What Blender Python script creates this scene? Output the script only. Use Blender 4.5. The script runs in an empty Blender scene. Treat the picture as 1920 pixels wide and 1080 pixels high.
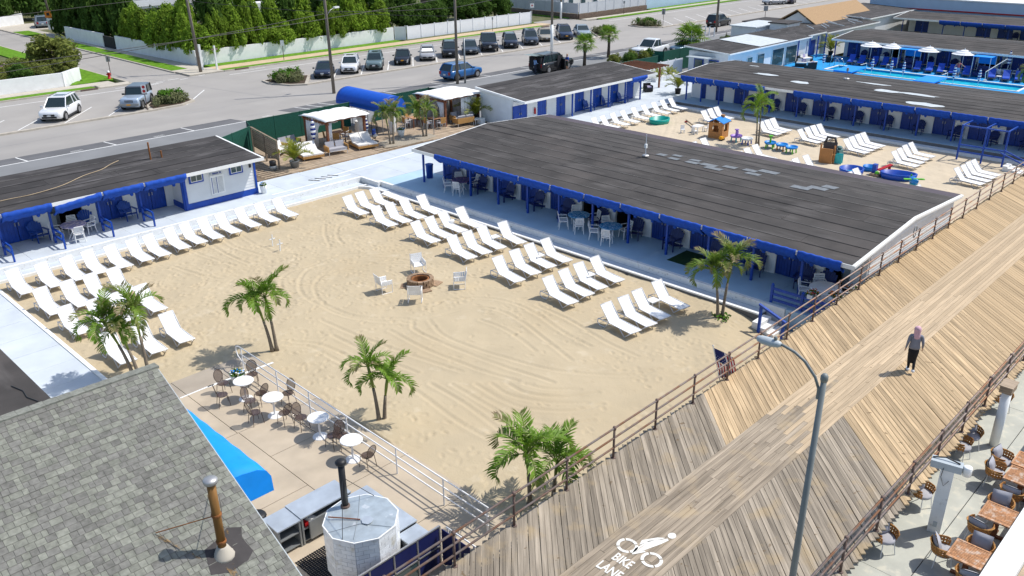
import bpy, math, random
import numpy as np
from mathutils import Vector, Matrix, Euler
random.seed(7); rng = np.random.default_rng(5)
R = math.radians
SC = bpy.context.scene
COL = SC.collection
# ---------------------------------------------------------------- camera
cam = bpy.data.cameras.new('camera')
camo = bpy.data.objects.new('camera', cam); COL.objects.link(camo)
cam.sensor_width = 36.0; cam.lens = 36.0 * 1592.96 / 1920.0
cam.clip_end = 3000; cam.clip_start = 0.1
_m = Matrix(((0.69715405, 0.29400235, -0.65386455), (-0.71687544, 0.27555562, -0.64043634), (-0.00811374, 0.91522223, 0.40286777)))
camo.matrix_world = Matrix.Translation((0, 0, 15.5)) @ _m.to_4x4()
SC.camera = camo
# ---------------------------------------------------------------- sky, sun, exposure
SUN_EL, SUN_AZ = 56.0, -30.0            # azimuth of the sun measured from +X towards +Y
w = bpy.data.worlds.new('World'); SC.world = w; w.use_nodes = True
nt = w.node_tree; bg = nt.nodes['Background']
sky = nt.nodes.new('ShaderNodeTexSky'); sky.sky_type = 'NISHITA'; sky.sun_disc = False
sky.sun_elevation = R(SUN_EL); sky.sun_rotation = R(90 - SUN_AZ); sky.air_density = 1.0; sky.dust_density = 1.2
nt.links.new(sky.outputs[0], bg.inputs[0]); bg.inputs[1].default_value = 0.15
sl = bpy.data.lights.new('sun', 'SUN'); sl.energy = 4.0; sl.angle = R(0.53); sl.color = (1.0, 0.955, 0.88)
so = bpy.data.objects.new('sun', sl); COL.objects.link(so)
_d = Vector((math.cos(R(SUN_EL)) * math.cos(R(SUN_AZ)), math.cos(R(SUN_EL)) * math.sin(R(SUN_AZ)), math.sin(R(SUN_EL))))
so.rotation_euler = (-_d).to_track_quat('-Z', 'Y').to_euler(); so.location = _d * 60
vs = SC.view_settings; vs.view_transform = 'Standard'; vs.look = 'None'; vs.gamma = 1.0; vs.exposure = 0.17
try: vs.use_curve_mapping = False
except Exception: pass

# ---------------------------------------------------------------- mesh builder
class MB:
    def __init__(s): s.v = []; s.f = []; s.m = []
    def add(s, vs, fs, m=0):
        b = len(s.v); s.v.extend([tuple(p) for p in vs])
        for q in fs: s.f.append(tuple(i + b for i in q)); s.m.append(m)
        return s
    def box(s, x0, x1, y0, y1, z0, z1, m=0):
        return s.add([(x0,y0,z0),(x1,y0,z0),(x1,y1,z0),(x0,y1,z0),(x0,y0,z1),(x1,y0,z1),(x1,y1,z1),(x0,y1,z1)],
              [(3,2,1,0),(4,5,6,7),(0,1,5,4),(1,2,6,5),(2,3,7,6),(3,0,4,7)], m)
    def hexa(s, p, m=0):      # 8 corners: bottom ring then top ring
        return s.add(p, [(3,2,1,0),(4,5,6,7),(0,1,5,4),(1,2,6,5),(2,3,7,6),(3,0,4,7)], m)
    def ob(s, c, size, rot=(0,0,0), m=0):
        M = Euler(rot).to_matrix(); h = [a / 2 for a in size]; c = Vector(c)
        P = [c + M @ Vector((sx*h[0], sy*h[1], sz*h[2])) for sz in (-1,1) for sx, sy in ((-1,-1),(1,-1),(1,1),(-1,1))]
        return s.hexa(P, m)
    def tube(s, pts, r, n=6, m=0, caps=True, r1=None):
        pts = [Vector(p) for p in pts]; k = len(pts); rr = r if isinstance(r, (list, tuple)) else ([r] * k if r1 is None else [r + (r1 - r) * i / (k - 1) for i in range(k)])
        vs = []; up = None
        for i, p in enumerate(pts):
            t = (pts[min(i+1,k-1)] - pts[max(i-1,0)]).normalized()
            if up is None:
                up = Vector((0,0,1)) if abs(t.z) < .9 else Vector((1,0,0))
            a = t.cross(up).normalized(); b = a.cross(t).normalized(); up = b
            for j in range(n):
                an = 2*math.pi*j/n; vs.append(p + (a*math.cos(an) + b*math.sin(an)) * rr[i])
        fs = []
        for i in range(k-1):
            for j in range(n):
                fs.append((i*n+j, i*n+(j+1)%n, (i+1)*n+(j+1)%n, (i+1)*n+j))
        if caps: fs.append(tuple(range(n-1,-1,-1))); fs.append(tuple((k-1)*n + j for j in range(n)))
        return s.add(vs, fs, m)
    def lathe(s, prof, n=12, c=(0,0,0), m=0, sx=1.0, sy=1.0):
        vs = [(c[0]+r*sx*math.cos(2*math.pi*j/n), c[1]+r*sy*math.sin(2*math.pi*j/n), c[2]+z) for r, z in prof for j in range(n)]
        fs = [(i*n+j, i*n+(j+1)%n, (i+1)*n+(j+1)%n, (i+1)*n+j) for i in range(len(prof)-1) for j in range(n)]
        fs.append(tuple(range(n-1,-1,-1))); fs.append(tuple((len(prof)-1)*n + j for j in range(n)))
        return s.add(vs, fs, m)
    def prism(s, poly, z0, z1, m=0):
        n = len(poly)
        return s.add([(x,y,z0) for x,y in poly] + [(x,y,z1) for x,y in poly],
                     [tuple(range(n-1,-1,-1)), tuple(range(n,2*n))] + [(i,(i+1)%n,n+(i+1)%n,n+i) for i in range(n)], m)
    def sweep(s, prof, path, m=0):  # prof: list of 3D offsets per station already; path: list of rings
        n = len(path[0]); vs = [p for r in path for p in r]
        fs = [(i*n+j, i*n+(j+1)%n, (i+1)*n+(j+1)%n, (i+1)*n+j) for i in range(len(path)-1) for j in range(n)]
        fs.append(tuple(range(n-1,-1,-1))); fs.append(tuple((len(path)-1)*n+j for j in range(n)))
        return s.add(vs, fs, m)
    def mesh(s, name, mats, smooth=False, off=None):
        me = bpy.data.meshes.new(name)
        v = s.v if off is None else [(p[0]-off[0], p[1]-off[1], p[2]-off[2]) for p in s.v]
        me.from_pydata(v, [], s.f)
        if not isinstance(mats, (list, tuple)): mats = [mats]
        for a in mats: me.materials.append(a)
        if len(mats) > 1: me.polygons.foreach_set('material_index', s.m)
        if smooth: me.polygons.foreach_set('use_smooth', [True] * len(s.f))
        me.update(); return me
    def build(s, name, mats, parent=None, smooth=False, world=False):
        off = None
        if world and parent is not None:
            off = Vector((0,0,0)); p = parent
            while p is not None: off = off + p.location; p = p.parent
        o = bpy.data.objects.new(name, s.mesh(name, mats, smooth, off)); COL.objects.link(o)
        if parent is not None: o.parent = parent
        return o
def link(name, me, parent=None, loc=(0,0,0), rot=(0,0,0), scale=None):
    o = bpy.data.objects.new(name, me); COL.objects.link(o); o.location = loc; o.rotation_euler = rot
    if scale is not None: o.scale = scale
    if parent is not None: o.parent = parent
    return o
def tag(o, label=None, cat=None, group=None, kind=None):
    if label: o['label'] = label
    if cat: o['category'] = cat
    if group: o['group'] = group
    if kind: o['kind'] = kind
    return o
def thing(name, label, cat, loc=(0,0,0), rz=0.0, group=None, scale=None):
    o = bpy.data.objects.new(name, None); COL.objects.link(o); o.empty_display_size = .2
    o.location = loc; o.rotation_euler = (0,0,rz)
    if scale: o.scale = (scale,)*3 if not isinstance(scale, tuple) else scale
    return tag(o, label, cat, group)
def struct(name, mb, mats, parent=None, smooth=False):
    o = mb.build(name, mats, parent, smooth); o['kind'] = 'structure'; return o
PROTO = {}
KIDS = {}
def kids(o):
    return [c for c in COL.objects if c.parent == o]
def tree_of(root):                     # (object, children...) cached so that the copy loop stays quick
    if root.name not in KIDS: KIDS[root.name] = [(c, kids(c)) for c in kids(root)]
    return KIDS[root.name]
def place(key, builder, loc, rz, label, cat, group=None, scale=None, name=None):
    """first call builds the kind, later calls copy it and each of its parts"""
    if key not in PROTO:
        r = builder(); PROTO[key] = r; tree_of(r)
    else:
        src = PROTO[key]; r = src.copy(); COL.objects.link(r)
        for c, gs in tree_of(src):
            k = c.copy(); COL.objects.link(k); k.parent = r
            for g_ in gs:
                q = g_.copy(); COL.objects.link(q); q.parent = k
    r.location = loc; r.rotation_euler = (0,0,rz)
    if scale: r.scale = (scale,)*3
    for kk in ('group',):
        if kk in r: del r[kk]
    return tag(r, label, cat, group)
ORD = ['first','second','third','fourth','fifth','sixth','seventh','eighth','ninth','tenth','eleventh','twelfth','thirteenth','fourteenth','fifteenth','sixteenth','seventeenth','eighteenth','nineteenth','twentieth','twenty-first','twenty-second','twenty-third','twenty-fourth']

# ---------------------------------------------------------------- materials
def srgb(h):
    h = h.lstrip('#'); c = [int(h[i:i+2],16)/255 for i in (0,2,4)]
    return tuple(x/12.92 if x <= .04045 else ((x+.055)/1.055)**2.4 for x in c)
def mat(name, col, rough=.6, var=.12, vs=3.0, bump=0.0, bs=30.0, metal=0.0, co='pos', rnd=0.0, col2=None, stretch=None, spec=.4, alpha=None, trans=0.0, det=3, coat=0.0, sss=None):
    m = bpy.data.materials.new(name); m.use_nodes = True; t = m.node_tree; N = t.nodes; L = t.links
    b = N['Principled BSDF']; b.inputs['Roughness'].default_value = rough; b.inputs['Metallic'].default_value = metal
    b.inputs['Specular IOR Level'].default_value = spec
    if coat: b.inputs['Coat Weight'].default_value = coat; b.inputs['Coat Roughness'].default_value = .05
    if trans: b.inputs['Transmission Weight'].default_value = trans
    if alpha is not None: b.inputs['Alpha'].default_value = alpha
    if co == 'pos': src = N.new('ShaderNodeNewGeometry').outputs['Position']
    else: src = N.new('ShaderNodeTexCoord').outputs['Object']
    oi = N.new('ShaderNodeObjectInfo')
    if co == 'obj':
        ad = N.new('ShaderNodeVectorMath'); ad.operation = 'ADD'; sc_ = N.new('ShaderNodeMath'); sc_.operation = 'MULTIPLY'; sc_.inputs[1].default_value = 57.0
        L.new(oi.outputs['Random'], sc_.inputs[0]); L.new(src, ad.inputs[0]); L.new(sc_.outputs[0], ad.inputs[1]); src = ad.outputs[0]
    if stretch:
        mp = N.new('ShaderNodeVectorMath'); mp.operation = 'MULTIPLY'; mp.inputs[1].default_value = stretch; L.new(src, mp.inputs[0]); src = mp.outputs[0]
    no = N.new('ShaderNodeTexNoise'); no.inputs['Scale'].default_value = vs; no.inputs['Detail'].default_value = det; L.new(src, no.inputs['Vector'])
    rp = N.new('ShaderNodeValToRGB'); rp.color_ramp.elements[0].position = .3; rp.color_ramp.elements[1].position = .7
    lo = tuple(c*(1-var) for c in col) if col2 is None else col2
    hi = tuple(min(1,c*(1+var)) for c in col)
    rp.color_ramp.elements[0].color = (*lo,1); rp.color_ramp.elements[1].color = (*hi,1)
    L.new(no.outputs['Fac'], rp.inputs['Fac']); out = rp.outputs['Color']
    if rnd:
        mr = N.new('ShaderNodeMapRange'); mr.inputs['To Min'].default_value = 1-rnd; mr.inputs['To Max'].default_value = 1+rnd
        L.new(oi.outputs['Random'], mr.inputs['Value'])
        hs = N.new('ShaderNodeHueSaturation'); L.new(out, hs.inputs['Color']); L.new(mr.outputs[0], hs.inputs['Value']); out = hs.outputs['Color']
    L.new(out, b.inputs['Base Color'])
    if bump:
        n2 = N.new('ShaderNodeTexNoise'); n2.inputs['Scale'].default_value = bs; n2.inputs['Detail'].default_value = 4; L.new(src, n2.inputs['Vector'])
        bp = N.new('ShaderNodeBump'); bp.inputs['Strength'].default_value = bump; bp.inputs['Distance'].default_value = .02
        L.new(n2.outputs['Fac'], bp.inputs['Height']); L.new(bp.outputs[0], b.inputs['Normal'])
    m['rp'] = rp.name
    return m
def overlay(m, col, scale, lo, hi, amount=1.0, detail=4, stretch=None, seed=0.0):
    """lay a second colour over a material in noise-shaped stains"""
    t = m.node_tree; N = t.nodes; L = t.links; b = N['Principled BSDF']; old = b.inputs['Base Color'].links[0].from_socket
    g_ = N.new('ShaderNodeNewGeometry').outputs['Position']
    mp = N.new('ShaderNodeVectorMath'); mp.operation = 'MULTIPLY_ADD'; mp.inputs[1].default_value = stretch or (1,1,1); mp.inputs[2].default_value = (seed,seed*1.7,seed*.3); L.new(g_, mp.inputs[0])
    n = N.new('ShaderNodeTexNoise'); n.inputs['Scale'].default_value = scale; n.inputs['Detail'].default_value = detail; L.new(mp.outputs[0], n.inputs['Vector'])
    mr = N.new('ShaderNodeMapRange'); mr.inputs['From Min'].default_value = lo; mr.inputs['From Max'].default_value = hi; mr.inputs['To Max'].default_value = amount; L.new(n.outputs['Fac'], mr.inputs['Value'])
    mx = N.new('ShaderNodeMix'); mx.data_type = 'RGBA'; L.new(mr.outputs[0], mx.inputs['Factor']); L.new(old, mx.inputs['A']); mx.inputs['B'].default_value = (*col,1)
    L.new(mx.outputs['Result'], b.inputs['Base Color']); return m
MT = {}
MT['sand'] = mat('sand', (.47,.39,.265), .95, .06, .6, bump=.5, bs=16, spec=.1, det=6)
overlay(MT['sand'], (.43,.345,.222), .3, .5, .75, .7, 5)
overlay(MT['sand'], (.38,.30,.195), 3.2, .62, .74, .35, 7)
overlay(MT['sand'], (.56,.48,.35), 1.7, .60, .75, .5, 6, seed=5)
MT['sand2'] = mat('sand_pale', (.54,.46,.345), .95, .06, .8, bump=.6, bs=9, spec=.1, det=6)
MT['conc'] = mat('painted_concrete', (.50,.55,.60), .8, .08, .9, bump=.08, bs=40, det=6)
overlay(MT['conc'], (.56,.60,.64), 1.1, .5, .75, .5)
overlay(MT['conc'], (.38,.40,.42), .8, .58, .8, .45, 8, stretch=(1,.5,1), seed=2)
MT['concA'] = mat('patio_paint_with_blue_shade', (.385,.54,.66), .75, .07, .8, bump=.06, bs=40, det=6)  # pale grey-blue paint, with the blue of the porch shade put into its colour
overlay(MT['concA'], (.46,.58,.67), 1.1, .58, .75, .6)
MT['joint'] = mat('joint_dark', (.14,.14,.14), .9)
MT['white'] = mat('white_paint', (.80,.81,.80), .55, .05, 2.0, bump=.03, bs=30)
MT['whiteworn'] = mat('worn_white_paint', (.78,.79,.78), .7, .06, 3.0, bump=.2, bs=25)
overlay(MT['whiteworn'], (.42,.40,.37), 7.0, .6, .72, .6, 6)
MT['tanconc'] = mat('tan_concrete', (.46,.385,.29), .85, .1, 1.2, bump=.08, bs=60, det=7)
overlay(MT['tanconc'], (.34,.29,.22), .7, .55, .75, .55, 6)
MT['tanconc2'] = mat('tan_concrete_dark', (.36,.31,.25), .85, .1, 1.2, bump=.08, bs=60, det=7)
MT['blue'] = mat('royal_blue_paint', (.006,.058,.35), .45, .14, 3.0, bump=.04, bs=20)
MT['navy'] = mat('navy_door_paint', (.007,.042,.25), .45, .16, 4.0)
MT['navychair'] = mat('navy_plastic', (.006,.02,.13), .4, .08, 4.0)
MT['bluechair'] = mat('blue_plastic', (.008,.058,.30), .4, .08, 4.0)
MT['fabric'] = mat('royal_blue_canvas', (.006,.066,.40), .8, .14, 6.0, bump=.25, bs=9)
MT['cyanfab'] = mat('sky_blue_canvas', (.0,.26,.80), .7, .06, 3.0)
MT['roof'] = mat('rolled_asphalt_roofing', (.051,.046,.043), .9, .2, .9, bump=.25, bs=50, det=7, co='pos', rnd=.17)
overlay(MT['roof'], (.13,.12,.115), 1.6, .54, .78, .7, 8, stretch=(1,.25,1))
overlay(MT['roof'], (.095,.082,.075), .35, .5, .7, .6, 6, seed=4)
MT['roofY'] = mat('rolled_asphalt_roofing_b', (.044,.040,.039), .9, .22, .9, bump=.25, bs=50, det=7, rnd=.22)
overlay(MT['roofY'], (.15,.14,.14), 1.6, .55, .78, .8, 8, stretch=(.25,1,1))
MT['roofpurple'] = mat('rolled_roofing_purplish', (.085,.070,.085), .9, .1, 1.5, bump=.15, bs=40)
MT['patch'] = mat('grey_roof_patch', (.16,.175,.19), .7, .2, 5, bump=.1)
MT['silver'] = mat('silver_roof_coating', (.52,.56,.58), .6, .12, 3)
MT['asphalt'] = mat('weathered_asphalt', (.33,.312,.29), .9, .06, .35, bump=.12, bs=70, det=8)
overlay(MT['asphalt'], (.27,.258,.245), .12, .5, .7, .8, 6, stretch=(.25,1,1))
MT['asphaltdark'] = mat('dark_asphalt', (.13,.13,.135), .9, .12, .6, bump=.12, bs=70, det=8)
MT['asphaltmid'] = mat('grey_asphalt', (.205,.21,.215), .9, .1, .4, bump=.1, bs=70, det=8)
MT['line'] = mat('road_paint', (.72,.72,.70), .7, .12, 6)
MT['curb'] = mat('curb_concrete', (.43,.39,.33), .85, .14, 2.5, bump=.1)
MT['walk'] = mat('sidewalk_concrete', (.47,.43,.36), .85, .1, 1.5, bump=.06)
MT['walktan'] = mat('sidewalk_tan', (.52,.40,.26), .85, .1, 1.5, bump=.06)
MT['grass'] = mat('lawn_grass', (.11,.235,.018), .9, .3, 2.5, bump=.6, bs=25, det=7, spec=.1)
MT['dirt'] = mat('ground_soil', (.11,.115,.05), .95, .3, .5, bump=.3, det=6)
MT['wood_tan'] = mat('new_deck_wood', (.455,.335,.20), .75, .28, 1.0, bump=.2, bs=8, co='obj', rnd=.21, stretch=(.8,14,14), det=6, spec=.2)
MT['wood_grey'] = mat('weathered_deck_wood', (.285,.242,.188), .85, .36, 1.0, bump=.3, bs=8, co='obj', rnd=.26, stretch=(.7,13,13), det=7, spec=.15)
MT['wood_lane'] = mat('new_lane_wood', (.48,.37,.245), .75, .2, 1.0, bump=.15, bs=8, co='obj', rnd=.13, stretch=(.8,14,14), det=6, spec=.2)
MT['wood_lanegrey'] = mat('weathered_lane_wood', (.315,.26,.196), .85, .32, 1.0, bump=.25, bs=8, co='obj', rnd=.16, stretch=(.7,13,13), det=7, spec=.15)
for k, dk in (('wood_grey',(.40,.30,.17)),('wood_lanegrey',(.47,.36,.22))):
    overlay(MT[k], dk, 1.3, .55, .7, .55, 4, stretch=(1,1,1), seed=3)
for k in ('wood_tan','wood_grey','wood_lane','wood_lanegrey'):
    overlay(MT[k], (.16,.11,.06), 5.0, .705, .75, .75, 2)
MT['wood_under'] = mat('timber_under', (.16,.12,.08), .9, .2)
MT['rustpipe'] = mat('rusty_galvanised_pipe', (.30,.24,.21), .6, .2, 3.0, metal=.3, bump=.1)
overlay(MT['rustpipe'], (.33,.15,.07), 1.6, .45, .62, .9, 5)
MT['rustpost'] = mat('rusty_post', (.14,.095,.08), .7, .3, 6.0, metal=.2)
MT['galv'] = mat('galvanised_pipe', (.42,.42,.42), .45, .15, 3, metal=.6)
MT['whitemetal'] = mat('white_coated_metal', (.80,.80,.80), .35, .03, 4)
MT['sling'] = mat('white_sling_fabric', (.86,.86,.85), .7, .03, 5)
MT['frame'] = mat('lounger_frame', (.72,.73,.75), .35, .04, 4)
MT['whiteplastic'] = mat('white_plastic', (.80,.80,.79), .4, .04, 5)
MT['wall'] = mat('white_stucco', (.76,.77,.77), .8, .05, 1.5, bump=.12, bs=18)
overlay(MT['wall'], (.60,.59,.55), 1.0, .58, .75, .4)
MT['siding'] = mat('white_siding', (.72,.735,.74), .5, .04, 1.5)
MT['vinyl'] = mat('vinyl_fence', (.78,.80,.84), .4, .03, 1.5)
MT['vinylgrey'] = mat('vinyl_fence_grey', (.50,.52,.56), .45, .05, 1.5)
MT['brick'] = mat('brown_block', (.17,.12,.09), .9, .3, 6, bump=.3)
MT['greenscreen'] = mat('green_mesh_screen', (.006,.075,.052), .9, .25, 14, bump=.4, bs=30)
MT['greenpole'] = mat('green_pole', (.01,.09,.06), .6)
MT['leaf'] = mat('conifer_leaf', (.20,.31,.032), .8, .28, 1.3, co='pos', rnd=.18, spec=.15, det=4)
MT['leafd'] = mat('conifer_leaf_dark', (.085,.155,.03), .85, .35, 1.3, co='pos', rnd=.18, spec=.1, det=4)
MT['leafy'] = mat('shrub_leaf_olive', (.21,.24,.06), .8, .3, 2, co='pos', spec=.15)
MT['leafgrey'] = mat('shrub_leaf_grey_green', (.20,.215,.105), .85, .3, 2.5, spec=.1)
MT['leafbright'] = mat('bright_leaf', (.09,.21,.02), .8, .3, 3, spec=.2)
MT['bark'] = mat('bark', (.10,.075,.055), .95, .3, 4, bump=.4, bs=12)
MT['trunkgrey'] = mat('palm_trunk_grey', (.20,.165,.125), .9, .25, 3, co='obj', stretch=(2,2,14), bump=.5, bs=2)
MT['trunkgreen'] = mat('palm_crownshaft', (.15,.20,.03), .5, .2, 3, co='obj')
MT['polewood'] = mat('weathered_pole_wood', (.18,.155,.13), .9, .2, 2, stretch=(6,6,.6), bump=.3)
MT['canopyblue'] = mat('azure_canopy', (.003,.085,.50), .6, .06, 3)
MT['seam'] = mat('dusty_roof_seam', (.125,.12,.115), .9, .5, 3, stretch=(1,.3,1))
MT['seamdark'] = mat('tar_roof_seam', (.022,.021,.022), .85, .3, 3)
MT['black'] = mat('black_plastic', (.015,.015,.017), .5, .1)
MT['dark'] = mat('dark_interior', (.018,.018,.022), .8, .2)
MT['wire'] = mat('black_wire', (.03,.03,.03), .6)
MT['grey'] = mat('grey_metal', (.28,.30,.31), .45, .08, 3, metal=.5)
MT['lamp'] = mat('lamp_post_paint', (.19,.21,.21), .5, .08, 3, metal=.1)
MT['lampgrey'] = mat('lamp_head_grey', (.42,.47,.50), .45, .06, 3)
MT['steel'] = mat('brushed_steel', (.48,.53,.58), .35, .12, 2.5, metal=.35)
MT['zinc'] = mat('zinc_sheet', (.47,.53,.56), .45, .16, 4, metal=.5, det=6)
overlay(MT['zinc'], (.75,.77,.78), 3.5, .62, .68, .7, 6)
MT['marble'] = mat('marble_tile', (.80,.82,.83), .3, .08, 5, rnd=.08, det=6)
overlay(MT['marble'], (.48,.42,.27), 2.6, .60, .72, .6, 5)
MT['navypanel'] = mat('navy_panel', (.010,.016,.10), .6, .08)
MT['ghost'] = mat('smoked_acrylic', (.085,.055,.048), .08, .05, 3, spec=.6, alpha=.72)
MT['rattan'] = mat('orange_brown_rope', (.44,.20,.055), .75, .25, 18, bump=.5, bs=30, co='obj')
MT['rattantan'] = mat('honey_wicker', (.46,.25,.08), .75, .22, 20, bump=.4, bs=40, co='obj')
MT['cushion'] = mat('grey_cushion', (.36,.36,.39), .9, .07, 5, bump=.1, bs=12, co='obj')
MT['cushionlight'] = mat('pale_cushion', (.72,.71,.69), .9, .05, 5, bump=.1, bs=12, co='obj')
MT['teak'] = mat('orange_teak', (.44,.215,.095), .6, .3, 3, stretch=(2,9,2), co='obj', rnd=.2)
overlay(MT['teak'], (.62,.50,.40), 6, .52, .66, .8, 5)
MT['redwood'] = mat('stained_pergola_timber', (.20,.075,.035), .7, .2, 3, bump=.1)
MT['greywood'] = mat('weathered_screen_wood', (.24,.185,.13), .85, .25, 2, stretch=(2,2,12), rnd=.12, bump=.2)
MT['deckwood'] = mat('weathered_deck_boards', (.36,.28,.20), .85, .25, 1.2, stretch=(9,1,1), rnd=.2, bump=.2)
MT['floorR'] = mat('worn_grey_green_floor', (.44,.45,.40), .75, .10, 1.5, bump=.12, bs=20, det=7)
overlay(MT['floorR'], (.56,.54,.45), 3.0, .55, .66, .7, 8)
MT['rust'] = mat('rust', (.26,.10,.03), .85, .3, 6)
MT['rustbrown'] = mat('brown_rusted_flue', (.25,.125,.035), .6, .2, 3, metal=.3, stretch=(3,3,.5))
MT['tar'] = mat('roof_tar', (.05,.045,.045), .8, .2)
MT['shingleA'] = mat('grey_green_shingle', (.215,.22,.188), .95, .22, 9, bump=.4, bs=90, rnd=.13, det=7, spec=.1)
MT['shingleB'] = mat('grey_shingle', (.18,.178,.162), .95, .22, 9, bump=.4, bs=90, rnd=.13, det=7, spec=.1)
MT['ridge'] = mat('ridge_cap_shingle', (.21,.215,.185), .95, .2, 14, bump=.5, bs=70, det=7, rnd=.15)
MT['water'] = mat('pool_water', (.02,.50,.66), .06, .25, 1.6, bump=.25, bs=4, spec=.5, det=4)
MT['pooldeck'] = mat('turquoise_deck_paint', (.0,.27,.62), .7, .08, 1.5)
MT['lounge_blue'] = mat('pool_lounger_blue', (.012,.075,.48), .6, .1)
MT['tyre'] = mat('tyre_rubber', (.018,.018,.018), .8, .1)
MT['rim'] = mat('alloy_rim', (.35,.35,.36), .35, .1, 3, metal=.7)
MT['glass'] = mat('car_glass', (.018,.032,.034), .06, .1, 1, spec=.9)
MT['paneglass'] = mat('window_glass', (.05,.09,.10), .06, .15, 1, spec=.8)
MT['lightlens'] = mat('headlight_lens', (.6,.62,.63), .1, .1, spec=.8)
MT['redlens'] = mat('tail_light_lens', (.35,.01,.01), .2, .1)
MT['plate'] = mat('licence_plate', (.7,.7,.68), .5, .1, 20)
MT['plateorange'] = mat('licence_plate_orange', (.75,.33,.02), .5, .1, 20)
MT['chrome'] = mat('chrome', (.55,.55,.56), .2, .05, metal=.9)
MT['red'] = mat('red_paint', (.45,.012,.015), .45, .1)
MT['orange'] = mat('orange_sign', (.75,.22,.01), .5, .05)
MT['skin'] = mat('skin', (.46,.26,.17), .6, .05)
MT['tanroof'] = mat('tan_shingle_roof', (.36,.235,.125), .9, .2, 12, bump=.3)
MT['skyblue'] = mat('pale_blue_wall', (.42,.55,.70), .7, .04, .8)
MT['turf'] = mat('artificial_turf_mat', (.010,.045,.012), .95, .3, 25, bump=.4)
MT['soil'] = mat('planter_soil', (.06,.04,.025), .95)
MT['burl'] = mat('gravel_bed', (.33,.29,.23), .95, .3, 20, bump=.5)
def dot_cloth():
    m = mat('blue_check_cloth', (.02,.22,.45), .7, .1); return m
MT['cloth'] = dot_cloth()
overlay(MT['cloth'], (.35,.55,.68), 9, .5, .56, .8, 1)
MT['clothpurple'] = mat('patterned_cloth', (.33,.30,.48), .7, .2, 5); overlay(MT['clothpurple'], (.75,.62,.60), 6, .5, .6, .9, 4)
MT['clothnavy'] = mat('navy_patterned_cloth', (.03,.03,.14), .7, .2, 5); overlay(MT['clothnavy'], (.25,.12,.22), 9, .5, .6, .9, 4)

def board_field(name, col, cell, mode, var, grain):
    """one sheet of many boards: colour per board from the board's own number"""
    m = mat(name, col, .8, .2, 1.0, spec=.15); t = m.node_tree; N = t.nodes; L = t.links; b = N['Principled BSDF']
    g_ = N.new('ShaderNodeNewGeometry').outputs['Position']; sp = N.new('ShaderNodeSeparateXYZ'); L.new(g_, sp.inputs[0])
    def mth(op, a, b_=None):
        n = N.new('ShaderNodeMath'); n.operation = op
        for i, q in enumerate((a, b_)):
            if q is None: continue
            if isinstance(q, (int, float)): n.inputs[i].default_value = q
            else: L.new(q, n.inputs[i])
        return n.outputs[0]
    if mode == 'diag': ac = mth('SUBTRACT', sp.outputs[0], sp.outputs[1]); al = mth('ADD', sp.outputs[0], sp.outputs[1])
    else: ac = sp.outputs[1]; al = sp.outputs[0]
    idx = mth('FLOOR', mth('DIVIDE', ac, cell))
    wn = N.new('ShaderNodeTexWhiteNoise'); wn.noise_dimensions = '1D'; L.new(idx, wn.inputs['W'])
    cb = N.new('ShaderNodeCombineXYZ'); L.new(mth('MULTIPLY', al, .6), cb.inputs[0]); L.new(mth('MULTIPLY', ac, grain), cb.inputs[1]); L.new(mth('MULTIPLY', idx, 3.7), cb.inputs[2])
    no = N.new('ShaderNodeTexNoise'); no.inputs['Scale'].default_value = 1.0; no.inputs['Detail'].default_value = 6; L.new(cb.outputs[0], no.inputs['Vector'])
    v = mth('ADD', mth('MULTIPLY', wn.outputs[0], var*2), mth('ADD', mth('MULTIPLY', no.outputs['Fac'], .5), 1-var-.25))
    hs = N.new('ShaderNodeHueSaturation'); hs.inputs['Color'].default_value = (*col, 1); L.new(v, hs.inputs['Value']); L.new(hs.outputs[0], b.inputs['Base Color'])
    MT[name] = m
board_field('field_tan', (.455,.335,.20), .2, 'diag', .17, 12); board_field('field_grey', (.285,.242,.188), .2, 'diag', .2, 12); board_field('field_lane', (.48,.37,.245), .1443, 'x', .14, 12)
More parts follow.
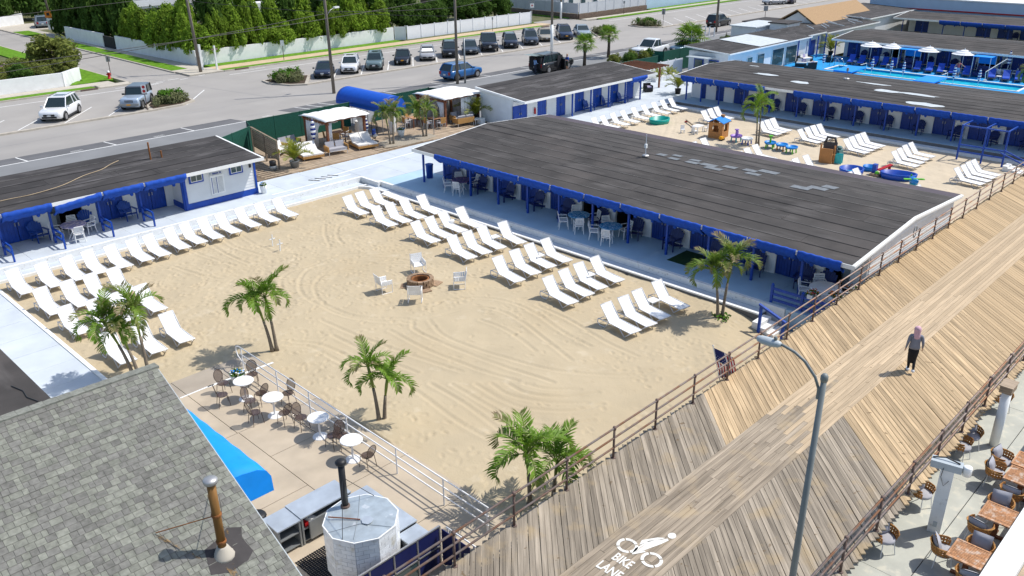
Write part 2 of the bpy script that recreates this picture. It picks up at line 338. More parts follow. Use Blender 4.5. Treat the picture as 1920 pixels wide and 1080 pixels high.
# ================================================================ GROUND AND SETTING
struct('ground', MB().add([(-300,-300,-.62),(700,-300,-.62),(700,700,-.62),(-300,700,-.62)],[(0,1,2,3)]), MT['dirt'])
def vnoise(nx, ny, cx, cy, g=rng):
    gx, gy = int(nx/cx)+3, int(ny/cy)+3
    a = g.standard_normal((gy, gx)); x = np.arange(nx)/cx; y = np.arange(ny)/cy
    xi = x.astype(int); yi = y.astype(int); fx = x-xi; fy = y-yi; fx = fx*fx*(3-2*fx); fy = fy*fy*(3-2*fy)
    A = a[np.ix_(yi,xi)]*(1-fx)+a[np.ix_(yi,xi+1)]*fx; B = a[np.ix_(yi+1,xi)]*(1-fx)+a[np.ix_(yi+1,xi+1)]*fx
    return A*(1-fy)[:,None]+B*fy[:,None]
def sstep(a): a = np.clip(a,0,1); return a*a*(3-2*a)
TRACKS = [
[(25.0,31.7),(23.4,32.8),(22.1,33.7),(20.4,33.6),(19.1,33.6),(18.1,32.6),(17.6,31.3)],
[(24.1,30.7),(23.2,32.1),(21.9,33.0),(20.2,33.3),(19.1,32.5),(18.4,31.4),(18.1,30.3),(18.1,29.2),(18.2,27.8),(18.8,26.4),(19.7,25.3)],
[(23.9,30.3),(22.2,31.7),(20.4,32.2),(19.3,31.6),(18.5,30.2),(18.3,28.9),(18.6,27.2),(19.9,25.6)],
[(18.2,28.0),(18.9,26.4),(20.2,25.2),(22.2,24.5),(23.0,23.7),(23.0,22.1),(22.4,20.1),(21.8,18.2)],
[(21.2,25.8),(22.3,25.8),(23.5,24.8),(24.0,23.6),(23.9,21.9),(23.4,20.0),(23.2,18.4)],
[(21.9,23.3),(22.0,22.2),(21.8,21.0),(21.4,19.7)],
[(20.4,24.8),(19.9,23.5),(19.9,22.1),(20.2,20.4),(20.8,18.2),(22.3,16.1),(23.6,15.4)],
[(19.8,25.2),(19.4,24.5),(19.4,22.5),(19.7,19.9),(20.1,17.6)],
[(16.4,21.4),(16.0,18.4),(16.0,16.4)],
[(17.0,20.8),(16.9,18.8),(16.6,16.8),(16.5,15.9)],
[(17.5,20.2),(17.4,18.4),(17.4,16.9),(18.0,15.7),(19.2,15.0)],
[(18.1,19.6),(18.0,18.2),(18.2,17.1),(19.1,15.9),(20.2,15.4)],
[(18.5,19.2),(18.4,18.2),(18.9,16.9),(19.9,15.8)],
[(18.9,18.8),(18.9,17.8),(19.6,16.7),(20.7,16.0)],
[(19.3,18.3),(19.6,17.5),(20.4,16.6)],
[(15.0,27.3),(15.6,26.4),(15.7,24.7),(15.8,22.7)],
[(15.4,27.3),(16.0,26.3),(16.2,24.5),(16.3,23.3)],
[(15.8,38.4),(16.1,36.8),(16.6,35.2)],
[(19.4,40.6),(19.2,38.6),(19.5,36.5)],[(18.6,40.4),(18.4,38.0),(18.5,36.1)],
[(24.3,38.1),(23.4,36.8),(22.5,35.0)],[(24.8,37.5),(23.8,36.3),(23.2,34.9)],
[(17.4,39.8),(17.6,38.1),(17.9,36.3)],[(20.3,40.0),(20.1,38.0),(20.2,36.2)],
[(17.3,28.0),(17.5,25.6),(17.9,23.0),(18.4,20.6)],[(16.8,26.6),(16.9,24.0),(17.2,21.8)],
[(18.7,25.2),(18.6,23.0),(18.9,20.4),(19.3,18.6)],[(24.6,22.6),(24.4,20.4),(23.9,18.2),(23.8,16.6)]]
def cr(pts, step=.04):
    P = [np.array(p) for p in pts]; P = [2*P[0]-P[1]] + P + [2*P[-1]-P[-2]]; out = []
    for i in range(1, len(P)-2):
        n = max(2, int(np.linalg.norm(P[i+1]-P[i])/step))
        for k in range(n):
            t = k/n; a,b,c,d = P[i-1],P[i],P[i+1],P[i+2]
            out.append(.5*((2*b)+(-a+c)*t+(2*a-5*b+4*c-d)*t*t+(-a+3*b-3*c+d)*t**3))
    return out
def sand_field(name, x0, x1, y0, y1, h, tracks, material, steps, density, dip=None, cut=None, amp=1.0):
    nx = int((x1-x0)/h)+1; ny = int((y1-y0)/h)+1
    xs = np.linspace(x0,x1,nx); ys = np.linspace(y0,y1,ny); XX, YY = np.meshgrid(xs, ys); dx = xs[1]-xs[0]; dy = ys[1]-ys[0]
    DN = .35+.65*sstep((vnoise(nx,ny,60,60)+.6)/1.2) if amp <= 1 else 1.0
    Z = vnoise(nx,ny,28,28)*.014 + vnoise(nx,ny,9,9)*.007 + vnoise(nx,ny,3.0,3.0)*.0065*amp*DN
    D = np.full_like(Z, 9.0); Sg = np.ones_like(Z); Wd = np.ones_like(Z); w_ = int(.42/h)
    for ti, tr in enumerate(tracks):
        tread = ti % 2 == 0; ph = 0; wob = rng.uniform(0,6)
        for q, p in enumerate(cr(tr)):
            ph += .04; i = int((p[0]-x0)/dx); j = int((p[1]-y0)/dy)
            a0,a1,b0,b1 = max(0,i-w_),min(nx,i+w_+1),max(0,j-w_),min(ny,j+w_+1)
            if a0>=a1 or b0>=b1: continue
            d = np.hypot(XX[b0:b1,a0:a1]-p[0], YY[b0:b1,a0:a1]-p[1]); sub = D[b0:b1,a0:a1]; k = d < sub
            sub[k] = d[k]; Sg[b0:b1,a0:a1][k] = (.72 + .28*math.sin(ph*2*math.pi/.17)) if tread else .8+.2*math.sin(ph*.9+wob); Wd[b0:b1,a0:a1][k] = 1.0
    Z = np.where(D < .35, Z*(.45+.55*np.clip(D/.35,0,1)), Z) - .026*np.exp(-(D/.07)**2)*Sg + .019*np.exp(-((D-.155)/.055)**2)*Sg
    for _ in range(steps):
        px = rng.uniform(x0+.2,x1-.2); py = rng.uniform(y0+.2,y1-.2)
        if rng.random() > density(px,py): continue
        an = rng.uniform(0,math.pi); la, lb = rng.uniform(.10,.17), rng.uniform(.055,.085); i = int((px-x0)/dx); j = int((py-y0)/dy); ww = int(.34/h)
        a0,a1,b0,b1 = max(0,i-ww),min(nx,i+ww+1),max(0,j-ww),min(ny,j+ww+1)
        u = (XX[b0:b1,a0:a1]-px)*math.cos(an)+(YY[b0:b1,a0:a1]-py)*math.sin(an); v = -(XX[b0:b1,a0:a1]-px)*math.sin(an)+(YY[b0:b1,a0:a1]-py)*math.cos(an)
        e = np.sqrt((u/la)**2+(v/lb)**2); dep = rng.uniform(.012,.034)
        Z[b0:b1,a0:a1] += -dep*np.exp(-e**2) + dep*.6*np.exp(-((e-1.55)/.4)**2)
    if dip is not None: Z = Z + dip(XX,YY)
    if cut is not None: Z = np.where(cut(XX,YY), -.35, Z)
    V = np.stack([XX.ravel(),YY.ravel(),Z.ravel()],1); me = bpy.data.meshes.new(name)
    idx = np.arange(nx*ny).reshape(ny,nx); F = np.stack([idx[:-1,:-1],idx[:-1,1:],idx[1:,1:],idx[1:,:-1]],-1).reshape(-1,4)
    me.vertices.add(len(V)); me.vertices.foreach_set('co', V.astype(np.float32).ravel())
    me.loops.add(F.size); me.loops.foreach_set('vertex_index', F.astype(np.int32).ravel())
    me.polygons.add(len(F)); me.polygons.foreach_set('loop_start', np.arange(0,F.size,4,dtype=np.int32)); me.polygons.foreach_set('use_smooth', np.ones(len(F),dtype=bool))
    me.update(calc_edges=True); me.materials.append(material)
    o = link(name, me); o['kind'] = 'structure'; return o
def dens1(x,y):
    d = .35
    if y > 29: d = .95
    if y > 38.5: d = .35
    if 15 < x < 22.5 and 14 < y < 24.5: d = .10
    if x > 24: d = max(d, .6)
    if math.hypot(x-22.5,y-28) < 3: d = 1
    if x < 15.5: d = max(d, .6)
    return d
sand_field('beach_sand', 8.9, 30.5, 9.4, 42.45, .062, TRACKS, MT['sand'], 5200, dens1,
           dip=lambda X,Y: -.42*sstep((17.0-Y)/3.6)*sstep((X-26.2)/3.2) + .10*np.exp(-((X-14.2)**2+(Y-19.9)**2)/1.2) + .08*np.exp(-((X-28.9)**2+(Y-16.2)**2)/.9),
           cut=lambda X,Y: (X<13.6)&(Y<27.6))
sand_field('play_area_sand', 43.5, 63.4, 10.5, 42.0, .11, [[(60,40.5),(57.5,38.6),(53,36),(50,34.5)],[(60.4,40.1),(58,38.2),(53.4,35.6),(50.4,34.1)]], MT['sand2'], 2600, lambda x,y: 1.0, amp=1.6)

# ---- concrete walks and patios: every slab its own piece over a dark joint bed
def slabs(name, x0, x1, y0, y1, z, nx, ny, m, zbot=-.6, gap=.012, parent=None):
    p = struct(name, MB().box(x0,x1,y0,y1,zbot,z-.02), MT['joint'])
    dx = (x1-x0)/nx; dy = (y1-y0)/ny; me = MB().box(gap/2,dx-gap/2,gap/2,dy-gap/2,-.03,0).mesh('slab', m)
    for i in range(nx):
        for j in range(ny): link('slab', me, p, (x0+i*dx, y0+j*dy, z + random.uniform(-.002,.002)))
    return p
slabs('left_walk', -6, 8.86, 22, 42.2, .05, 7, 12, MT['conc'])
struct('left_walk_edging', MB().box(8.862,9.02,22,42.24,-.6,.085), MT['white'])
slabs('cabana_ledge', -6, 30.2, 42.36, 43.06, .10, 16, 1, MT['conc'])
struct('cabana_ledge_edging', MB().box(-6,30.25,42.22,42.355,-.6,.13), MT['white'])
slabs('left_cabana_patio', -6, 30.6, 43.24, 46.9, .40, 15, 2, MT['conc'])
struct('left_patio_kerb', MB().box(-6,30.6,43.065,43.238,-.6,.405), MT['whiteworn'])
slabs('cross_walk', 30.61, 47.0, 41.6, 46.85, .40, 7, 2, MT['conc'])
slabs('gable_walk', 34.21, 47.0, 39.0, 41.59, .40, 5, 1, MT['conc'])
slabs('back_walk', 47.01, 66.4, 41.75, 47.2, .40, 8, 2, MT['conc'])
slabs('entry_yard', 66.41, 76, 41.75, 56, .40, 4, 5, MT['conc'])
slabs('long_cabana_patio', 30.86, 34.2, 12.0, 41.59, .40, 1, 9, MT['concA'])
struct('patio_end_wall', MB().box(30.70,30.855,11.9,14.19,-.6,.395), MT['concA'])
struct('corner_kerb', MB().box(30.44,30.604,41.3,43.06,-.6,.405).box(30.605,30.66,41.45,41.595,-.6,.404), MT['whiteworn'])
struct('long_patio_kerb', MB().box(30.66,30.855,14.2,41.59,-.6,.402), MT['whiteworn'])
p_ = struct('beach_ledge', MB().box(30.02,30.655,15.0,42.2,-.6,.08), MT['joint'])
for k in range(9): MB().box(30.2,30.65,15.0+3.02*k,15.0+3.02*k+3.0,.06,.12).build('slab', MT['conc'], p_)
struct('beach_ledge_edging', MB().box(30.03,30.19,15.0,41.3,-.6,.15), MT['white'])
struct('beach_ledge_corner', MB().prism([(30.03,41.3),(30.19,41.3),(30.1,41.75),(29.9,42.1),(29.6,42.235),(29.6,42.22),(29.8,42.0),(29.95,41.7)],-.6,.148), MT['white'])
struct('play_area_ledge', MB().box(62.6,63.3,13,41.7,-.6,.16).box(47.2,63.3,41.55,41.74,-.6,.2), MT['white'])
slabs('back_cabana_patio', 63.31, 66.4, 12.5, 41.74, .40, 1, 9, MT['concA'])
# painted strips and drain slots in the cross walk
for (x0,y0,x1,y1,wd) in ((27.9,44.55,37.4,45.35,.12),(24.6,43.9,30.4,44.05,.10),):
    a = Vector((x1-x0,y1-y0,0)); n = Vector((-a.y,a.x,0)).normalized()*wd/2
    P = [Vector((x0,y0,.405))-n,Vector((x1,y1,.405))-n,Vector((x1,y1,.405))+n,Vector((x0,y0,.405))+n]
    struct('painted_strip', MB().add(P,[(0,1,2,3)]), MT['white'])
for k in range(4): struct('drain_slot', MB().ob((28.0+.48*k,44.62+.02*k,.404),(.13,.75,.006),(0,0,.55)), MT['black'])

# ---- lower left dining terrace
pd = struct('dining_terrace', MB().box(6.6,13.66,12.6,27.68,-.6,-.005), MT['joint'])
for (x0,x1,y0,y1,m) in ((10.52,12.15,26.46,27.68,'tanconc2'),(12.16,13.66,26.46,27.68,'tanconc2'),(6.6,10.51,26.46,27.68,'tanconc2'),
      (6.6,10.51,22.93,26.45,'tanconc'),(10.52,13.66,22.93,26.45,'tanconc'),(6.6,10.55,18.9,22.92,'tanconc'),(10.56,12.3,20.98,22.92,'tanconc'),(12.31,13.66,20.98,22.92,'tanconc2'),
      (10.56,13.66,18.0,20.97,'tanconc'),(6.6,10.55,15.6,18.89,'tanconc'),(10.56,13.66,15.2,17.99,'tanconc'),(6.6,10.55,12.6,15.59,'tanconc2'),(10.56,13.66,12.6,15.19,'tanconc')):
    MB().box(x0+.006,x1-.006,y0+.006,y1-.006,-.02,.03).build('slab', MT[m], pd)
MB().ob((12.6,26.36,.034),(2.6,.11,.004),(0,0,-.04)).build('paint_streak', MT['white'], pd)
MB().ob((10.9,26.42,.034),(1.3,.07,.004),(0,0,.02)).build('paint_streak', MT['white'], pd)

# ---- boardwalk
ZB = 1.5
bw = struct('boardwalk', MB(), MT['wood_under']) if False else None
mb = MB()
for yy in (5.6,7.2,8.3,9.1,9.9,11.4): mb.box(2,84,yy-.06,yy+.06,ZB-.34,ZB-.06)
for k in range(42):
    for yy in (5.9,8.6,11.3): mb.lathe([(.13,-.6),(.13,ZB-.5)],8,(3+2*k,yy,0))
    mb.box(2.9+2*k,3.1+2*k,5.5,11.6,ZB-.5,ZB-.345)
bw = struct('boardwalk', mb, MT['wood_under'])
S2 = math.sqrt(.5); WP = .1325; TH = .045
YL0, YL1, YR0, YR1 = 9.966, 12.07, 8.234, 5.22
def plank_mesh(L, left):
    h = WP/2; b = .004
    if left:   # mitred at the lane (x=0), square at the far end
        top = [(h+b,-h+b),(L-b,-h+b),(L-b,h-b),(-h+2*b,h-b)]; bot = [(h,-h),(L,-h),(L,h),(-h,h)]
    else:
        top = [(-L+b,-h+b),(h-2*b,-h+b),(-h-b,h-b),(-L+b,h-b)]; bot = [(-L,-h),(h,-h),(-h,h),(-L,h)]
    v = [(x,y,-TH) for x,y in bot]+[(x,y,-b) for x,y in bot]+[(x,y,0) for x,y in top]
    f = [(3,2,1,0)]+[(i,(i+1)%4,4+(i+1)%4,4+i) for i in range(4)]+[(4+i,4+(i+1)%4,8+(i+1)%4,8+i) for i in range(4)]+[(8,9,10,11)]
    return v, f
LL, LR = (YL1-YL0)/S2, (YR0-YR1)/S2
var = {}
for side, L0 in (('L',LL),('R',LR)):
    for m in ('wood_tan','wood_grey'):
        for q in range(3):
            v,f = plank_mesh(L0 + (-.035,0,.04)[q], side=='L'); var[side,m,q] = MB().add(v,f).mesh('plank', MT[m])
def plank_mat(side, x):
    if side == 'L': return 'wood_grey' if x < 18.98 else 'wood_tan'
    return 'wood_grey' if x < 22.72 else 'wood_tan'
stuffm = {'wood_tan': MB(), 'wood_grey': MB(), 'lane': MB()}
for side, y0, lo, hi in (('L',YL0,9.0,35.0),('R',YR0,13.0,33.0)):
    x = 2.0; k = 0
    while x < 84:
        m = plank_mat(side,x); q = random.randrange(3); zz = ZB + random.uniform(-.004,.004); rz = R(45)+random.uniform(-.003,.003)
        xx = x + random.uniform(-.003,.003)
        ref = x - (LL*S2 if side=='L' else 0)
        if (lo-2.1 <= x <= hi-2.1 if side=='L' else lo <= x <= hi):
            link('plank', var[side,m,q], bw, (xx,y0,zz), (random.uniform(-.006,.006),0,rz))
        else:
            v,f = plank_mesh((LL if side=='L' else LR)+(-.035,0,.04)[q], side=='L'); c,s_ = math.cos(rz),math.sin(rz)
            stuffm[m].add([(xx+a*c-b*s_, y0+a*s_+b*c, zz+d) for a,b,d in v], f)
        x += .2; k += 1
# bike lane boards
nb = 12; wb = (YL0-YR0)/nb; lane = {}
def lane_mesh(L, m):
    k = (round(L,1), m)
    if k not in lane:
        h = wb/2-.0035; b=.003; x0,x1 = .002, k[0]-.002
        v = [(x0,-h,-TH),(x1,-h,-TH),(x1,h,-TH),(x0,h,-TH),(x0,-h,-b),(x1,-h,-b),(x1,h,-b),(x0,h,-b),(x0+b,-h+b,0),(x1-b,-h+b,0),(x1-b,h-b,0),(x0+b,h-b,0)]
        f = [(3,2,1,0)]+[(i,(i+1)%4,4+(i+1)%4,4+i) for i in range(4)]+[(4+i,4+(i+1)%4,8+(i+1)%4,8+i) for i in range(4)]+[(8,9,10,11)]
        lane[k] = MB().add(v,f).mesh('plank', MT[m])
    return lane[k]
lane_edge = [19.9,20.5,21.2,20.2,21.6,20.6,22.0,21.0,22.3,21.5,22.1,21.2]
lm = MB(); nlane = 0
for r in range(nb):
    y = YR0 + (r+.5)*wb; x = 6.0 - random.uniform(0,2.5)
    while x < 84:
        L = round(random.uniform(2.4,4.9),1)
        if x < lane_edge[r] < x+L: L = round(lane_edge[r]-x,1) if lane_edge[r]-x > .5 else L
        m = 'wood_lanegrey' if x+.3 < lane_edge[r] else 'wood_lane'; zz = ZB+random.uniform(-.003,.003)
        if 10.5 < x+L and x < 31 and nlane < 92:
            link('plank', lane_mesh(L,m), bw, (x,y,zz)); nlane += 1
        else:
            me = lane_mesh(L,m); v = [(p.co.x+x,p.co.y+y,p.co.z+zz) for p in me.vertices]; stuffm['lane' if m=='wood_lane' else 'wood_grey'].add(v,[tuple(p.vertices) for p in me.polygons])
        x += L
for m, b in stuffm.items():
    if b.v: o = b.build('planking', MT[{'wood_tan':'field_tan','wood_grey':'field_grey','lane':'field_lane'}[m]], bw); o['kind'] = 'stuff'
# painted bicycle symbol and words on the lane
MT['stencil'] = mat('white_stencil_paint', (.74,.73,.68), .75, .06, 9)
overlay(MT['stencil'], (.40,.34,.27), 7, .60, .68, .8, 6, stretch=(.25,3,1))
def lane_xy(a, b): return (12.42 + a, 9.86 - b)      # a along the lane, b across it (towards the sea side)
def flat(poly, name='painted_mark', z=ZB+.009):
    P = [(*lane_xy(a,b), z) for a,b in poly]
    MB().add(P+[(x,y,z-.004) for x,y,_ in P],[tuple(range(len(P)))]).build(name, MT['stencil'], bw)
def ring(ca, cb, r0, r1, gaps):
    n = 40; mb = MB(); 
    for i in range(n):
        t0, t1 = 2*math.pi*i/n, 2*math.pi*(i+1)/n
        if any(abs(((t0+t1)/2 - R(gq) + math.pi) % (2*math.pi) - math.pi) < .075 for gq in gaps): continue
        P = [(*lane_xy(ca+rr*math.cos(t)*.98, cb+rr*math.sin(t)), ZB+.009) for rr,t in ((r0,t0),(r1,t0),(r1,t1),(r0,t1))]
        mb.add(P,[(0,1,2,3)])
    mb.build('painted_wheel', MT['stencil'], bw)
ring(1.12,.42,.185,.265,(40,130,220,310)); ring(1.12,1.14,.185,.265,(40,130,220,310))
flat([(1.0,.66),(1.18,.62),(1.62,.70),(1.86,.90),(2.0,.98),(1.96,1.04),(1.72,.98),(1.5,.90),(1.3,.83)])
flat([(1.34,.62),(1.52,.56),(1.86,.78),(1.98,.93),(1.9,.9),(1.72,.79),(1.52,.68)])
flat([(.94,.69),(1.02,.66),(1.26,.82),(1.24,.88)])
MB().add([(*lane_xy(2.16+.115*math.cos(t), 1.0+.10*math.sin(t)), ZB+.009) for t in np.linspace(0,2*math.pi,17)[:-1]],[tuple(range(16))]).build('painted_head', MT['stencil'], bw)
def word(txt, a, b, size, parent=bw, m='stencil', z=ZB+.009, rz=None, loc=None, sx=1.0):
    c = bpy.data.curves.new('lettering','FONT'); c.body = txt; c.size = size; c.align_x = 'LEFT'; c.extrude = 0; c.offset = .006
    tmp = bpy.data.objects.new('tmp', c); COL.objects.link(tmp); dg = bpy.context.evaluated_depsgraph_get(); me = bpy.data.meshes.new_from_object(tmp.evaluated_get(dg)); bpy.data.objects.remove(tmp)
    me.materials.clear(); me.materials.append(MT[m])
    o = link('lettering', me, parent, loc if loc is not None else (*lane_xy(a,b), z), (0,0,R(-90) if rz is None else rz), (sx,1.45,1))
    return o
word('BIKE', .50, .40, .27); word('LANE', .04, .30, .27)

# ---- street side
ZS = .20
struct('road', MB().box(-60,330,65.45,87.3,-.6,ZS), MT['asphalt'])
struct('parking_strip', MB().box(-60,330,63.66,65.449,-.6,ZS-.002), MT['asphaltdark'])
struct('club_apron', MB().box(-60,330,50.2,63.659,-.6,ZS-.001), MT['asphaltmid'])
struct('crossover_patch', MB().add([(34.2,63.7,ZS+.004),(38.6,63.7,ZS+.004),(38.0,66.0,ZS+.004),(33.6,66.0,ZS+.004)],[(0,1,2,3)]), MT['asphalt'])
struct('residential_ground', MB().box(-60,34.2,93.5,420,-.6,.2).box(44.0,330,92.8,420,-.6,.2), MT['dirt'])
struct('side_road', MB().box(35.3,41.0,87.301,420,-.6,ZS-.002), MT['asphalt'])
struct('second_side_road', MB().box(99.5,107.0,87.301,420,-.6,ZS-.002), MT['asphalt'])
def strip(name, x0,x1,y0,y1,z,m): return struct(name, MB().box(x0,x1,y0,y1,-.6,z), MT[m])
# near-side left block
strip('kerb',-60,32,87.31,87.5,.32,'curb'); strip('grass_verge',-60,31.6,87.5,88.7,.33,'grass'); strip('pavement',-60,34.0,88.71,90.45,.325,'walk')
strip('corner_pavement',32.01,35.1,87.31,88.7,.322,'walk'); strip('kerb',35.1,35.29,88.2,200,.32,'curb')
struct('grass_corner', MB().prism([(32.3,92.2),(34.6,90.6),(35.05,92.0),(35.05,130),(32.6,130)],-.6,.34), MT['grass'])
struct('grass_corner', MB().prism([(30.4,90.75),(32.0,90.7),(33.5,91.2),(32.2,92.4),(31.6,92.9)],-.6,.338), MT['grass'])
# right block
strip('kerb',45.2,98.0,87.31,87.5,.32,'curb'); strip('grass_verge',45.2,96.5,87.5,88.5,.33,'grass'); strip('pavement',45.0,99.3,88.51,90.6,.325,'walktan'); strip('grass_verge',45.4,72.5,90.61,92.4,.335,'grass')
strip('planting_strip',73,98.5,90.61,91.5,.335,'leafgrey')
strip('kerb',41.0,41.22,90.5,300,.32,'curb'); strip('grass_verge',41.23,43.0,91.5,130,.335,'grass'); strip('pavement',43.01,44.6,90.6,150,.325,'walk'); strip('corner_pavement',41.23,45.19,87.4,90.59,.323,'walk'); strip('corner_pavement',41.23,43.0,90.6,91.49,.321,'walk')
strip('grass_verge',41.23,43.4,136,142,.335,'grass'); strip('driveway_apron',41.23,47.5,142.1,152,.33,'walk')
strip('pavement',107.01,330,88.0,89.2,.325,'walk'); strip('grass_verge',109.5,330,87.0,87.95,.33,'grass'); strip('grass_verge',126.2,170,89.25,90.5,.335,'grass'); strip('grass_verge',98.6,99.4,92.2,120,.335,'grass'); strip('grass_verge',107.0,107.5,92,140,.335,'grass')
# planted islands and the parking kerb
strip('parking_kerb',-60,31.2,73.25,73.62,.33,'curb'); strip('parking_kerb',46.6,93.2,73.75,74.15,.33,'curb'); strip('parking_kerb',107.2,300,73.75,74.15,.33,'curb')
def island(poly, label, seed):
    struct('island_kerb', MB().prism(poly,-.6,.34), MT['curb'])
    c = Vector((sum(p[0] for p in poly)/len(poly), sum(p[1] for p in poly)/len(poly)))
    inn = [tuple(c + (Vector(p)-c)*.86) for p in poly]
    struct('island_bed', MB().prism(inn,-.6,.36), MT['soil']); return c, inn
ISL = [island([(30.6,73.3),(33.6,73.5),(35.3,74.6),(35.4,75.6),(34.4,77.6),(33.2,78.6),(31.0,75.2)],'a',1),
       island([(44.6,78.8),(44.3,77.0),(45.2,74.6),(46.6,73.6),(49.9,78.0),(47.6,79.4)],'b',2),
       island([(92.6,74.0),(95.0,73.8),(97.0,75.0),(97.6,77.0),(96.4,78.6)],'c',3),
       island([(105.6,78.9),(105.2,76.5),(106.4,74.2),(107.6,73.8),(111.0,78.2),(108.6,79.2)],'d',4)]
# road markings
mk = struct('road_markings', MB().box(-60,33.5,85.05,85.17,ZS,ZS+.004).box(44.5,97,85.05,85.17,ZS,ZS+.004).box(109,330,85.05,85.17,ZS,ZS+.004).box(-60,36.2,63.64,63.76,ZS,ZS+.004).box(46,330,63.70,63.82,ZS,ZS+.004), MT['line'])
def stripe(x0,y0,x1,y1,wd=.11):
    a = Vector((x1-x0,y1-y0,0)); n = Vector((-a.y,a.x,0)).normalized()*wd/2; A=Vector((x0,y0,ZS+.006)); B=Vector((x1,y1,ZS+.006))
    MB().add([A-n,B-n,B+n,A+n],[(0,1,2,3)]).build('bay_line', MT['line'], mk)
for k in range(-3,5): stripe(20.0+3.55*k-.1,73.75,20.0+3.55*k+4.35,79.1)
for k in range(-0,13): stripe(50.0+3.53*k,74.25,50.0+3.53*k+4.4,79.6)
for k in range(0,22): stripe(110.7+3.28*k,74.3,110.7+3.28*k+4.7,79.8)
for x in (11.4,17.3,23.4,29.45,49.6,55.6,62,68.4,74.5,80.6,86.7,92.8,110,116,122,128,134,140): stripe(x,65.4,x+.25,63.75)
for k in range(3): stripe(39.9+1.22*k,65.55,40.4+1.24*k,63.8)
for (x,y,l) in ((37.2,86.6,1.0),(38.6,86.9,1.2),(39.6,86.2,.9),(36.4,86.0,1.3),(36.0,85.5,1.1),(42,87,.8),(34.3,86.5,1.4),(33,86.3,1.2),(46.5,86.3,1.6),(48.3,86.5,1.3)): stripe(x,y,x+l,y+random.uniform(-.1,.25),.13)
for x in (20.5,26.6,35.9,57.5,71): stripe(x,64.0,x+.9,64.05,.05); stripe(x+.05,64.2,x+.85,64.25,.05)
# ocean-side restaurant terrace floor
slabs('restaurant_terrace', 7.75, 60.75, 1.8, 4.45, .30, 10, 1, MT['floorR'])
slabs('restaurant_terrace', 7.75, 60.75, 4.462, 7.1, .30, 10, 1, MT['floorR'])
# ================================================================ BUILDINGS
class Axis:
    """maps (s along the facade, d depth away from the front, z) to the world"""
    def __init__(s, ax): s.ax = ax
    def p(s, a, d, z): return (d,a,z) if s.ax == 'X' else (a,d,z)
    def box(s, mb, a0,a1,d0,d1,z0,z1,m=0): return mb.box(d0,d1,a0,a1,z0,z1,m) if s.ax == 'X' else mb.box(a0,a1,d0,d1,z0,z1,m)
    def quadfix(s, f): return f
def siding(mb, A, a0, a1, d, z0, z1, face=-1, step=.13, along='s', m=0):
    """lapped boards on a plane; along='s': facade plane at depth d, along='d': end wall plane at s=d between depths a0..a1"""
    z = z0
    while z < z1-.01:
        zt = min(z+step, z1); o0, o1 = .032*face, .003*face
        if along == 's': P = [A.p(a0,d+o0,z),A.p(a1,d+o0,z),A.p(a1,d+o1,zt),A.p(a0,d+o1,zt),A.p(a0,d,z),A.p(a1,d,z)]
        else: P = [A.p(d+o0,a0,z),A.p(d+o0,a1,z),A.p(d+o1,a1,zt),A.p(d+o1,a0,zt),A.p(d,a0,z),A.p(d,a1,z)]
        mb.add(P,[(0,1,2,3),(4,5,1,0)],m); z = zt
def awning(A, parent, a0, a1, d, z, drop=.46, inn=.36, m='fabric', seed=0, balls=True, sag=0.0):
    rnd = random.Random(seed); n = 22; mb = MB(); prof = [(.02,.035),(-.07,.03),(-.095,-.18),(inn-.12,-drop),(inn-.04,-drop-.04),(inn+.02,-drop+.06)]
    rings = []
    ph = rnd.uniform(0,6)
    for i in range(n+1):
        t = i/n; a = a0+(a1-a0)*t; wv = .012*math.sin(t*23+ph)+.008*math.sin(t*47+ph*2); dz = sag*(t if sag>0 else (1-t))*(1 if sag else 0)
        dz = -abs(sag)*(1-t if sag>0 else t) + .012*math.sin(t*31+ph)
        rings.append([A.p(a, d+q[0]+wv*(.3+ (k>1)), z+q[1]+dz + (.02*math.sin(t*37+ph) if k>2 else 0)) for k,q in enumerate(prof)])
    np_ = len(prof); vs = [p for r in rings for p in r]; fs = []
    for i in range(n):
        for k in range(np_-1): fs.append((i*np_+k,i*np_+k+1,(i+1)*np_+k+1,(i+1)*np_+k))
    mb.add(vs,fs)
    aw = mb.build('awning', MT[m], parent, True, True)
    sol = aw.modifiers.new('thickness','SOLIDIFY'); sol.thickness = .012
    if balls:
        for t in (.28,.74):
            a = a0+(a1-a0)*t; b = MB(); b.lathe([(.02,-.16),(.085,-.11),(.10,-.03),(.06,.04)],7,A.p(a,d+inn,z-drop-.02)); b.build('tied_roll', MT[m], aw, True, True)
    return aw
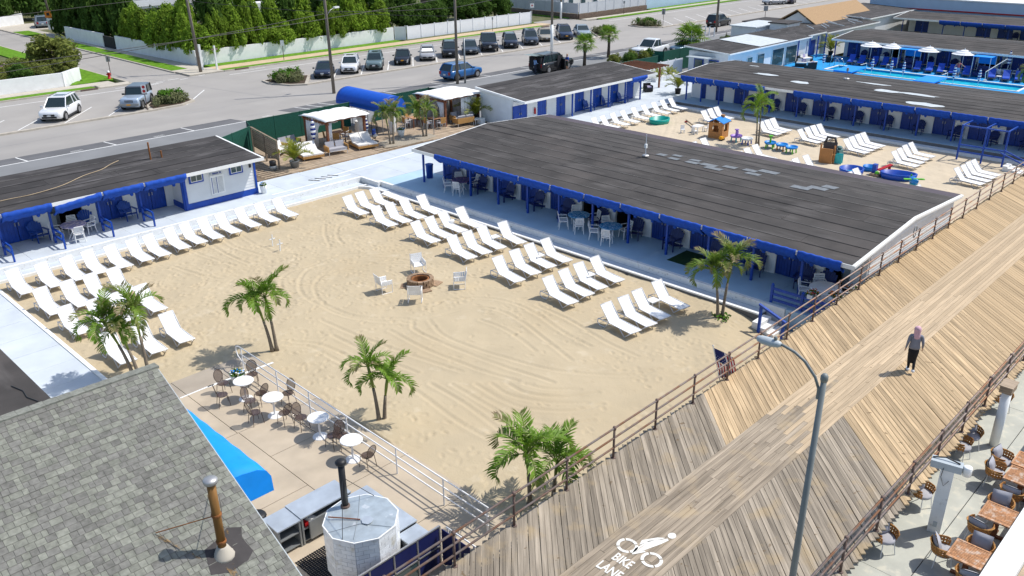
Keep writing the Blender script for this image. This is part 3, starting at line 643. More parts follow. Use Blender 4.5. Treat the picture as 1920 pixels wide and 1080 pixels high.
def roof_sheets(A, parent, s0, s1, rows, m, pieces=3, t=.012, purple=None):
    """rows: list of (d0,z0,d1,z1) strips; each is laid in sheets that lap the next"""
    for i,(d0,z0,d1,z1) in enumerate(rows):
        cuts = sorted([s0,s1]+[random.uniform(s0+.8,s1-.8) for _ in range(random.randrange(pieces-1,pieces+1))])
        for a0,a1 in zip(cuts[:-1],cuts[1:]):
            if a1-a0 < .02: continue
            e = random.uniform(.004,.014); mb = MB(); g_ = .004
            P = [A.p(a0+g_,d0,z0+e),A.p(a1-g_,d0,z0+e),A.p(a1-g_,d1+.05,z1+e*.3),A.p(a0+g_,d1+.05,z1+e*.3)]
            Q = [(x,y,z+t) for x,y,z in P]; mb.hexa(P+Q)
            mm = m if not(purple and purple(i,a0,a1)) else 'roofpurple'
            mb.build('roofing_sheet', MT[mm], parent, False, True)
        if i: 
            for a0,a1 in zip(cuts[:-1],cuts[1:]):
                if a1-a0 < .5: continue
                sm = MB(); wd=.022; c_=[A.p(a0+random.uniform(0,.4),d0-wd,z0+.027),A.p(a1-random.uniform(0,.4),d0-wd,z0+.027),A.p(a1-.05,d0+wd,z0+.03),A.p(a0+.05,d0+wd,z0+.03)]
                sm.add(c_,[(0,1,2,3)]); sm.build('lap_seam', MT['seam' if random.random()<.6 else 'seamdark'], parent, False, True)
def cabana_row(name, label, ax, eave, post, wall, back, s0, s1, posts, zp=.40, ze=2.6, zr=3.1, ridge=None, roofm='roof', unit=2.285, panel=(-.38,.32), open_units=(), closed_only=None,
               chairs=True, aw_drop=.46, aw=True, door_m='navy', sheets=12, postm='blue', endwalls=(True,True), no_aw=(), no_post=(), white_only=(), awsag=None, chair_m='navy', purple=None, aw_m='fabric', mono=False, doorfull=False, chair_skip=()):
    A = Axis(ax); base = A.p((s0+s1)/2, wall, zp); root = thing(name, label, 'building', base)
    ridge = ridge if ridge is not None else (eave+back)/2
    # roof deck
    rb = MB(); t = .16
    if mono:
        P = [A.p(s0,eave,ze-t),A.p(s1,eave,ze-t),A.p(s1,back,zr-t),A.p(s0,back,zr-t),A.p(s0,eave,ze),A.p(s1,eave,ze),A.p(s1,back,zr),A.p(s0,back,zr)]
        rb.hexa(P)
        segs = [(eave,ze,back,zr,sheets)]
    else:
        for (d0,z0,d1,z1) in ((eave,ze,ridge,zr),(ridge,zr,back,ze+.12)):
            rb.hexa([A.p(s0,d0,z0-t),A.p(s1,d0,z0-t),A.p(s1,d1,z1-t),A.p(s0,d1,z1-t),A.p(s0,d0,z0),A.p(s1,d0,z0),A.p(s1,d1,z1),A.p(s0,d1,z1)])
        k = max(1,int(round(sheets*(ridge-eave)/(back-eave)))); segs = [(eave,ze,ridge,zr,k),(ridge,zr,back,ze+.12,sheets-k)]
    roof = rb.build('roof', MT['white'], root, False, True)
    rows = []
    for d0,z0,d1,z1,k in segs:
        k = max(1,k)
        for i in range(k):
            u0, u1 = i/k, (i+1)/k; ee = .03 if (i==0 and d0==eave) else 0
            rows.append((d0+(d1-d0)*u0+ee, z0+(z1-z0)*u0, d0+(d1-d0)*u1-(.08 if i==k-1 and d1==back else 0), z0+(z1-z0)*u1))
    for i,r in enumerate(rows):
        pass
    roof_sheets(A, roof, s0+.10, s1-.10, rows, roofm, 3, purple=purple)
    # front wall: header, piers, doors
    hd = MB(); A.box(hd, s0+.25,s1-.25,wall,wall+.12,2.02,ze-.1); hd.build('wall_header', MT['siding'], root, False, True)
    cb = MB(); A.box(cb, s0+.1,s1-.1,eave+.12,wall,ze-.2,ze-.165); cb.build('porch_ceiling', MT['white'], root, False, True)
    P = sorted(posts); W0, W1 = s0+.25, s1-.25
    edges = []
    for i,p in enumerate(P):
        a0,a1 = p+panel[0],p+panel[1]; edges.append((a0,a1))
        pm = MB(); A.box(pm, max(a0,W0),min(a1,W1),wall-.015,wall+.10,zp,2.02); siding(pm,A,max(a0,W0),min(a1,W1),wall-.015,zp,2.02,-1,.20); pm.build('wall_panel', MT['siding'], root, False, True)
    gaps = [(edges[i][1],edges[i+1][0]) for i in range(len(edges)-1)]
    if edges[0][0]-W0 > .1: gaps.insert(0,(W0,edges[0][0]))
    if W1-edges[-1][1] > .1: gaps.append((edges[-1][1],W1))
    for gi,(a0,a1) in enumerate(gaps):
        wd = a1-a0
        if gi in white_only or wd < .5:
            pm = MB(); A.box(pm,a0+.002,a1-.002,wall-.012,wall+.10,zp,2.02); pm.build('wall_panel', MT['siding'], root, False, True); continue
        if gi in open_units:
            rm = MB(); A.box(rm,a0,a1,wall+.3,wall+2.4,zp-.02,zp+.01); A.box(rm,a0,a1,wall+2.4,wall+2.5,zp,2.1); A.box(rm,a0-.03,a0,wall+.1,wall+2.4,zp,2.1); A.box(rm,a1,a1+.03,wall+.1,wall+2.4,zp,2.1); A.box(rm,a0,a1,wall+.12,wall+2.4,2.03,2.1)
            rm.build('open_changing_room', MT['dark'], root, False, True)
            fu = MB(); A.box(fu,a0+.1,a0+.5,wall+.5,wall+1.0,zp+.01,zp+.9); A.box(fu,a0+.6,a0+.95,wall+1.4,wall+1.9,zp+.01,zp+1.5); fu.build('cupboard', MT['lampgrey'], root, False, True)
            continue
        nl = 2 if wd > 1.1 else 1
        if wd > 2.6: nl = 3
        for l in range(nl):
            b0,b1 = a0+wd*l/nl, a0+wd*(l+1)/nl; dm = MB(); A.box(dm,b0+.012,b1-.012,wall+.01,wall+.06,zp+.02,2.015)
            nbv = 5
            for q in range(nbv): A.box(dm,b0+.02+(b1-b0-.04)*q/nbv+.006,b0+.02+(b1-b0-.04)*(q+1)/nbv-.006,wall-.004,wall+.02,zp+.04,2.0)
            dr = dm.build('door', MT[door_m], root, False, True)
            hm = MB(); hx = b1-.09 if l==0 else b0+.09; A.box(hm,hx-.02,hx+.02,wall-.05,wall-.003,zp+.85,zp+1.02); hm.build('handle', MT['grey'], dr, False, True)
    # body behind: end walls and back wall
    eb = MB(); A.box(eb,W0,W0+.12,wall+.12,back-.35,-.3,ze-.06); A.box(eb,W1-.12,W1,wall+.12,back-.35,-.3,ze-.06); A.box(eb,W0+.12,W1-.12,back-.47,back-.35,-.3,ze-.04)
    eb.build('wall', MT['siding'], root, False, True)
    for e,(sd,on) in enumerate(zip((W0,W1),endwalls)):
        if not on: continue
        sm = MB(); siding(sm,A,wall+.12,back-.35,sd,-.2,ze-.04,-1 if e==0 else 1,.165,'d')
        gz = ze-.03
        sm.build('end_siding', MT['siding'], root, False, True)
        if mono:
            gm = MB(); gm.add([A.p(sd,wall,ze-.1),A.p(sd,back-.3,ze-.1),A.p(sd,back-.3,zr-.14)],[(0,1,2)]); gm.build('gable', MT['siding'], root, False, True)
        else:
            gm = MB(); gm.add([A.p(sd,wall,ze-.12),A.p(sd,back-.3,ze-.12),A.p(sd,ridge,zr-.13)],[(0,1,2)]); gm.build('gable', MT['siding'], root, False, True)
    # fascia trim
    fm = MB(); A.box(fm,s0-.02,s1+.02,eave-.035,eave-.002,ze-.17,ze+.015); fm.build('fascia', MT['white'], root, False, True)
    for sd in (s0-.04,s1+.002):
        fm = MB()
        for (d0,z0,d1,z1,_k) in segs:
            fm.hexa([A.p(sd,d0,z0-.10),A.p(sd+.038,d0,z0-.10),A.p(sd+.038,d1,z1-.10),A.p(sd,d1,z1-.10),A.p(sd,d0,z0-.005),A.p(sd+.038,d0,z0-.005),A.p(sd+.038,d1,z1-.005),A.p(sd,d1,z1-.005)])
        fm.build('rake_board', MT['white'], root, False, True)
    # posts and rolled awnings
    for i,p in enumerate(P):
        if i in no_post: continue
        pm = MB(); A.box(pm,p-.05,p+.05,post-.05,post+.05,zp,ze-.165); pm.build('post', MT[postm], root, False, True)
    bm = MB(); A.box(bm,s0+.2,s1-.2,post-.05,post+.05,ze-.33,ze-.205); bm.build('porch_beam', MT['white'], root, False, True)
    if aw:
        for i in range(len(P)-1):
            if i in no_aw: continue
            sg = 0.0 if not awsag else awsag.get(i,0.0)
            awning(A, root, P[i]+.03, P[i+1]-.05, eave-.0, ze-.0, aw_drop, m=aw_m, seed=i*37+len(label), sag=sg)
    return root
# A: the long row along the beach
PA = [37.37-2.285*k for k in range(11)] + [12.55]
bldA = cabana_row('cabana_building', 'long white and blue cabana row with dark roof beside the lounger beach', 'X', 31.75, 32.45, 33.9, 44.0, 12.08, 39.42, PA, zr=3.1, ridge=37.9, panel=(-.38,.46), open_units=(0,5,6), sheets=13, no_post=(0,),
                  purple=lambda i,a0,a1: i==12 or (i==11 and a0>33))
mb = MB().box(32.40,32.50,39.22,39.32,.40,2.44); mb.build('post', MT['blue'], bldA, False, True)
for (y,x,w_,l_,r_) in [(26.6,39.3,.5,.9,0),(25.6,39.0,.45,1.0,.1),(25.9,39.8,.4,.9,0),(24.4,39.0,.5,1.2,0),(24.6,39.6,.4,1.0,.1),(23.5,39.2,.55,1.5,0),(22.9,38.7,.5,1.6,.0),(22.5,39.7,.5,1.2,.1),(21.4,39.9,.5,1.2,0),(20.9,39.3,.45,1.3,0),(20.6,40.4,.6,1.7,0),(17.9,38.6,.6,1.5,.1),(17.3,39.2,.55,1.5,0),(17.0,39.9,.6,1.1,0)]:
    zz = 3.1-(x-37.9)*(.38/6.1); sl = math.atan(.38/6.1)
    MB().ob((x,y,zz+.042),(w_,l_*.62,.008),(0,sl,r_*.4)).build('roof_patch', MT['patch'], bldA, False, True)
# small roof mast
mp = thing('roof_antenna','white pole antenna with junction box on the long cabana roof','antenna',(38.1,26.87,3.12))
MB().lathe([(.16,0),(.2,.08),(.14,.13)],10).build('base', MT['galv'], mp); MB().tube([(0,0,.1),(0,0,1.25)],.022,6).build('mast', MT['whitemetal'], mp); MB().box(-.08,.06,-.06,.06,.5,.72).build('junction_box', MT['white'], mp)
# B: the row behind the play sand
PB = [41.6,40.1,38.3,35.95,33.55,31.15,28.78,26.45,24.1,21.75,19.3,16.9,14.5]
bldB = cabana_row('cabana_building', 'white and navy cabana row behind the play sand with stained dark roof', 'X', 63.55, 64.6, 66.0, 73.3, 12.6, 42.2, PB, zr=2.95, ridge=68.6, sheets=11, no_aw=(7,), panel=(-.62,.36))
for (x,y,w_,l_) in [(67.3,35.6,.7,2.3),(66.2,31.9,.9,1.9),(68.6,26.8,.5,3.2),(66.9,25.2,.8,2.6),(67.0,22.9,.6,3.0),(64.6,21.6,.9,3.0),(70.6,38.6,.35,1.2)]:
    mb = MB(); n = 14; pts = []
    rr = random.Random(int(x*100))
    for i in range(n): t=2*math.pi*i/n; k=rr.uniform(.7,1.1); xx=x+w_*.5*k*math.cos(t); yy=y+l_*.5*k*math.sin(t); pts.append((xx,yy,(2.6+(xx-63.55)*(.35/5.05) if xx<68.6 else 2.95-(xx-68.6)*(.23/4.7))+.045))
    mb.add(pts,[tuple(range(n))]); mb.build('roof_coating', MT['silver'], bldB, False, True)
mp = thing('roof_antenna','small mast on the middle of the stained back cabana roof','antenna',(69.16,29.45,2.93)); MB().lathe([(.25,0),(.25,.12),(.2,.15)],8).build('base', MT['galv'], mp); MB().tube([(0,0,.1),(0,0,1.0)],.025,5).build('mast', MT['grey'], mp); MB().box(-.1,.1,-.07,.07,.7,.95).build('junction_box', MT['grey'], mp)
# E: pool row
PE = [42.3-2.42*k for k in range(12)]
bldE = cabana_row('cabana_building', 'white and navy cabana row facing the turquoise pool', 'X', 94.2, 95.2, 97.2, 104.3, 15.5, 42.4, PE, zr=3.0, ridge=99.4, sheets=11, aw=False, panel=(-.55,.4), open_units=(4,8))
# F: farthest row
PF = [45.0-2.6*k for k in range(11)]
bldF = cabana_row('cabana_building', 'farthest white cabana row with blue valances under the pale blue wall', 'X', 119, 121, 124.2, 127.2, 17, 45.6, PF, zr=3.0, ridge=124, sheets=6, white_only=(8,9), panel=(-.5,.35), no_aw=(8,9))
bldF2 = MB()
# C: small row near the street
PC = [48.15,50.4,52.7,55.05,57.4,59.7,61.9]
bldC = cabana_row('cabana_building', 'white cabana row with bright blue doors near the parked people carrier', 'Y', 43.95, 44.6, 45.4, 49.3, 46.4, 63.4, PC, zr=3.08, mono=True, roofm='roofY', sheets=6, aw=True, no_aw=(0,1,2,3,4), door_m='blue', panel=(.05,1.2), chairs=True, no_post=(0,1))
# D: left row with the sided store room
PD = [-1.3,1.05,3.4,5.7,8.05,10.4,12.75,15.15,17.33,19.7]
bldD = cabana_row('cabana_building', 'left cabana row with blue awnings and black flat roof', 'Y', 44.0, 44.9, 46.4, 49.4, -2, 24.4, PD, ze=2.7, zr=3.1, mono=True, roofm='roofY', sheets=6, open_units=(7,), door_m='blue', panel=(-.35,.35), awsag={6:.22}, white_only=(11,))
# store room of D
st = MB().box(19.8,24.2,44.86,46.38,.40,2.6); siding(st,Axis('Y'),19.9,24.1,44.86,.75,2.55,-1,.165); st.build('store_room_wall', MT['siding'], bldD, False, True)
MB().box(19.79,24.26,44.80,44.855,.40,.74).build('base_board', MT['blue'], bldD, False, True)
MB().box(24.13,24.24,44.79,44.90,.40,2.56).build('corner_board', MT['blue'], bldD, False, True); MB().box(19.74,19.9,44.79,44.95,.40,2.56).build('corner_board', MT['blue'], bldD, False, True); MB().box(19.735,19.795,44.95,46.38,.40,.72).build('base_board', MT['blue'], bldD, False, True)
for x in (20.55,23.0):
    wn = MB().box(x-.42,x+.42,44.76,44.84,1.86,2.40).build('window', MT['blue'], bldD, False, True)
    MB().box(x-.34,x+.34,44.745,44.765,1.94,2.32).build('window_frame', MT['white'], wn, False, True)
    for sx in (-.31,.02): MB().box(x+sx,x+sx+.29,44.735,44.748,1.98,2.28).build('pane', MT['paneglass'], wn, False, True)
bo = MB().box(21.35,22.2,44.79,44.835,.95,2.05).build('notice_board', MT['white'], bldD, False, True)
for x in (21.43,21.72): MB().box(x,x+.035,44.783,44.792,1.0,1.95).build('notice_column', MT['navy'], bo, False, True)
for k in range(14): MB().box(21.5,21.7,44.784,44.791,1.05+.065*k,1.07+.065*k).box(21.8,22.12,44.784,44.791,1.05+.065*k,1.07+.065*k).build('notice_line', MT['grey'], bo, False, True)
for k in range(9):
    if k != 6: MB().box(21.55+.06*k,21.595+.06*k,44.783,44.8,2.12,2.19+.02*(k in (0,7))).build('faded_letter', MT['navy'], bldD, False, True)
MB().lathe([(.06,0),(.08,.05),(.06,.1)],8,(21.42,44.79,2.14)).build('crest', MT['lampgrey'], bldD, False, True)
MB().box(23.85,23.95,44.74,44.835,2.05,2.25).build('wall_lamp', MT['black'], bldD, False, True)
for (x,h_) in ((19.3,1.05),(19.95,.45)): MB().tube([(x,47.4,2.9),(x,47.4,2.9+h_)],.05,8).build('vent_pipe', MT['rust'], bldD, False, True)
# blue porch rails of D
for x in (5.7,8.05,10.4,12.75,15.15,17.33):
    MB().box(x-.04,x+.04,43.55,43.63,.40,1.2).build('rail_post', MT['blue'], bldD, False, True)
    for z in (.78,1.14): MB().box(x-.035,x+.035,43.63,44.85,z,z+.08).build('porch_rail', MT['blue'], bldD, False, True)
# hose on D's roof
hp = [(8.5,45.3),(11,45.7),(12.4,45.7),(14,46.1),(15.4,46.9),(16.5,47.3),(17.3,47.9),(18.1,48.35)]
tag(MB().tube([(x,y,2.7+(y-44)*.074+.04) for x,y in cr(hp,.25)],.017,5).build('hose', MT['walktan'], None, True),'pale hose lying in a curve across the left black roof','hose')
# kerbs, bits and covers of the far club buildings
def simple_block(name,label,x0,x1,y0,y1,z0,z1,zr,rm='roof',wm='siding',sheets=5,pieces=2,over=.4):
    r = thing(name,label,'building',((x0+x1)/2,(y0+y1)/2,z0)); MB().box(x0,x1,y0,y1,z0-.6,z1-.14).build('wall',MT[wm],r,False,True)
    X0,X1,Y0,Y1 = x0-over,x1+over,y0-over,y1+over
    ro = MB().hexa([(X0,Y0,z1-.13),(X1,Y0,z1-.13),(X1,Y1,zr-.13),(X0,Y1,zr-.13),(X0,Y0,z1),(X1,Y0,z1),(X1,Y1,zr),(X0,Y1,zr)]).build('roof',MT['white'],r,False,True)
    rows=[(Y0+(Y1-Y0)*i/sheets+(.04 if i==0 else 0), z1+(zr-z1)*i/sheets, Y0+(Y1-Y0)*(i+1)/sheets-(.08 if i==sheets-1 else 0), z1+(zr-z1)*(i+1)/sheets) for i in range(sheets)]
    roof_sheets(Axis('Y'),ro,X0+.08,X1-.08,rows,rm,pieces); return r
bh = simple_block('club_house','low white club house with glazed doors beside the pool deck',75.6,92.0,44.2,48.7,.4,2.9,3.25,'roofY',sheets=5)
MB().hexa([(81.3,44.0,2.955),(87.2,44.0,2.955),(86.6,48.6,3.29),(81.0,48.6,3.29),(81.3,44.0,2.975),(87.2,44.0,2.975),(86.6,48.6,3.31),(81.0,48.6,3.31)]).build('roof_coating',MT['silver'],bh,False,True)
for (x,wd,z0,z1) in ((77.0,1.2,1.2,2.0),(79.2,1.0,1.2,2.1),(81.2,1.4,.9,2.2),(84.3,2.4,.45,2.35),(87.2,2.4,.45,2.35)):
    f_ = MB().box(x,x+wd,44.12,44.19,z0,z1).build('window_frame',MT['white'],bh,False,True)
    n = max(1,int(wd/.75))
    for q in range(n): MB().box(x+.06+(wd-.06)*q/n,x+(wd-.06)*(q+1)/n,44.09,44.125,z0+.07,z1-.07).build('pane',MT['paneglass'],f_,False,True)
for y in (45.2,46.9):
    f_ = MB().box(75.5,75.59,y,y+1.1,1.1,2.1).build('window_frame',MT['blue'],bh,False,True); MB().box(75.46,75.51,y+.1,y+1.0,1.2,2.0).build('pane',MT['paneglass'],f_,False,True)
sv = MB().box(74.0,75.58,45.6,48.0,2.35,2.43).build('serving_hatch_cover',MT['lampgrey'],bh,False,True)
bi = simple_block('changing_wing','white changing wing with open blue porch by the pool sofas',92.8,97.5,45.2,48.6,.4,2.8,3.1,'roofY',sheets=4)
for x in (89.8,92.4,94.4,96.3): MB().box(x-.05,x+.05,44.0,44.1,.4,2.75).build('post',MT['blue'],bi,False,True)
for x in (93.0,95.0): MB().box(x,x+1.1,45.13,45.19,.42,2.1).build('door',MT['navy'],bi,False,True)
bj = simple_block('service_block','jumble of low dark roofed service sheds beyond the pool entrance',98.3,112,45.0,50.2,.4,2.7,2.9,'roofY',sheets=6,pieces=3)
for (x,y,w_,l_,z) in ((95.0,52.3,6.5,3.2,2.9),(100.5,54.2,5.5,2.8,2.8),(97.5,49.6,3.2,2.2,3.3)):
    MB().box(x,x+w_,y,y+l_,.2,z).build('shed_wall',MT['siding'],bj,False,True); MB().box(x-.2,x+w_+.2,y-.2,y+l_+.2,z,z+.12).build('shed_roof',MT['silver' if x==95.0 else 'roofY'],bj,False,True)
mb = MB()
for k in range(9): mb.tube([(98+k*1.6,45.2+random.uniform(-.6,1.5),3.0),(99.5+k*1.6,47+random.uniform(-1,2),3.1)],.05,5)
mb.build('roof_pipes',MT['lampgrey'],bj,False,True)
bt = thing('gabled_house','house with tan shingled gable roof behind the service sheds','building',(109,51.4,.4))
MB().box(103.4,119.4,48.8,53.9,-.2,2.6).add([(103.4,48.8,2.6),(103.4,53.9,2.6),(103.4,51.3,4.1)],[(0,1,2)]).build('wall',MT['siding'],bt,False,True)
MB().hexa([(103,48.3,2.55),(119.8,48.3,2.55),(119.8,51.3,4.35),(103,51.3,4.35),(103,48.3,2.67),(119.8,48.3,2.67),(119.8,51.3,4.47),(103,51.3,4.47)]).hexa([(103,51.3,4.35),(119.8,51.3,4.35),(119.8,54.4,2.55),(103,54.4,2.55),(103,51.3,4.47),(119.8,51.3,4.47),(119.8,54.4,2.67),(103,54.4,2.67)]).build('roof',MT['tanroof'],bt,False,True)
bk = simple_block('club_hall','wide hall with black ribbed roof in front of the pale blue wall',112.6,127.0,46.2,53.0,.4,3.0,3.4,'roofY',sheets=7)
bg_ = thing('water_park_building','long pale blue wall of the water park building on the horizon','building',(134,34,.2))
MB().box(127.4,142,8,52.5,-.3,4.35).build('wall',MT['skyblue'],bg_,False,True); MB().box(127.2,127.395,8,52.6,2.95,3.1).build('flashing',MT['red'],bg_,False,True); MB().box(127.3,142.1,7.9,52.6,4.36,4.5).build('coping',MT['white'],bg_,False,True)
sd = thing('water_slide','tangle of blue water slide tubes above the pale blue wall','water slide',(150,38,4))
for k in range(7):
    x0 = 146+random.uniform(0,8); y0 = 24+4*k; mbs = MB().tube([(x0,y0,.2),(x0+1,y0+2,4.6),(x0,y0+4,6.6),(x0+3,y0+6,5.2),(x0+1,y0+9,4.4)],.55,8)
    mbs.build('slide_tube',MT[('blue','cyanfab','white')[k%3]],sd,True,True)
# ================================================================ FURNITURE AND PLANTS
def shift(mb, d):
    mb.v = [(x+d[0],y+d[1],z+d[2]) for x,y,z in mb.v]; return mb
# ---- white sling lounger, foot towards -Y
def b_lounger(flatback=False):
    r = thing('sun_lounger','x','lounger'); w_ = .30; ang = R(49 if not flatback else 2); bl = .82
    hy, hz = .28, .31; ty, tz = hy+bl*math.cos(ang), hz+bl*math.sin(ang)
    def sheet(y0,z0,y1,z1,n,sag):
        mb = MB(); P=[]
        for i in range(n+1):
            t=i/n; s_=sag*math.sin(math.pi*t)
            for x in (-w_+.005,w_-.005): P.append((x,y0+(y1-y0)*t,z0+(z1-z0)*t-s_))
        F=[(2*i,2*i+1,2*i+3,2*i+2) for i in range(n)]; k=len(P); P+= [(x,y,z-.012) for x,y,z in P]; F+=[tuple(k+q for q in reversed(f)) for f in F]
        F+=[(0,2*n,k+2*n,k)] if False else []
        mb.add(P,F); return mb
    sheet(-.92,.29,hy,hz,5,.012).build('seat',MT['sling'],r,True); sheet(hy+.01,hz+.005,ty,tz,5,.02).build('backrest',MT['sling'],r,True)
    fr = MB()
    for x in (-w_,w_): fr.tube([(x,-.95,.285),(x,hy+.05,hz-.005),(x,hy+.62,hz-.03)],.021,5); fr.tube([(x,hy,hz),(x,ty,tz)],.018,5)
    fr.tube([(-w_,-.95,.285),(w_,-.95,.285)],.02,5); fr.tube([(-w_,-.80,.27),(w_,-.80,.27)],.015,5); fr.tube([(-w_,ty,tz),(w_,ty,tz)],.018,5); fr.tube([(-w_,hy+.6,hz-.03),(w_,hy+.6,hz-.03)],.018,5)
    fr.build('frame',MT['frame'],r,True)
    for x in (-w_-.015,w_+.015):
        MB().tube([(x,-.93,.28),(x,-.62,.02),(x,-.34,.29)],.022,5).build('front_leg',MT['frame'],r,True)
        MB().tube([(x,hy+.02,.30),(x,hy+.22,.03),(x,hy+.50,.02),(x,hy+.66,.12),(x,hy+.62,.30)],.020,5).build('rear_leg',MT['frame'],r,True)
    if not flatback: MB().tube([(-w_+.05,hy+.36,hz+.02),(-w_+.05,hy+.30,hz+.30)],.012,4).tube([(w_-.05,hy+.36,hz+.02),(w_-.05,hy+.30,hz+.30)],.012,4).build('back_strut',MT['frame'],r)
    return r
def lounger(x,y,rz,label,group): return place('lounger',b_lounger,(x,y,.0),rz,label,'lounger',group)
FO = lambda x,y: (x+.315,y+.62)     # from the near front foot to the lounger's centre
G1 = 'white loungers on the beach'
def lrow(feet, rz, label, first=0):
    for i,(x,y) in enumerate(feet):
        cx,cy = x+.315*math.cos(rz)-.62*math.sin(rz)*1, y+.62*math.cos(rz)+.315*math.sin(rz)
        lounger(cx,cy,rz+random.uniform(-.03,.03),label % ORD[i+first],G1)
lrow([(9.32,39.81),(10.50,39.65),(11.60,39.65),(12.60,39.75),(13.65,39.65),(14.73,39.72),(15.60,39.75),(16.75,39.94),(17.68,40.04),(18.65,40.06),(19.71,40.16),(20.92,40.27),(22.10,40.25),(23.27,40.29)],R(0),'white sling lounger, %s from left in the back row along the left ledge')
lrow([(9.42,36.62),(10.52,36.59),(11.50,36.65),(12.52,36.60)],R(0),'white sling lounger, %s from left in the second row of the left block')
lrow([(9.43,33.90),(10.50,33.72),(11.42,33.70),(12.55,33.75)],R(0),'white sling lounger, %s from left in the third row of the left block')
lrow([(9.67,30.19),(10.86,30.15),(12.01,30.21)],R(0),'white sling lounger, %s from left in the front row behind the left palms')
RG = [[(26.13,37.66),(27.08,37.75),(28.07,37.71)],[(26.04,34.97),(26.92,34.85),(27.90,34.78),(29.07,34.71)],[(25.95,31.43),(26.91,31.45),(27.95,31.55),(29.08,31.45)],[(25.68,28.47),(26.64,28.40),(27.62,28.36),(28.85,28.12)],[(25.25,24.84),(26.40,24.88),(27.46,24.90),(28.53,24.82)],[(25.08,21.54),(26.18,21.57),(27.20,21.60),(28.32,21.54)],[(24.68,17.95),(25.65,17.85),(26.59,17.84),(27.95,17.80)]]
for i,row in enumerate(RG): lrow(row,R(-9 if i>2 else -4),'white lounger, %s from the fire pit side, '+ORD[i]+' row beside the long cabanas')
place('flatlounger',lambda: b_lounger(True),(29.55,38.45,0),R(-2),'white lounger lying flat beside the raised ones near the walk','lounger',G1)
G2 = 'white loungers on the play sand'
def lback(pts, rz, label):     # given the top of the backrest
    for i,(x,y) in enumerate(pts): lounger(x+.80*math.sin(rz),y-.80*math.cos(rz),rz+random.uniform(-.03,.03),label % ORD[i],G2)
lback([(51.61,41.5),(52.63,41.45),(53.90,41.45),(55.21,41.45),(56.70,41.5),(58.12,41.5),(59.52,41.5),(60.79,41.5),(61.92,41.45)],R(-6),'white lounger, %s from left in the line along the back walk')
lback([(59.48,36.60),(60.50,36.65),(61.40,36.61)],R(-10),'white lounger, %s of three beside the toy playhouse')
lback([(59.04,31.22),(59.87,31.20),(60.65,31.17)],R(-10),'white lounger, %s of three behind the play sand palm')
lback([(58.71,27.88),(59.61,27.81),(60.43,27.76),(61.17,27.63)],R(-10),'white lounger, %s of four behind the toy water tables')
lback([(58.17,24.18),(59.02,24.17),(59.95,24.16),(60.74,24.09)],R(-10),'white lounger, %s of four behind the toy climber')
lback([(57.06,20.38),(58.08,20.43),(59.12,20.49),(60.13,20.47)],R(-10),'white lounger, %s of four behind the blue paddling pools')
lback([(55.69,15.98),(56.59,15.89),(57.53,15.90),(58.33,15.84)],R(-10),'white lounger, %s of four nearest the boardwalk rail on the play sand')
lback([(50.27,31.50),(51.68,31.62)],R(-10),'white lounger, %s of two half hidden by the roof near the playhouse')
lback([(50.08,27.81),(51.22,27.94),(52.46,28.01)],R(-10),'white lounger, %s of three half hidden by the roof near the palm')
lback([(50.05,24.25),(50.98,24.31),(52.18,24.18)],R(-10),'white lounger, %s of three half hidden by the roof near the climber')
lback([(50.29,20.39),(51.31,20.46)],R(-10),'white lounger, %s of two half hidden by the roof near the paddling pool')
lback([(50.28,16.32)],R(-10),'white lounger, %s and only back showing over the roof by the toy plane')
# small side tables between loungers
def b_side():
    r = thing('side_table','x','table'); MB().box(-.24,.24,-.21,.21,.36,.40).build('table_top',MT['whiteplastic'],r)
    for sx in (-1,1):
        for sy in (-1,1): MB().tube([(sx*.20,sy*.17,.36),(sx*.225,sy*.195,0)],.02,5).build('leg',MT['whiteplastic'],r)
    return r
for i,(x,y) in enumerate([(28.62,29.25),(28.25,25.85),(28.05,22.55),(27.72,18.75)]): place('side',b_side,(x,y,0),R(-8),'small white plastic side table beside the last lounger of the %s row'%ORD[i+3],'table','small white side tables')
bk_ = thing('storage_drum','white plastic drum between the loungers of the third row','drum',(28.62,32.6,0)); MB().lathe([(.19,0),(.20,.42),(.21,.45)],14).build('drum_body',MT['whiteplastic'],bk_,True); MB().lathe([(.21,.455),(.20,.485)],14).build('lid',MT['whiteplastic'],bk_)
# ---- slatted beach armchair (back towards +X, faces -X)
def b_adiron(m):
    def f():
        r = thing('slatted_armchair','x','chair'); M_ = MT[m]
        s_ = MB()
        for k in range(6): s_.ob((-.30+.11*k,0,.36-.022*k),(.10,.52,.02),(0,R(11),0))
        s_.build('seat',M_,r)
        bk = MB(); 
        for k in range(7):
            y = -.27+.09*k; hgt_ = .70-.017*(k-3)**2*1.1; ly = (k-3)*.010
            bk.ob((.27+.13*hgt_/ .66+.02,y+ly*1.2,.30+hgt_/2*.93),(.02+.004*(k%2),.098,hgt_),(R(-1.6*(k-3)),R(22),0))
        bk.box(.30,.33,-.27,.27,.42,.48); bk.build('backrest',M_,r)
        for sy in (-1,1):
            MB().ob((-.02,sy*.33,.575),(.66,.12,.022),(0,0,0)).ob((-.30,sy*.33,.575),(.12,.14,.024)).build('armrest',M_,r)
            MB().ob((-.30,sy*.30,.285),(.09,.03,.57)).build('front_leg',M_,r)
            MB().ob((.12,sy*.285,.235),(.92,.03,.10),(0,R(17),0)).ob((.36,sy*.30,.30),(.05,.03,.55),(0,R(14),0)).build('rear_leg',M_,r)
        return r
    return f
GA = 'blue armchairs outside the cabanas'
for k,p in enumerate(PA[:-1]):
    lab = 'navy slatted armchair, %s along the long cabana porch from the far end'%ORD[k]
    place('adN',b_adiron('navychair'),(33.22,p+.22+random.uniform(-.06,.06),.40),R(random.uniform(-14,22)),lab,'chair',GA)
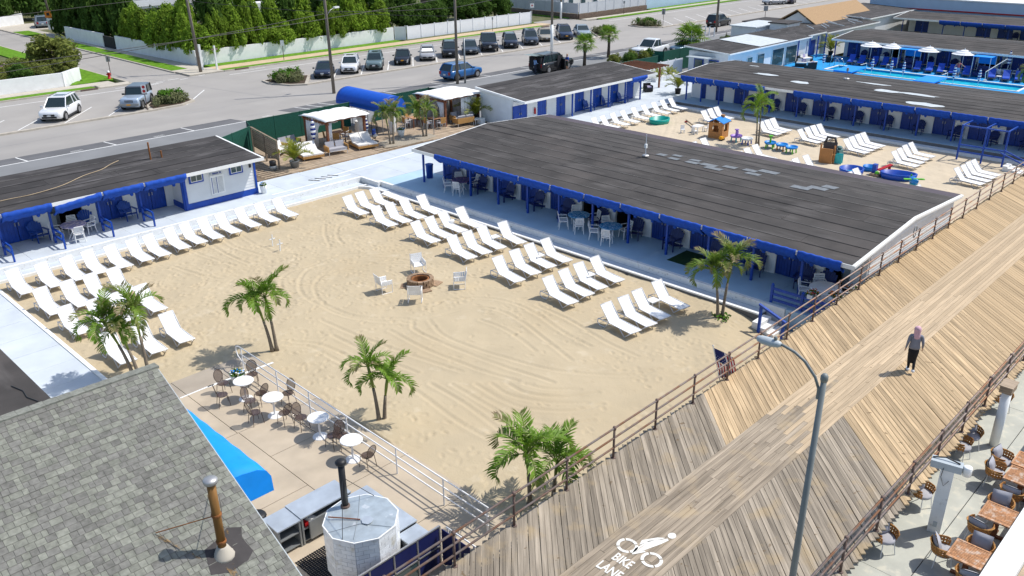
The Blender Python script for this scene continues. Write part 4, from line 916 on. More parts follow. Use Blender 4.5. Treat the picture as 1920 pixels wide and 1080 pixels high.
place('adN',b_adiron('navychair'),(33.2,13.75,.40),R(10),'navy slatted armchair behind the round table at the boardwalk end of the long porch','chair',GA)
for k,p in enumerate([35.95,33.55,31.15,28.78,26.45,24.1,21.75,19.3,16.9,14.5]):
    place('adN',b_adiron('navychair'),(65.3,p+.10+random.uniform(-.1,.1),.40),R(random.uniform(-18,18)),'navy slatted armchair, %s along the back cabana porch from the palm pot end'%ORD[k],'chair','navy armchairs of the back cabanas')
for k,x in enumerate([55.0,57.4,59.6]):
    place('adB',b_adiron('bluechair'),(x+.25,44.85,.40),R(90+random.uniform(-15,25)),'bright blue slatted armchair, %s outside the street side cabana doors'%ORD[k],'chair','bright blue armchairs')
for k,(x,a) in enumerate(((-.9,95),(1.5,85),(3.8,90),(6.1,95),(8.4,80),(12.35,100),(14.72,80),(16.92,95))):
    if x<7: continue
    place('adB',b_adiron('bluechair'),(x,45.75,.40),R(a),'blue slatted armchair, %s on the left cabana porch'%ORD[k-4],'chair','blue armchairs on the left porch')
for k,p in enumerate(PE[:11]):
    if k in (0,): continue
    place('adN',b_adiron('navychair'),(96.6,p-.1,.40),R(random.uniform(-12,12)),'navy slatted armchair, %s along the pool cabana wall'%ORD[k-1],'chair','navy armchairs by the pool')
for k in range(5): place('adN',b_adiron('navychair'),(123.4,PF[k+5]-.2,.40),R(random.uniform(-12,12)),'navy slatted armchair, %s from the right along the farthest cabana row'%ORD[4-k],'chair','navy armchairs of the farthest row')
# ---- white plastic dining chair and round tables
def b_wchair():
    r = thing('plastic_armchair','x','chair'); M_=MT['whiteplastic']
    MB().box(-.22,.22,-.22,.22,.41,.45).build('seat',M_,r)
    b = MB()
    for k in range(5): b.ob((.235+.016*k,0,.53+.075*k),(.02,.40,.052),(0,R(10),0))
    b.tube([(.215,-.21,.42),(.31,-.20,.88)],.02,5).tube([(.215,.21,.42),(.31,.20,.88)],.02,5).tube([(.31,-.20,.88),(.31,.20,.88)],.02,5); b.build('backrest',M_,r)
    for sy in (-1,1):
        MB().tube([(.27,sy*.24,.66),(-.18,sy*.25,.66),(-.20,sy*.24,.44)],.022,5).build('armrest',M_,r)
        MB().tube([(-.20,sy*.22,.43),(-.23,sy*.24,0)],.024,5).build('leg',M_,r); MB().tube([(.20,sy*.21,.43),(.26,sy*.23,0)],.024,5).build('leg',M_,r)
    return r
def b_rtable(m,rad=.58):
    def f():
        r = thing('round_table','x','table'); MB().lathe([(rad*.97,.68),(rad,.70),(rad,.725),(rad*.98,.735)],22).build('table_top',MT[m],r)
        l = MB()
        for sy in (-1,1): l.tube([(-.32,sy*.1,0),(.28,sy*.12,.69)],.028,5); l.tube([(.32,sy*.1,0),(-.28,sy*.12,.69)],.028,5)
        l.build('cross_legs',MT['whiteplastic'],r); return r
    return f
def dining(x,y,m,tl,cl,angs,z=.40,rad=.58,rr=.80,chairname='white plastic armchair'):
    t = place('rt'+m+str(rad),b_rtable(m,rad),(x,y,z),R(20),tl,'table','round porch tables')
    for k,a in enumerate(angs):
        place('wch',b_wchair,(x+rr*math.cos(R(a)),y+rr*math.sin(R(a)),z),R(a+random.uniform(-12,12)),cl%ORD[k],'chair','white plastic armchairs')
dining(32.75,36.15,'clothnavy','round table with dark patterned cloth at the far end of the long porch','white plastic armchair, %s round the dark patterned table',(60,-20,210,140),rad=.6)
dining(32.55,26.95,'cloth','round table with blue checked cloth, the farther of two','white plastic armchair, %s round the farther blue checked table',(50,-40,220,140))
dining(32.30,24.65,'cloth','round table with blue checked cloth, the nearer of two','white plastic armchair, %s round the nearer blue checked table',(50,-30,205,130))
dining(32.35,13.35,'whiteplastic','round white table by the blue fence at the boardwalk end','white plastic armchair, %s round the table by the flower boxes',(100,40,-60,200),rad=.65)
dining(13.75,44.95,'clothpurple','round table with purple patterned cloth on the left porch','white plastic armchair, %s round the purple patterned table',(150,75,10,265),rad=.62)
# ---- fire pit with stone ring, four white lawn chairs
fp = thing('fire_pit','round stone fire pit with rusty liner in the middle of the sand','fire pit',(22.55,27.95,0))
MB().lathe([(.42,0),(.42,.32),(.36,.34),(.33,.30),(.33,.05)],20).build('liner',MT['rust'],fp); MB().lathe([(.33,.0),(.33,.07)],16).build('ash_bed',MT['dark'],fp)
MT['stone'] = mat('fire_pit_stone',(.28,.19,.12),.9,.25,8,bump=.3,rnd=.3)
for row in range(3):
    for k in range(14):
        a = 2*math.pi*(k+.5*(row%2))/14; o = MB().ob((0,0,0),(.16,.225,.115)).build('stone',MT['stone'],fp); o.location=(.53*math.cos(a),.53*math.sin(a),.06+.12*row); o.rotation_euler=(0,0,a+random.uniform(-.06,.06))
for k in range(4):
    o = MB().box(-.28,.28,-.28,.28,0,.03).build('paving_slab',MT['stone'],fp); o.location=((.55,-.35),(-.3,-.6),(-.55,.3),(.2,.6))[k]+(.005,); o.rotation_euler=(0,0,.3+k)
def b_lawn():
    r = thing('lawn_armchair','x','chair'); M_=MT['whiteplastic']; 
    s_=MB()
    for k in range(5): s_.box(-.24+.098*k,-.155+.098*k,-.26,.26,.385,.405)
    for k in range(5): s_.box(-.24,.24,-.25+.105*k,-.165+.105*k,.392,.412)
    s_.build('seat',M_,r); b=MB()
    for k in range(5): b.ob((.25+.02*k,0,.46+.09*k),(.014,.52,.07),(0,R(12),0))
    for k in range(6): b.ob((.295,-.22+.088*k,.63),(.016,.06,.46),(0,R(12),0))
    b.build('backrest',M_,r)
    for sy in (-1,1):
        MB().tube([(-.26,sy*.29,.02),(.26,sy*.29,.02),(.26,sy*.29,.40),(.35,sy*.28,.88)],.017,5).tube([(-.26,sy*.29,.02),(-.26,sy*.29,.60),(.29,sy*.29,.62)],.017,5).build('side_frame',MT['whitemetal'],r)
        a=MB()
        for k in range(5): a.box(-.24+.1*k,-.16+.1*k,sy*.29-.02,sy*.29+.02,.42,.60)
        a.build('side_lattice',M_,r)
    return r
for (x,y,a,l) in ((23.45,29.15,68,'behind'),(20.95,28.55,170,'to the left of'),(21.25,26.75,225,'in front of'),(23.6,26.45,-42,'to the right of')):
    place('lawn',b_lawn,(x,y,0),R(a),'white lattice armchair facing in, '+l+' the fire pit','chair','four armchairs round the fire pit')
# ---- white crosses (game stakes) in the sand
for i,(x,y) in enumerate(((20.61,37.34),(20.49,36.43))):
    c = thing('game_stake','white wooden cross stake in the sand, %s'%('farther of two' if i==0 else 'nearer of two'),'stake',(x,y,0),group='white game stakes'); MB().ob((0,0,.3),(.04,.04,.62),(0,R(4),0)).build('upright',MT['white'],c); MB().box(-.16,.16,-.02,.02,.36,.40).build('crossbar',MT['white'],c)
# ---- palms
def frond_mesh(L, arch, n=32, wid=.42, droop=.5, seed=0, mat_='frond', lw=.05, pw=1.45):
    rr = random.Random(seed); mb = MB(); pts=[]; p=Vector((0,0,0)); K=14
    for i in range(K+1):
        pts.append(p.copy()); a = -arch*(i/K)**pw; p = p+Vector((math.cos(a),0,math.sin(a)))*(L/K)
    mb.tube(pts,[.020*(1-.8*i/K)+.003 for i in range(K+1)],4,1)
    def at(t):
        f=t*K; i=min(int(f),K-1); return pts[i].lerp(pts[i+1],f-i), (pts[min(i+1,K)]-pts[i]).normalized()
    for i in range(n):
        t=.16+.84*i/(n-1); q,tg=at(min(t,.999)); nl=Vector((-tg.z,0,tg.x)); ll=wid*min(1,.45+t*2.2)*(1.0 if t<.75 else 1-.55*(t-.75)/.25)
        for s_ in (-1,1):
            l2=ll*rr.uniform(.85,1.12); lift=rr.uniform(.15,.75)
            d=(Vector((0,s_,0))*.78+tg*rr.uniform(.45,.8)+nl*lift).normalized(); d2=(d+Vector((0,0,-1))*droop*rr.uniform(.5,1.4)).normalized(); d3=(d2+Vector((0,0,-1))*droop*rr.uniform(.4,1.4)).normalized()
            m1=q+d*l2*.42; m2=m1+d2*l2*.33; m3=m2+d3*l2*.28; wv=(tg-d*tg.dot(d)).normalized()*lw*.5
            mb.add([q-wv*.45,q+wv*.45,m1+wv,m1-wv,m2+wv*.7,m2-wv*.7,m3],[(0,1,2,3),(3,2,4,5),(5,4,6)],0)
    return mb.mesh('frond',[MT[mat_],MT['trunkgreen']])
def frond_mat(name, green, brown, t0, t1):
    m = mat(name, green, .55, .25, 3, co='pos', spec=.35); t=m.node_tree; N=t.nodes; L=t.links; b=N['Principled BSDF']; old=b.inputs['Base Color'].links[0].from_socket
    tc=N.new('ShaderNodeTexCoord'); sx=N.new('ShaderNodeVectorMath'); sx.operation='LENGTH'; L.new(tc.outputs['Object'],sx.inputs[0]); no=N.new('ShaderNodeTexNoise'); no.inputs['Scale'].default_value=6; L.new(tc.outputs['Object'],no.inputs['Vector'])
    oi=N.new('ShaderNodeObjectInfo'); ad=N.new('ShaderNodeMath'); ad.operation='MULTIPLY_ADD'; L.new(no.outputs['Fac'],ad.inputs[0]); ad.inputs[1].default_value=.7; L.new(sx.outputs['Value'],ad.inputs[2])
    ad2=N.new('ShaderNodeMath'); ad2.operation='MULTIPLY_ADD'; L.new(oi.outputs['Random'],ad2.inputs[0]); ad2.inputs[1].default_value=.5; L.new(ad.outputs[0],ad2.inputs[2])
    mr=N.new('ShaderNodeMapRange'); mr.inputs['From Min'].default_value=t0; mr.inputs['From Max'].default_value=t1; L.new(ad2.outputs[0],mr.inputs['Value'])
    mx=N.new('ShaderNodeMix'); mx.data_type='RGBA'; L.new(mr.outputs[0],mx.inputs['Factor']); L.new(old,mx.inputs['A']); mx.inputs['B'].default_value=(*brown,1); L.new(mx.outputs['Result'],b.inputs['Base Color'])
    tl=N.new('ShaderNodeBsdfTranslucent'); ms=N.new('ShaderNodeMixShader'); ms.inputs[0].default_value=.32; L.new(mx.outputs['Result'],tl.inputs[0]); L.new(b.outputs[0],ms.inputs[1]); L.new(tl.outputs[0],ms.inputs[2]); L.new(ms.outputs[0],N['Material Output'].inputs['Surface'])
    MT[name]=m
frond_mat('frond',(.145,.265,.018),(.25,.18,.10),1.62,2.1); frond_mat('frond_brown',(.14,.235,.022),(.31,.235,.13),1.4,2.0); frond_mat('frond_yellow',(.26,.29,.03),(.35,.28,.08),1.6,2.4)
FM = {}
for mt in ('frond','frond_brown'):
    FM[mt] = [frond_mesh(1.35,ar,30,.38,.55,i,mt,.044) for i,ar in enumerate((1.0,1.8,2.4,2.7,2.9))]
FM['frond_yellow'] = [frond_mesh(1.2,ar,24,.34,.3,20+i,'frond_yellow',.034) for i,ar in enumerate((.7,1.1,1.5))]
def crown(root, top, n, scale, mt='frond', up=(8,72), seed=0):
    rr=random.Random(seed); az=rr.uniform(0,6)
    for i in range(n):
        az += 2.399963; t=i/max(1,n-1); el=up[1]+(up[0]-up[1])*t; k=min(len(FM[mt])-1,int(t*len(FM[mt])*.99))
        o=link('frond',FM[mt][k],root,top,(rr.uniform(-.25,.25),-R(el),az+rr.uniform(-.2,.2)),(scale*rr.uniform(.85,1.1),)*3)
        o.rotation_mode='XYZ'
def trunk(root, p0, p1, r0, r1, shaft=.35, bend=.15):
    a,b=Vector(p0),Vector(p1); pts=[]; n=8; side=Vector((b.x-a.x,b.y-a.y,0))
    for i in range(n+1):
        t=i/n; q=a.lerp(b,t); q += side*(-bend*math.sin(math.pi*t)); pts.append(q)
    k=int(n*(1-shaft)); MB().tube(pts[:k+1],[(r0+(r1-r0)*(i/n)**.6)*(1+ (.25 if i==0 else 0)) for i in range(k+1)],9).build('trunk',MT['trunkgrey'],root,True)
    MB().tube(pts[k:],[r1*.95+(r1*.5)*math.sin(math.pi*(i-k)/(n-k+.5)) for i in range(k,n+1)],9).build('crownshaft',MT['trunkgreen'],root,True)
def palm(label, base, stems, n=12, scale=1.0, mt='frond', r=.085, seed=0, tuft=False, group='palm trees on the sand', up=(22,76)):
    t=thing('palm_tree',label,'palm tree',base,group=group)
    for i,(x0,y0,x1,y1,h_) in enumerate(stems):
        trunk(t,(x0,y0,-.05),(x1,y1,h_),r,r*.45); crown(t,(x1,y1,h_-.03),n,scale,mt if not isinstance(mt,list) else mt[i],up,seed+i*7)
    if tuft:
        g_=MB(); rr=random.Random(seed)
        for _ in range(60): a=rr.uniform(0,6.3); d=rr.uniform(0,.4); c=Vector((d*math.cos(a),d*math.sin(a),rr.uniform(.03,.16))); g_.ob(c,(.13,.07,.004),(rr.uniform(-1,1),rr.uniform(-1,1),rr.uniform(0,6)))
        g_.build('ground_leaves',MT['leafbright'],t)
    return t
palm('two stemmed palm on the open sand near the dining terrace corner',(14.45,27.11,0),[(-.06,.05,-.30,.40,2.15),(.09,-.02,-.08,.02,2.35)],8,1.0,seed=1)
palm('two stemmed palm beside the white terrace rail in mid beach',(14.21,20.05,0),[(-.07,.05,-.22,.22,2.15),(.08,-.03,.22,-.18,1.65)],8,.9,seed=11)
palm('leaning two stemmed palm by the long cabana ledge near the steps',(28.88,16.15,0),[(-.08,.06,-.25,.30,2.15),(.10,-.03,.42,-.06,2.45)],11,1.0,'frond_brown',seed=21,tuft=True)
palm('low palm pair half hidden behind the near boardwalk rail',(14.75,13.35,0),[(-.25,.2,-.35,.25,1.75),(.35,-.15,.45,-.20,1.25)],9,1.12,seed=31)
palm('three stemmed palm behind the shingled roof by the left loungers',(9.85,28.75,0),[(-.12,.1,-.55,.75,2.3),(.02,.02,-.25,.35,2.0),(.32,-.1,.30,.05,2.75)],9,1.0,['frond','frond_brown','frond_brown'],seed=41)
palm('two stemmed palm with brown tips by the hanging egg chair',(37.0,48.2,.40),[(-.1,.05,-.30,.2,2.2),(.12,-.02,.25,-.05,2.3)],12,.9,'frond_brown',seed=51,group='palm trees on the deck')
palm('two stemmed palm with brown tips before the second white cabana tent',(40.1,48.17,.40),[(-.1,.05,-.45,.3,2.1),(.1,-.02,.2,-.05,1.9)],12,.9,'frond_brown',seed=61,group='palm trees on the deck')
palm('slim two stemmed palm in the play sand',(55.63,29.5,0),[(-.1,.05,-.30,.15,2.7),(.1,-.02,.55,.35,3.0)],8,1.05,seed=71)
palm('bushy palm at the right end of the pool',(82.5,18.7,.3),[(-.2,.1,-.4,.2,2.6),(.2,-.1,.3,-.2,2.3)],14,1.25,seed=81,group='palms by the pool')
def potted(label, loc, n=13, sc=1.0, pot='black', pr=.28, ph=.42):
    t=thing('potted_palm',label,'potted plant',loc,group='potted palms'); MB().lathe([(pr*.8,0),(pr,ph),(pr*1.06,ph+.02),(pr*1.06,ph+.05),(pr*.9,ph+.05),(pr*.9,ph-.02)],14).build('pot',MT[pot],t,True); MB().lathe([(pr*.9,ph-.03),(.02,ph+.01)],10).build('soil',MT['soil'],t)
    crown(t,(0,0,ph+.1),n,sc,'frond_yellow',(40,84),int(loc[0]*10)); return t
potted('yellow green palm in a grey pot at the deck corner',(28.86,48.1,.40),16,1.15,'grey',.32)
potted('tall yellow green palm in a black pot by the white siding wall',(46.3,49.25,.40),15,1.45)
potted('palm in a black pot at the end of the back cabana row',(66.3,43.6,.40),12,1.3)
potted('palm in a black pot at the end of the pool cabana row',(97.0,43.6,.40),12,1.5)
# fan palms on the street side
def fan_mesh(seed):
    rr=random.Random(seed); mb=MB(); mb.tube([(0,0,0),(.35,0,.06),(.62,0,.02)],.014,4,1)
    for i in range(17):
        a=R(-115+230*i/16); d=Vector((math.cos(a),math.sin(a),.0)); q=Vector((.6,0,.02)); l=.62*rr.uniform(.85,1.05); w_=Vector((-d.y,d.x,0))*.035
        m1=q+d*l*.6+Vector((0,0,.05)); mb.add([q,m1-w_,q+d*l+Vector((0,0,-.14*rr.uniform(.5,1.6))),m1+w_],[(0,1,2,3)],0)
    return mb.mesh('fan_leaf',[MT['frond'],MT['trunkgreen']])
FAN=[fan_mesh(i) for i in range(3)]
def fanpalm(label,loc,h_,n=22,sc=1.0):
    t=thing('fan_palm',label,'palm tree',loc,group='fan palms by the street'); MB().tube([(0,0,0),(.03,0,h_*.5),(0,0,h_)],[.2,.16,.14],9).build('trunk',MT['bark'],t,True); az=0
    for i in range(n): az+=2.4; o=link('fan_leaf',FAN[i%3],t,(0,0,h_),(random.uniform(-.2,.2),-R(72-110*i/n),az),(sc*random.uniform(1.1,1.4),)*3)
    return t
fanpalm('shaggy fan palm at the street fence behind the near cabana roof',(73.26,60.4,.2),2.3)
fanpalm('shaggy fan palm beside the white pickup truck',(80.0,62.4,.2),2.5,20)
fanpalm('broad low palm with flag beside the club house',(90.2,58.0,.2),1.4,26,1.6)
# ---- dining terrace: acrylic chairs and pedestal tables
def b_ghost():
    r=thing('acrylic_chair','x','chair'); M_=MT['ghost']
    MB().prism([(.20*math.cos(t)+.02,.21*math.sin(t)) for t in np.linspace(0,2*math.pi,13)[:-1]],.435,.462).build('seat',M_,r)
    b=MB(); n=16; ringp=[]
    P=[(.20+.07*math.cos(0)*0+.10*((math.sin(t)+1)/2),.19*math.cos(t),.70+.235*math.sin(t)) for t in np.linspace(0,2*math.pi,n+1)[:-1]]
    b.tube([P[i%n] for i in range(n+1)],.014,5,0,False); c=(.25,0,.70); b.add([c]+P,[(0,1+i,1+(i+1)%n) for i in range(n)]); b.tube([(.19,-.12,.46),(.21,-.15,.56)],.014,5); b.tube([(.19,.12,.46),(.21,.15,.56)],.014,5); b.build('backrest',M_,r,True)
    for sx in (-1,1):
        for sy in (-1,1): MB().tube([(sx*.15+.01,sy*.16,.44),(sx*(.19 if sx<0 else .23),sy*.19,0)],.016,5,0,True,.011).build('leg',M_,r)
    return r
TT=[(11.83,24.68),(11.95,22.98),(12.28,20.80),(12.26,18.98)]
CH=[[(11.50,25.55,100,'back left'),(11.10,24.85,165,'left'),(12.52,25.35,60,'back right'),(12.05,24.0,-80,'front')],
    [(11.55,23.78,110,'back'),(11.28,23.02,180,'left'),(11.92,22.30,-85,'front'),(12.68,23.30,20,'right')],
    [(12.15,21.62,95,'back'),(12.25,20.02,-80,'front')],[(12.45,19.72,80,'back'),(12.35,18.35,-85,'front')]]
for i,(x,y) in enumerate(TT):
    t=thing('pedestal_table','small round white pedestal table, %s from the flower tub'%ORD[i],'table',(x,y,.03),group='round pedestal tables'); MB().lathe([(.345,.70),(.355,.715),(.345,.735)],24).build('table_top',MT['whiteplastic'],t); MB().tube([(0,0,.03),(0,0,.70)],.035,8).build('stem',MT['whitemetal'],t); MB().lathe([(.25,0),(.24,.02),(.05,.05)],18).build('base',MT['whitemetal'],t)
    for (cx,cy,a,w_) in CH[i]: place('ghost',b_ghost,(cx,cy,.03),R(a),'smoky acrylic chair on the %s side of the %s pedestal table'%(w_,ORD[i]),'chair','smoky acrylic chairs',.94)
def flowers(root, n, r, z, seed, cols=('white','cyanfab','leafy')):
    rr=random.Random(seed); lf=MB()
    for _ in range(n): a=rr.uniform(0,6.3); d=r*math.sqrt(rr.random()); lf.ob((d*math.cos(a),d*math.sin(a),z+rr.uniform(0,.22)*(1.2-d/r)),(.09,.05,.005),(rr.uniform(-1,1),rr.uniform(-1,1),rr.uniform(0,6)))
    lf.build('leaves',MT['leafbright'],root)
    for c in cols:
        fl=MB()
        for _ in range(14): a=rr.uniform(0,6.3); d=r*math.sqrt(rr.random()); fl.lathe([(.0,0),(.035,.015),(.0,.03)],5,(d*math.cos(a),d*math.sin(a),z+.10+rr.uniform(0,.16)*(1.2-d/r)))
        fl.build('blossoms',MT[c],root)
def tub(label,loc,r=.26,h_=.36,seed=1,cols=('white','cyanfab','leafy')):
    t=thing('flower_tub',label,'planter',loc,group='flower tubs'); MB().lathe([(r*.7,0),(r*.95,h_*.7),(r*1.05,h_),(r*.95,h_),(r*.9,h_-.05)],14).build('tub',MT['white'],t,True); flowers(t,90,r,h_-.03,seed,cols); return t
tub('white flower tub at the top end of the terrace rail',(12.25,25.95,.03),.27,.34,3)
tub('white flower tub at the corner of the store room',(24.45,44.55,.40),.2,.5,4)
tub('white flower tub on the deck edge between the palms',(38.9,49.5,.40),.28,.55,5)
tub('white tub with yellow plant at the end of the street side cabanas',(63.9,46.1,.40),.28,.5,6,('leafy',))
# terrace pipe rail (white)
def piperail(name,label,pts,posts,zs,top,m='whitemetal',postm=None,r=.024,z0=.03,pr=None,group=None,ends=True):
    t=thing(name,label,'railing',(pts[0][0],pts[0][1],z0)); o=Vector(t.location)
    for z in zs: MB().tube([(x,y,z0+z) for x,y in pts],r,6).build('rail',MT[m],t,True,True)
    for (x,y) in posts: MB().tube([(x,y,z0),(x,y,z0+top)],pr or r,6).build('post',MT[postm or m],t,False,True)
    return t
tr=piperail('terrace_railing','long white pipe railing along the dining terrace ramp',[(12.85,26.75),(12.7,13.4)],[(12.84,26.6),(12.81,24.15),(12.79,22.1),(12.77,19.95),(12.74,17.4),(12.72,15.25),(12.7,13.45)],(.32,.62,.92),.92)
MB().tube([(12.85,26.75,.95),(12.86,27.0,.88),(12.86,27.05,.7),(12.86,26.95,.5),(12.85,26.7,.36)],.024,6).build('rail_loop',MT['whitemetal'],tr,True,True)
tr2=piperail('ramp_railing','short white pipe railing at the foot of the boardwalk',[(11.5,13.75),(11.5,12.6)],[(11.5,13.7),(11.5,12.7)],(.4,.8),.8)
# boardwalk pipe railings
def bwrail(label,y,lo,hi,x0):
    t=thing('boardwalk_railing',label,'railing',(lo,y,ZB))
    for z in (.34,.66,.98): MB().tube([(lo,y,ZB+z),((lo+hi)/2,y,ZB+z),(hi,y,ZB+z)],.030,7).build('rail',MT['rustpipe'],t,True,True)
    x=x0
    while x<hi:
        if x>=lo: MB().tube([(x,y,ZB-.05),(x,y,ZB+1.0)],.034,7).lathe([(.05,.93),(.055,.98),(.045,1.03)],8,(x,y,ZB)).build('post',MT['rustpost'],t,True,True); MB().lathe([(.075,0),(.07,.02)],8,(x,y,ZB)).build('base_plate',MT['rustpost'],t,True,True)
        x+=2.0
    return t
bwrail('rusty three pipe railing along the beach side of the boardwalk',11.93,5.0,82.0,.18)
bwrail('rusty three pipe railing along the restaurant side of the boardwalk',5.34,7.0,82.0,.22)
# ================================================================ NEAR SHINGLED HOUSE
rot=R(-2); RX,RY,RZ=7.25,19.79,5.0; pit=R(22.0)
hs=thing('shingled_house','house with grey green shingled gable roof in the lower left corner','building',(RX,RY,0),rot)
# local frame: x along the ridge (gable end at 0, house goes to -x), y across (down slope is -y)
def onr(x,s,lift=0.0,side=-1): return (x, side*s*math.cos(pit)+0*lift + side*math.sin(pit)*lift*0, RZ - s*math.sin(pit) + lift)
LN,SL=11.0,9.2
rb=MB()
P=[onr(-LN,0,-.10),onr(0,0,-.10),onr(0,SL,-.10),onr(-LN,SL,-.10)]; rb.hexa(P+[(x,y,z+.09) for x,y,z in P])
roofh=rb.build('roof',MT['tar'],hs)
EXP=.168; NC=int(SL/EXP); shv={}
for m in ('shingleA','shingleB'):
    for q in range(4):
        w_=(.12,.155,.20,.25)[q]; g_=.004; mb=MB(); a=math.sin(pit); c=math.cos(pit)
        # a tab lying in the slope, lower edge at local origin, going up-slope; thick butt edge
        top=[(g_,0,.016),(w_-g_,0,.016),(w_-g_,EXP*1.15,.003),(g_,EXP*1.15,.003)]; bot=[(x,y,z-.012 if i<2 else z-.002) for i,(x,y,z) in enumerate(top)]
        mb.hexa(bot+top); shv[m,q]=mb.mesh('shingle',MT[m])
rr=random.Random(3); picked=0; stf={'shingleA':MB(),'shingleB':MB()}
cand=[]
for k in range(NC):
    s_=(k+1)*EXP; x=0.0-rr.uniform(0,.0)
    while x>-LN+.4:
        q=rr.randrange(4); w_=(.12,.155,.20,.25)[q]; m='shingleA' if rr.random()<.5 else 'shingleB'; x-=w_
        cand.append((k,s_,x,q,m,rr.uniform(-.002,.004)))
# the 300 that show largest: low on the slope and inside the view
vis=[c for c in cand if c[2]>-3.0 and 4.0<c[1]<6.6]; vis.sort(key=lambda c:-c[1]); near=set(id(c) for c in vis[:300])
for c in cand:
    k,s_,x,q,m,dz=c; p=onr(x,s_,.004+dz)
    if id(c) in near: link('shingle',shv[m,q],roofh,p,(pit,0,0))
    else:
        ca,sa=math.cos(pit),math.sin(pit); me=shv[m,q]; stf[m].add([(p[0]+v.co.x,p[1]+v.co.y*ca-v.co.z*sa,p[2]+v.co.y*sa+v.co.z*ca) for v in me.vertices],[tuple(f.vertices) for f in me.polygons])
def island_mat(name,col,var):
    m=mat(name,col,.95,.22,9,bump=.4,bs=90,det=7,spec=.1); t=m.node_tree; N=t.nodes; L=t.links; b=N['Principled BSDF']; old=b.inputs['Base Color'].links[0].from_socket
    mr=N.new('ShaderNodeMapRange'); mr.inputs['To Min'].default_value=1-var; mr.inputs['To Max'].default_value=1+var; L.new(N.new('ShaderNodeNewGeometry').outputs['Random Per Island'],mr.inputs['Value'])
    hs=N.new('ShaderNodeHueSaturation'); L.new(old,hs.inputs['Color']); L.new(mr.outputs[0],hs.inputs['Value']); L.new(hs.outputs[0],b.inputs['Base Color']); MT[name]=m
island_mat('shsA',(.215,.22,.188),.13); island_mat('shsB',(.18,.178,.162),.13)
for m,mm in (('shingleA','shsA'),('shingleB','shsB')): o=stf[m].build('shingle_field',MT[mm],roofh); o['kind']='stuff'
x=0.05; cap=[]
while x>-LN:
    L=.30; mb=MB(); y0=.17; e=.045
    mb.hexa([(x-L+.004,-.035,RZ-.02),(x-.004,-.035,RZ-.02),(x-.004,.27,RZ-.03),(x-L+.004,.27,RZ-.03),(x-L+.004,-.035,RZ+.038),(x-.004,-.035,RZ+.046),(x-.004,.27,RZ+.02),(x-L+.004,.27,RZ+.012)])
    mb.build('ridge_shingle',MT['ridge'],roofh); x-=L
MB().hexa([(.0,0,RZ-.30),(.035,0,RZ-.30),(.035,-SL*math.cos(pit),RZ-SL*math.sin(pit)-.2),(.0,-SL*math.cos(pit),RZ-SL*math.sin(pit)-.2),(.0,0,RZ-.05),(.035,0,RZ-.05),(.035,-SL*math.cos(pit),RZ-SL*math.sin(pit)-.03),(.0,-SL*math.cos(pit),RZ-SL*math.sin(pit)-.03)]).build('rake_board',MT['lampgrey'],hs)
MB().add([(-.25,-6.6,0),(-.25,.2,0),(-.25,.2,RZ-.05),(-.25,0,RZ-.15),(-.25,-6.6,RZ-6.6*math.tan(pit)-.1)],[(0,1,2,3,4)]).box(-LN+.3,-.26,.05,.2,0,RZ-.05).box(-LN+.3,-.26,-6.6,-6.4,0,RZ-6.6*math.tan(pit)-.1).build('wall',MT['siding'],hs)
# flue on the roof
def stain_mat():
    m=mat('rust_stain',(.25,.16,.07),.95,.3,9); t=m.node_tree; N=t.nodes; n=N.new('ShaderNodeTexNoise'); n.inputs['Scale'].default_value=9; n.inputs['Detail'].default_value=6; t.links.new(N.new('ShaderNodeNewGeometry').outputs['Position'],n.inputs['Vector']); r=N.new('ShaderNodeMapRange'); r.inputs['From Min'].default_value=.45; r.inputs['From Max'].default_value=.62; r.inputs['To Max'].default_value=.75; t.links.new(n.outputs['Fac'],r.inputs['Value']); t.links.new(r.outputs[0],N['Principled BSDF'].inputs['Alpha']); return m
fx,fs=-1.10,5.60; fp_=onr(fx,fs,0); FL=thing('roof_flue','rusty brown flue pipe with silver cap on the shingled roof','flue',(0,0,0))
FL.location=hs.matrix_basis@Vector(fp_) if False else Matrix.LocRotScale(hs.location,Euler((0,0,rot)),None)@Vector(fp_)
FL.rotation_euler=(0,0,rot)
MB().tube([(0,0,.15),(0,0,1.86)],.092,14).build('pipe',MT['rustbrown'],FL,True); MB().lathe([(.10,1.84),(.145,1.86),(.155,1.93),(.135,1.965),(.03,1.985)],18).build('cap',MT['galv'],FL,True)
for z in (.32,1.02): MB().lathe([(.108,z),(.112,z+.03),(.108,z+.06)],14).build('band',MT['rust'],FL)
MB().lathe([(.25,-.09),(.235,-.01),(.19,.05),(.125,.19),(.10,.22)],14).build('storm_collar',MT['walk'],FL,True)
MB().ob((0,0,.0),(.52,.48,.02),(pit,0,0)).build('flashing',MT['lampgrey'],FL); 
MB().prism([(-.45,-.35),(-.1,-.5),(.35,-.45),(.55,-.3),(.5,.1),(.62,.35),(.35,.5),(.1,.35),(-.3,.25)],-.004,.004).build('tar_patch',MT['tar'],FL).rotation_euler=(pit,0,0); COL.objects['tar_patch'].location=(0,.02,.028)
br=onr(fx-.95,fs-1.15,.05); bv=Vector(br)-Vector(fp_)
MB().tube([(-.09,0,1.05),tuple(bv)],.012,5).build('brace_rod',MT['rust'],FL); bv2=Vector(onr(fx+.45,fs-1.5,.05))-Vector(fp_)
MB().tube([(.09,.02,1.05),tuple(bv2)],.010,5).build('brace_rod',MT['rust'],FL)
MB().tube([(.115,0,1.0),(.13,0,1.2),(.12,0,1.52)],.010,5).build('clamp_wire',MT['galv'],FL)
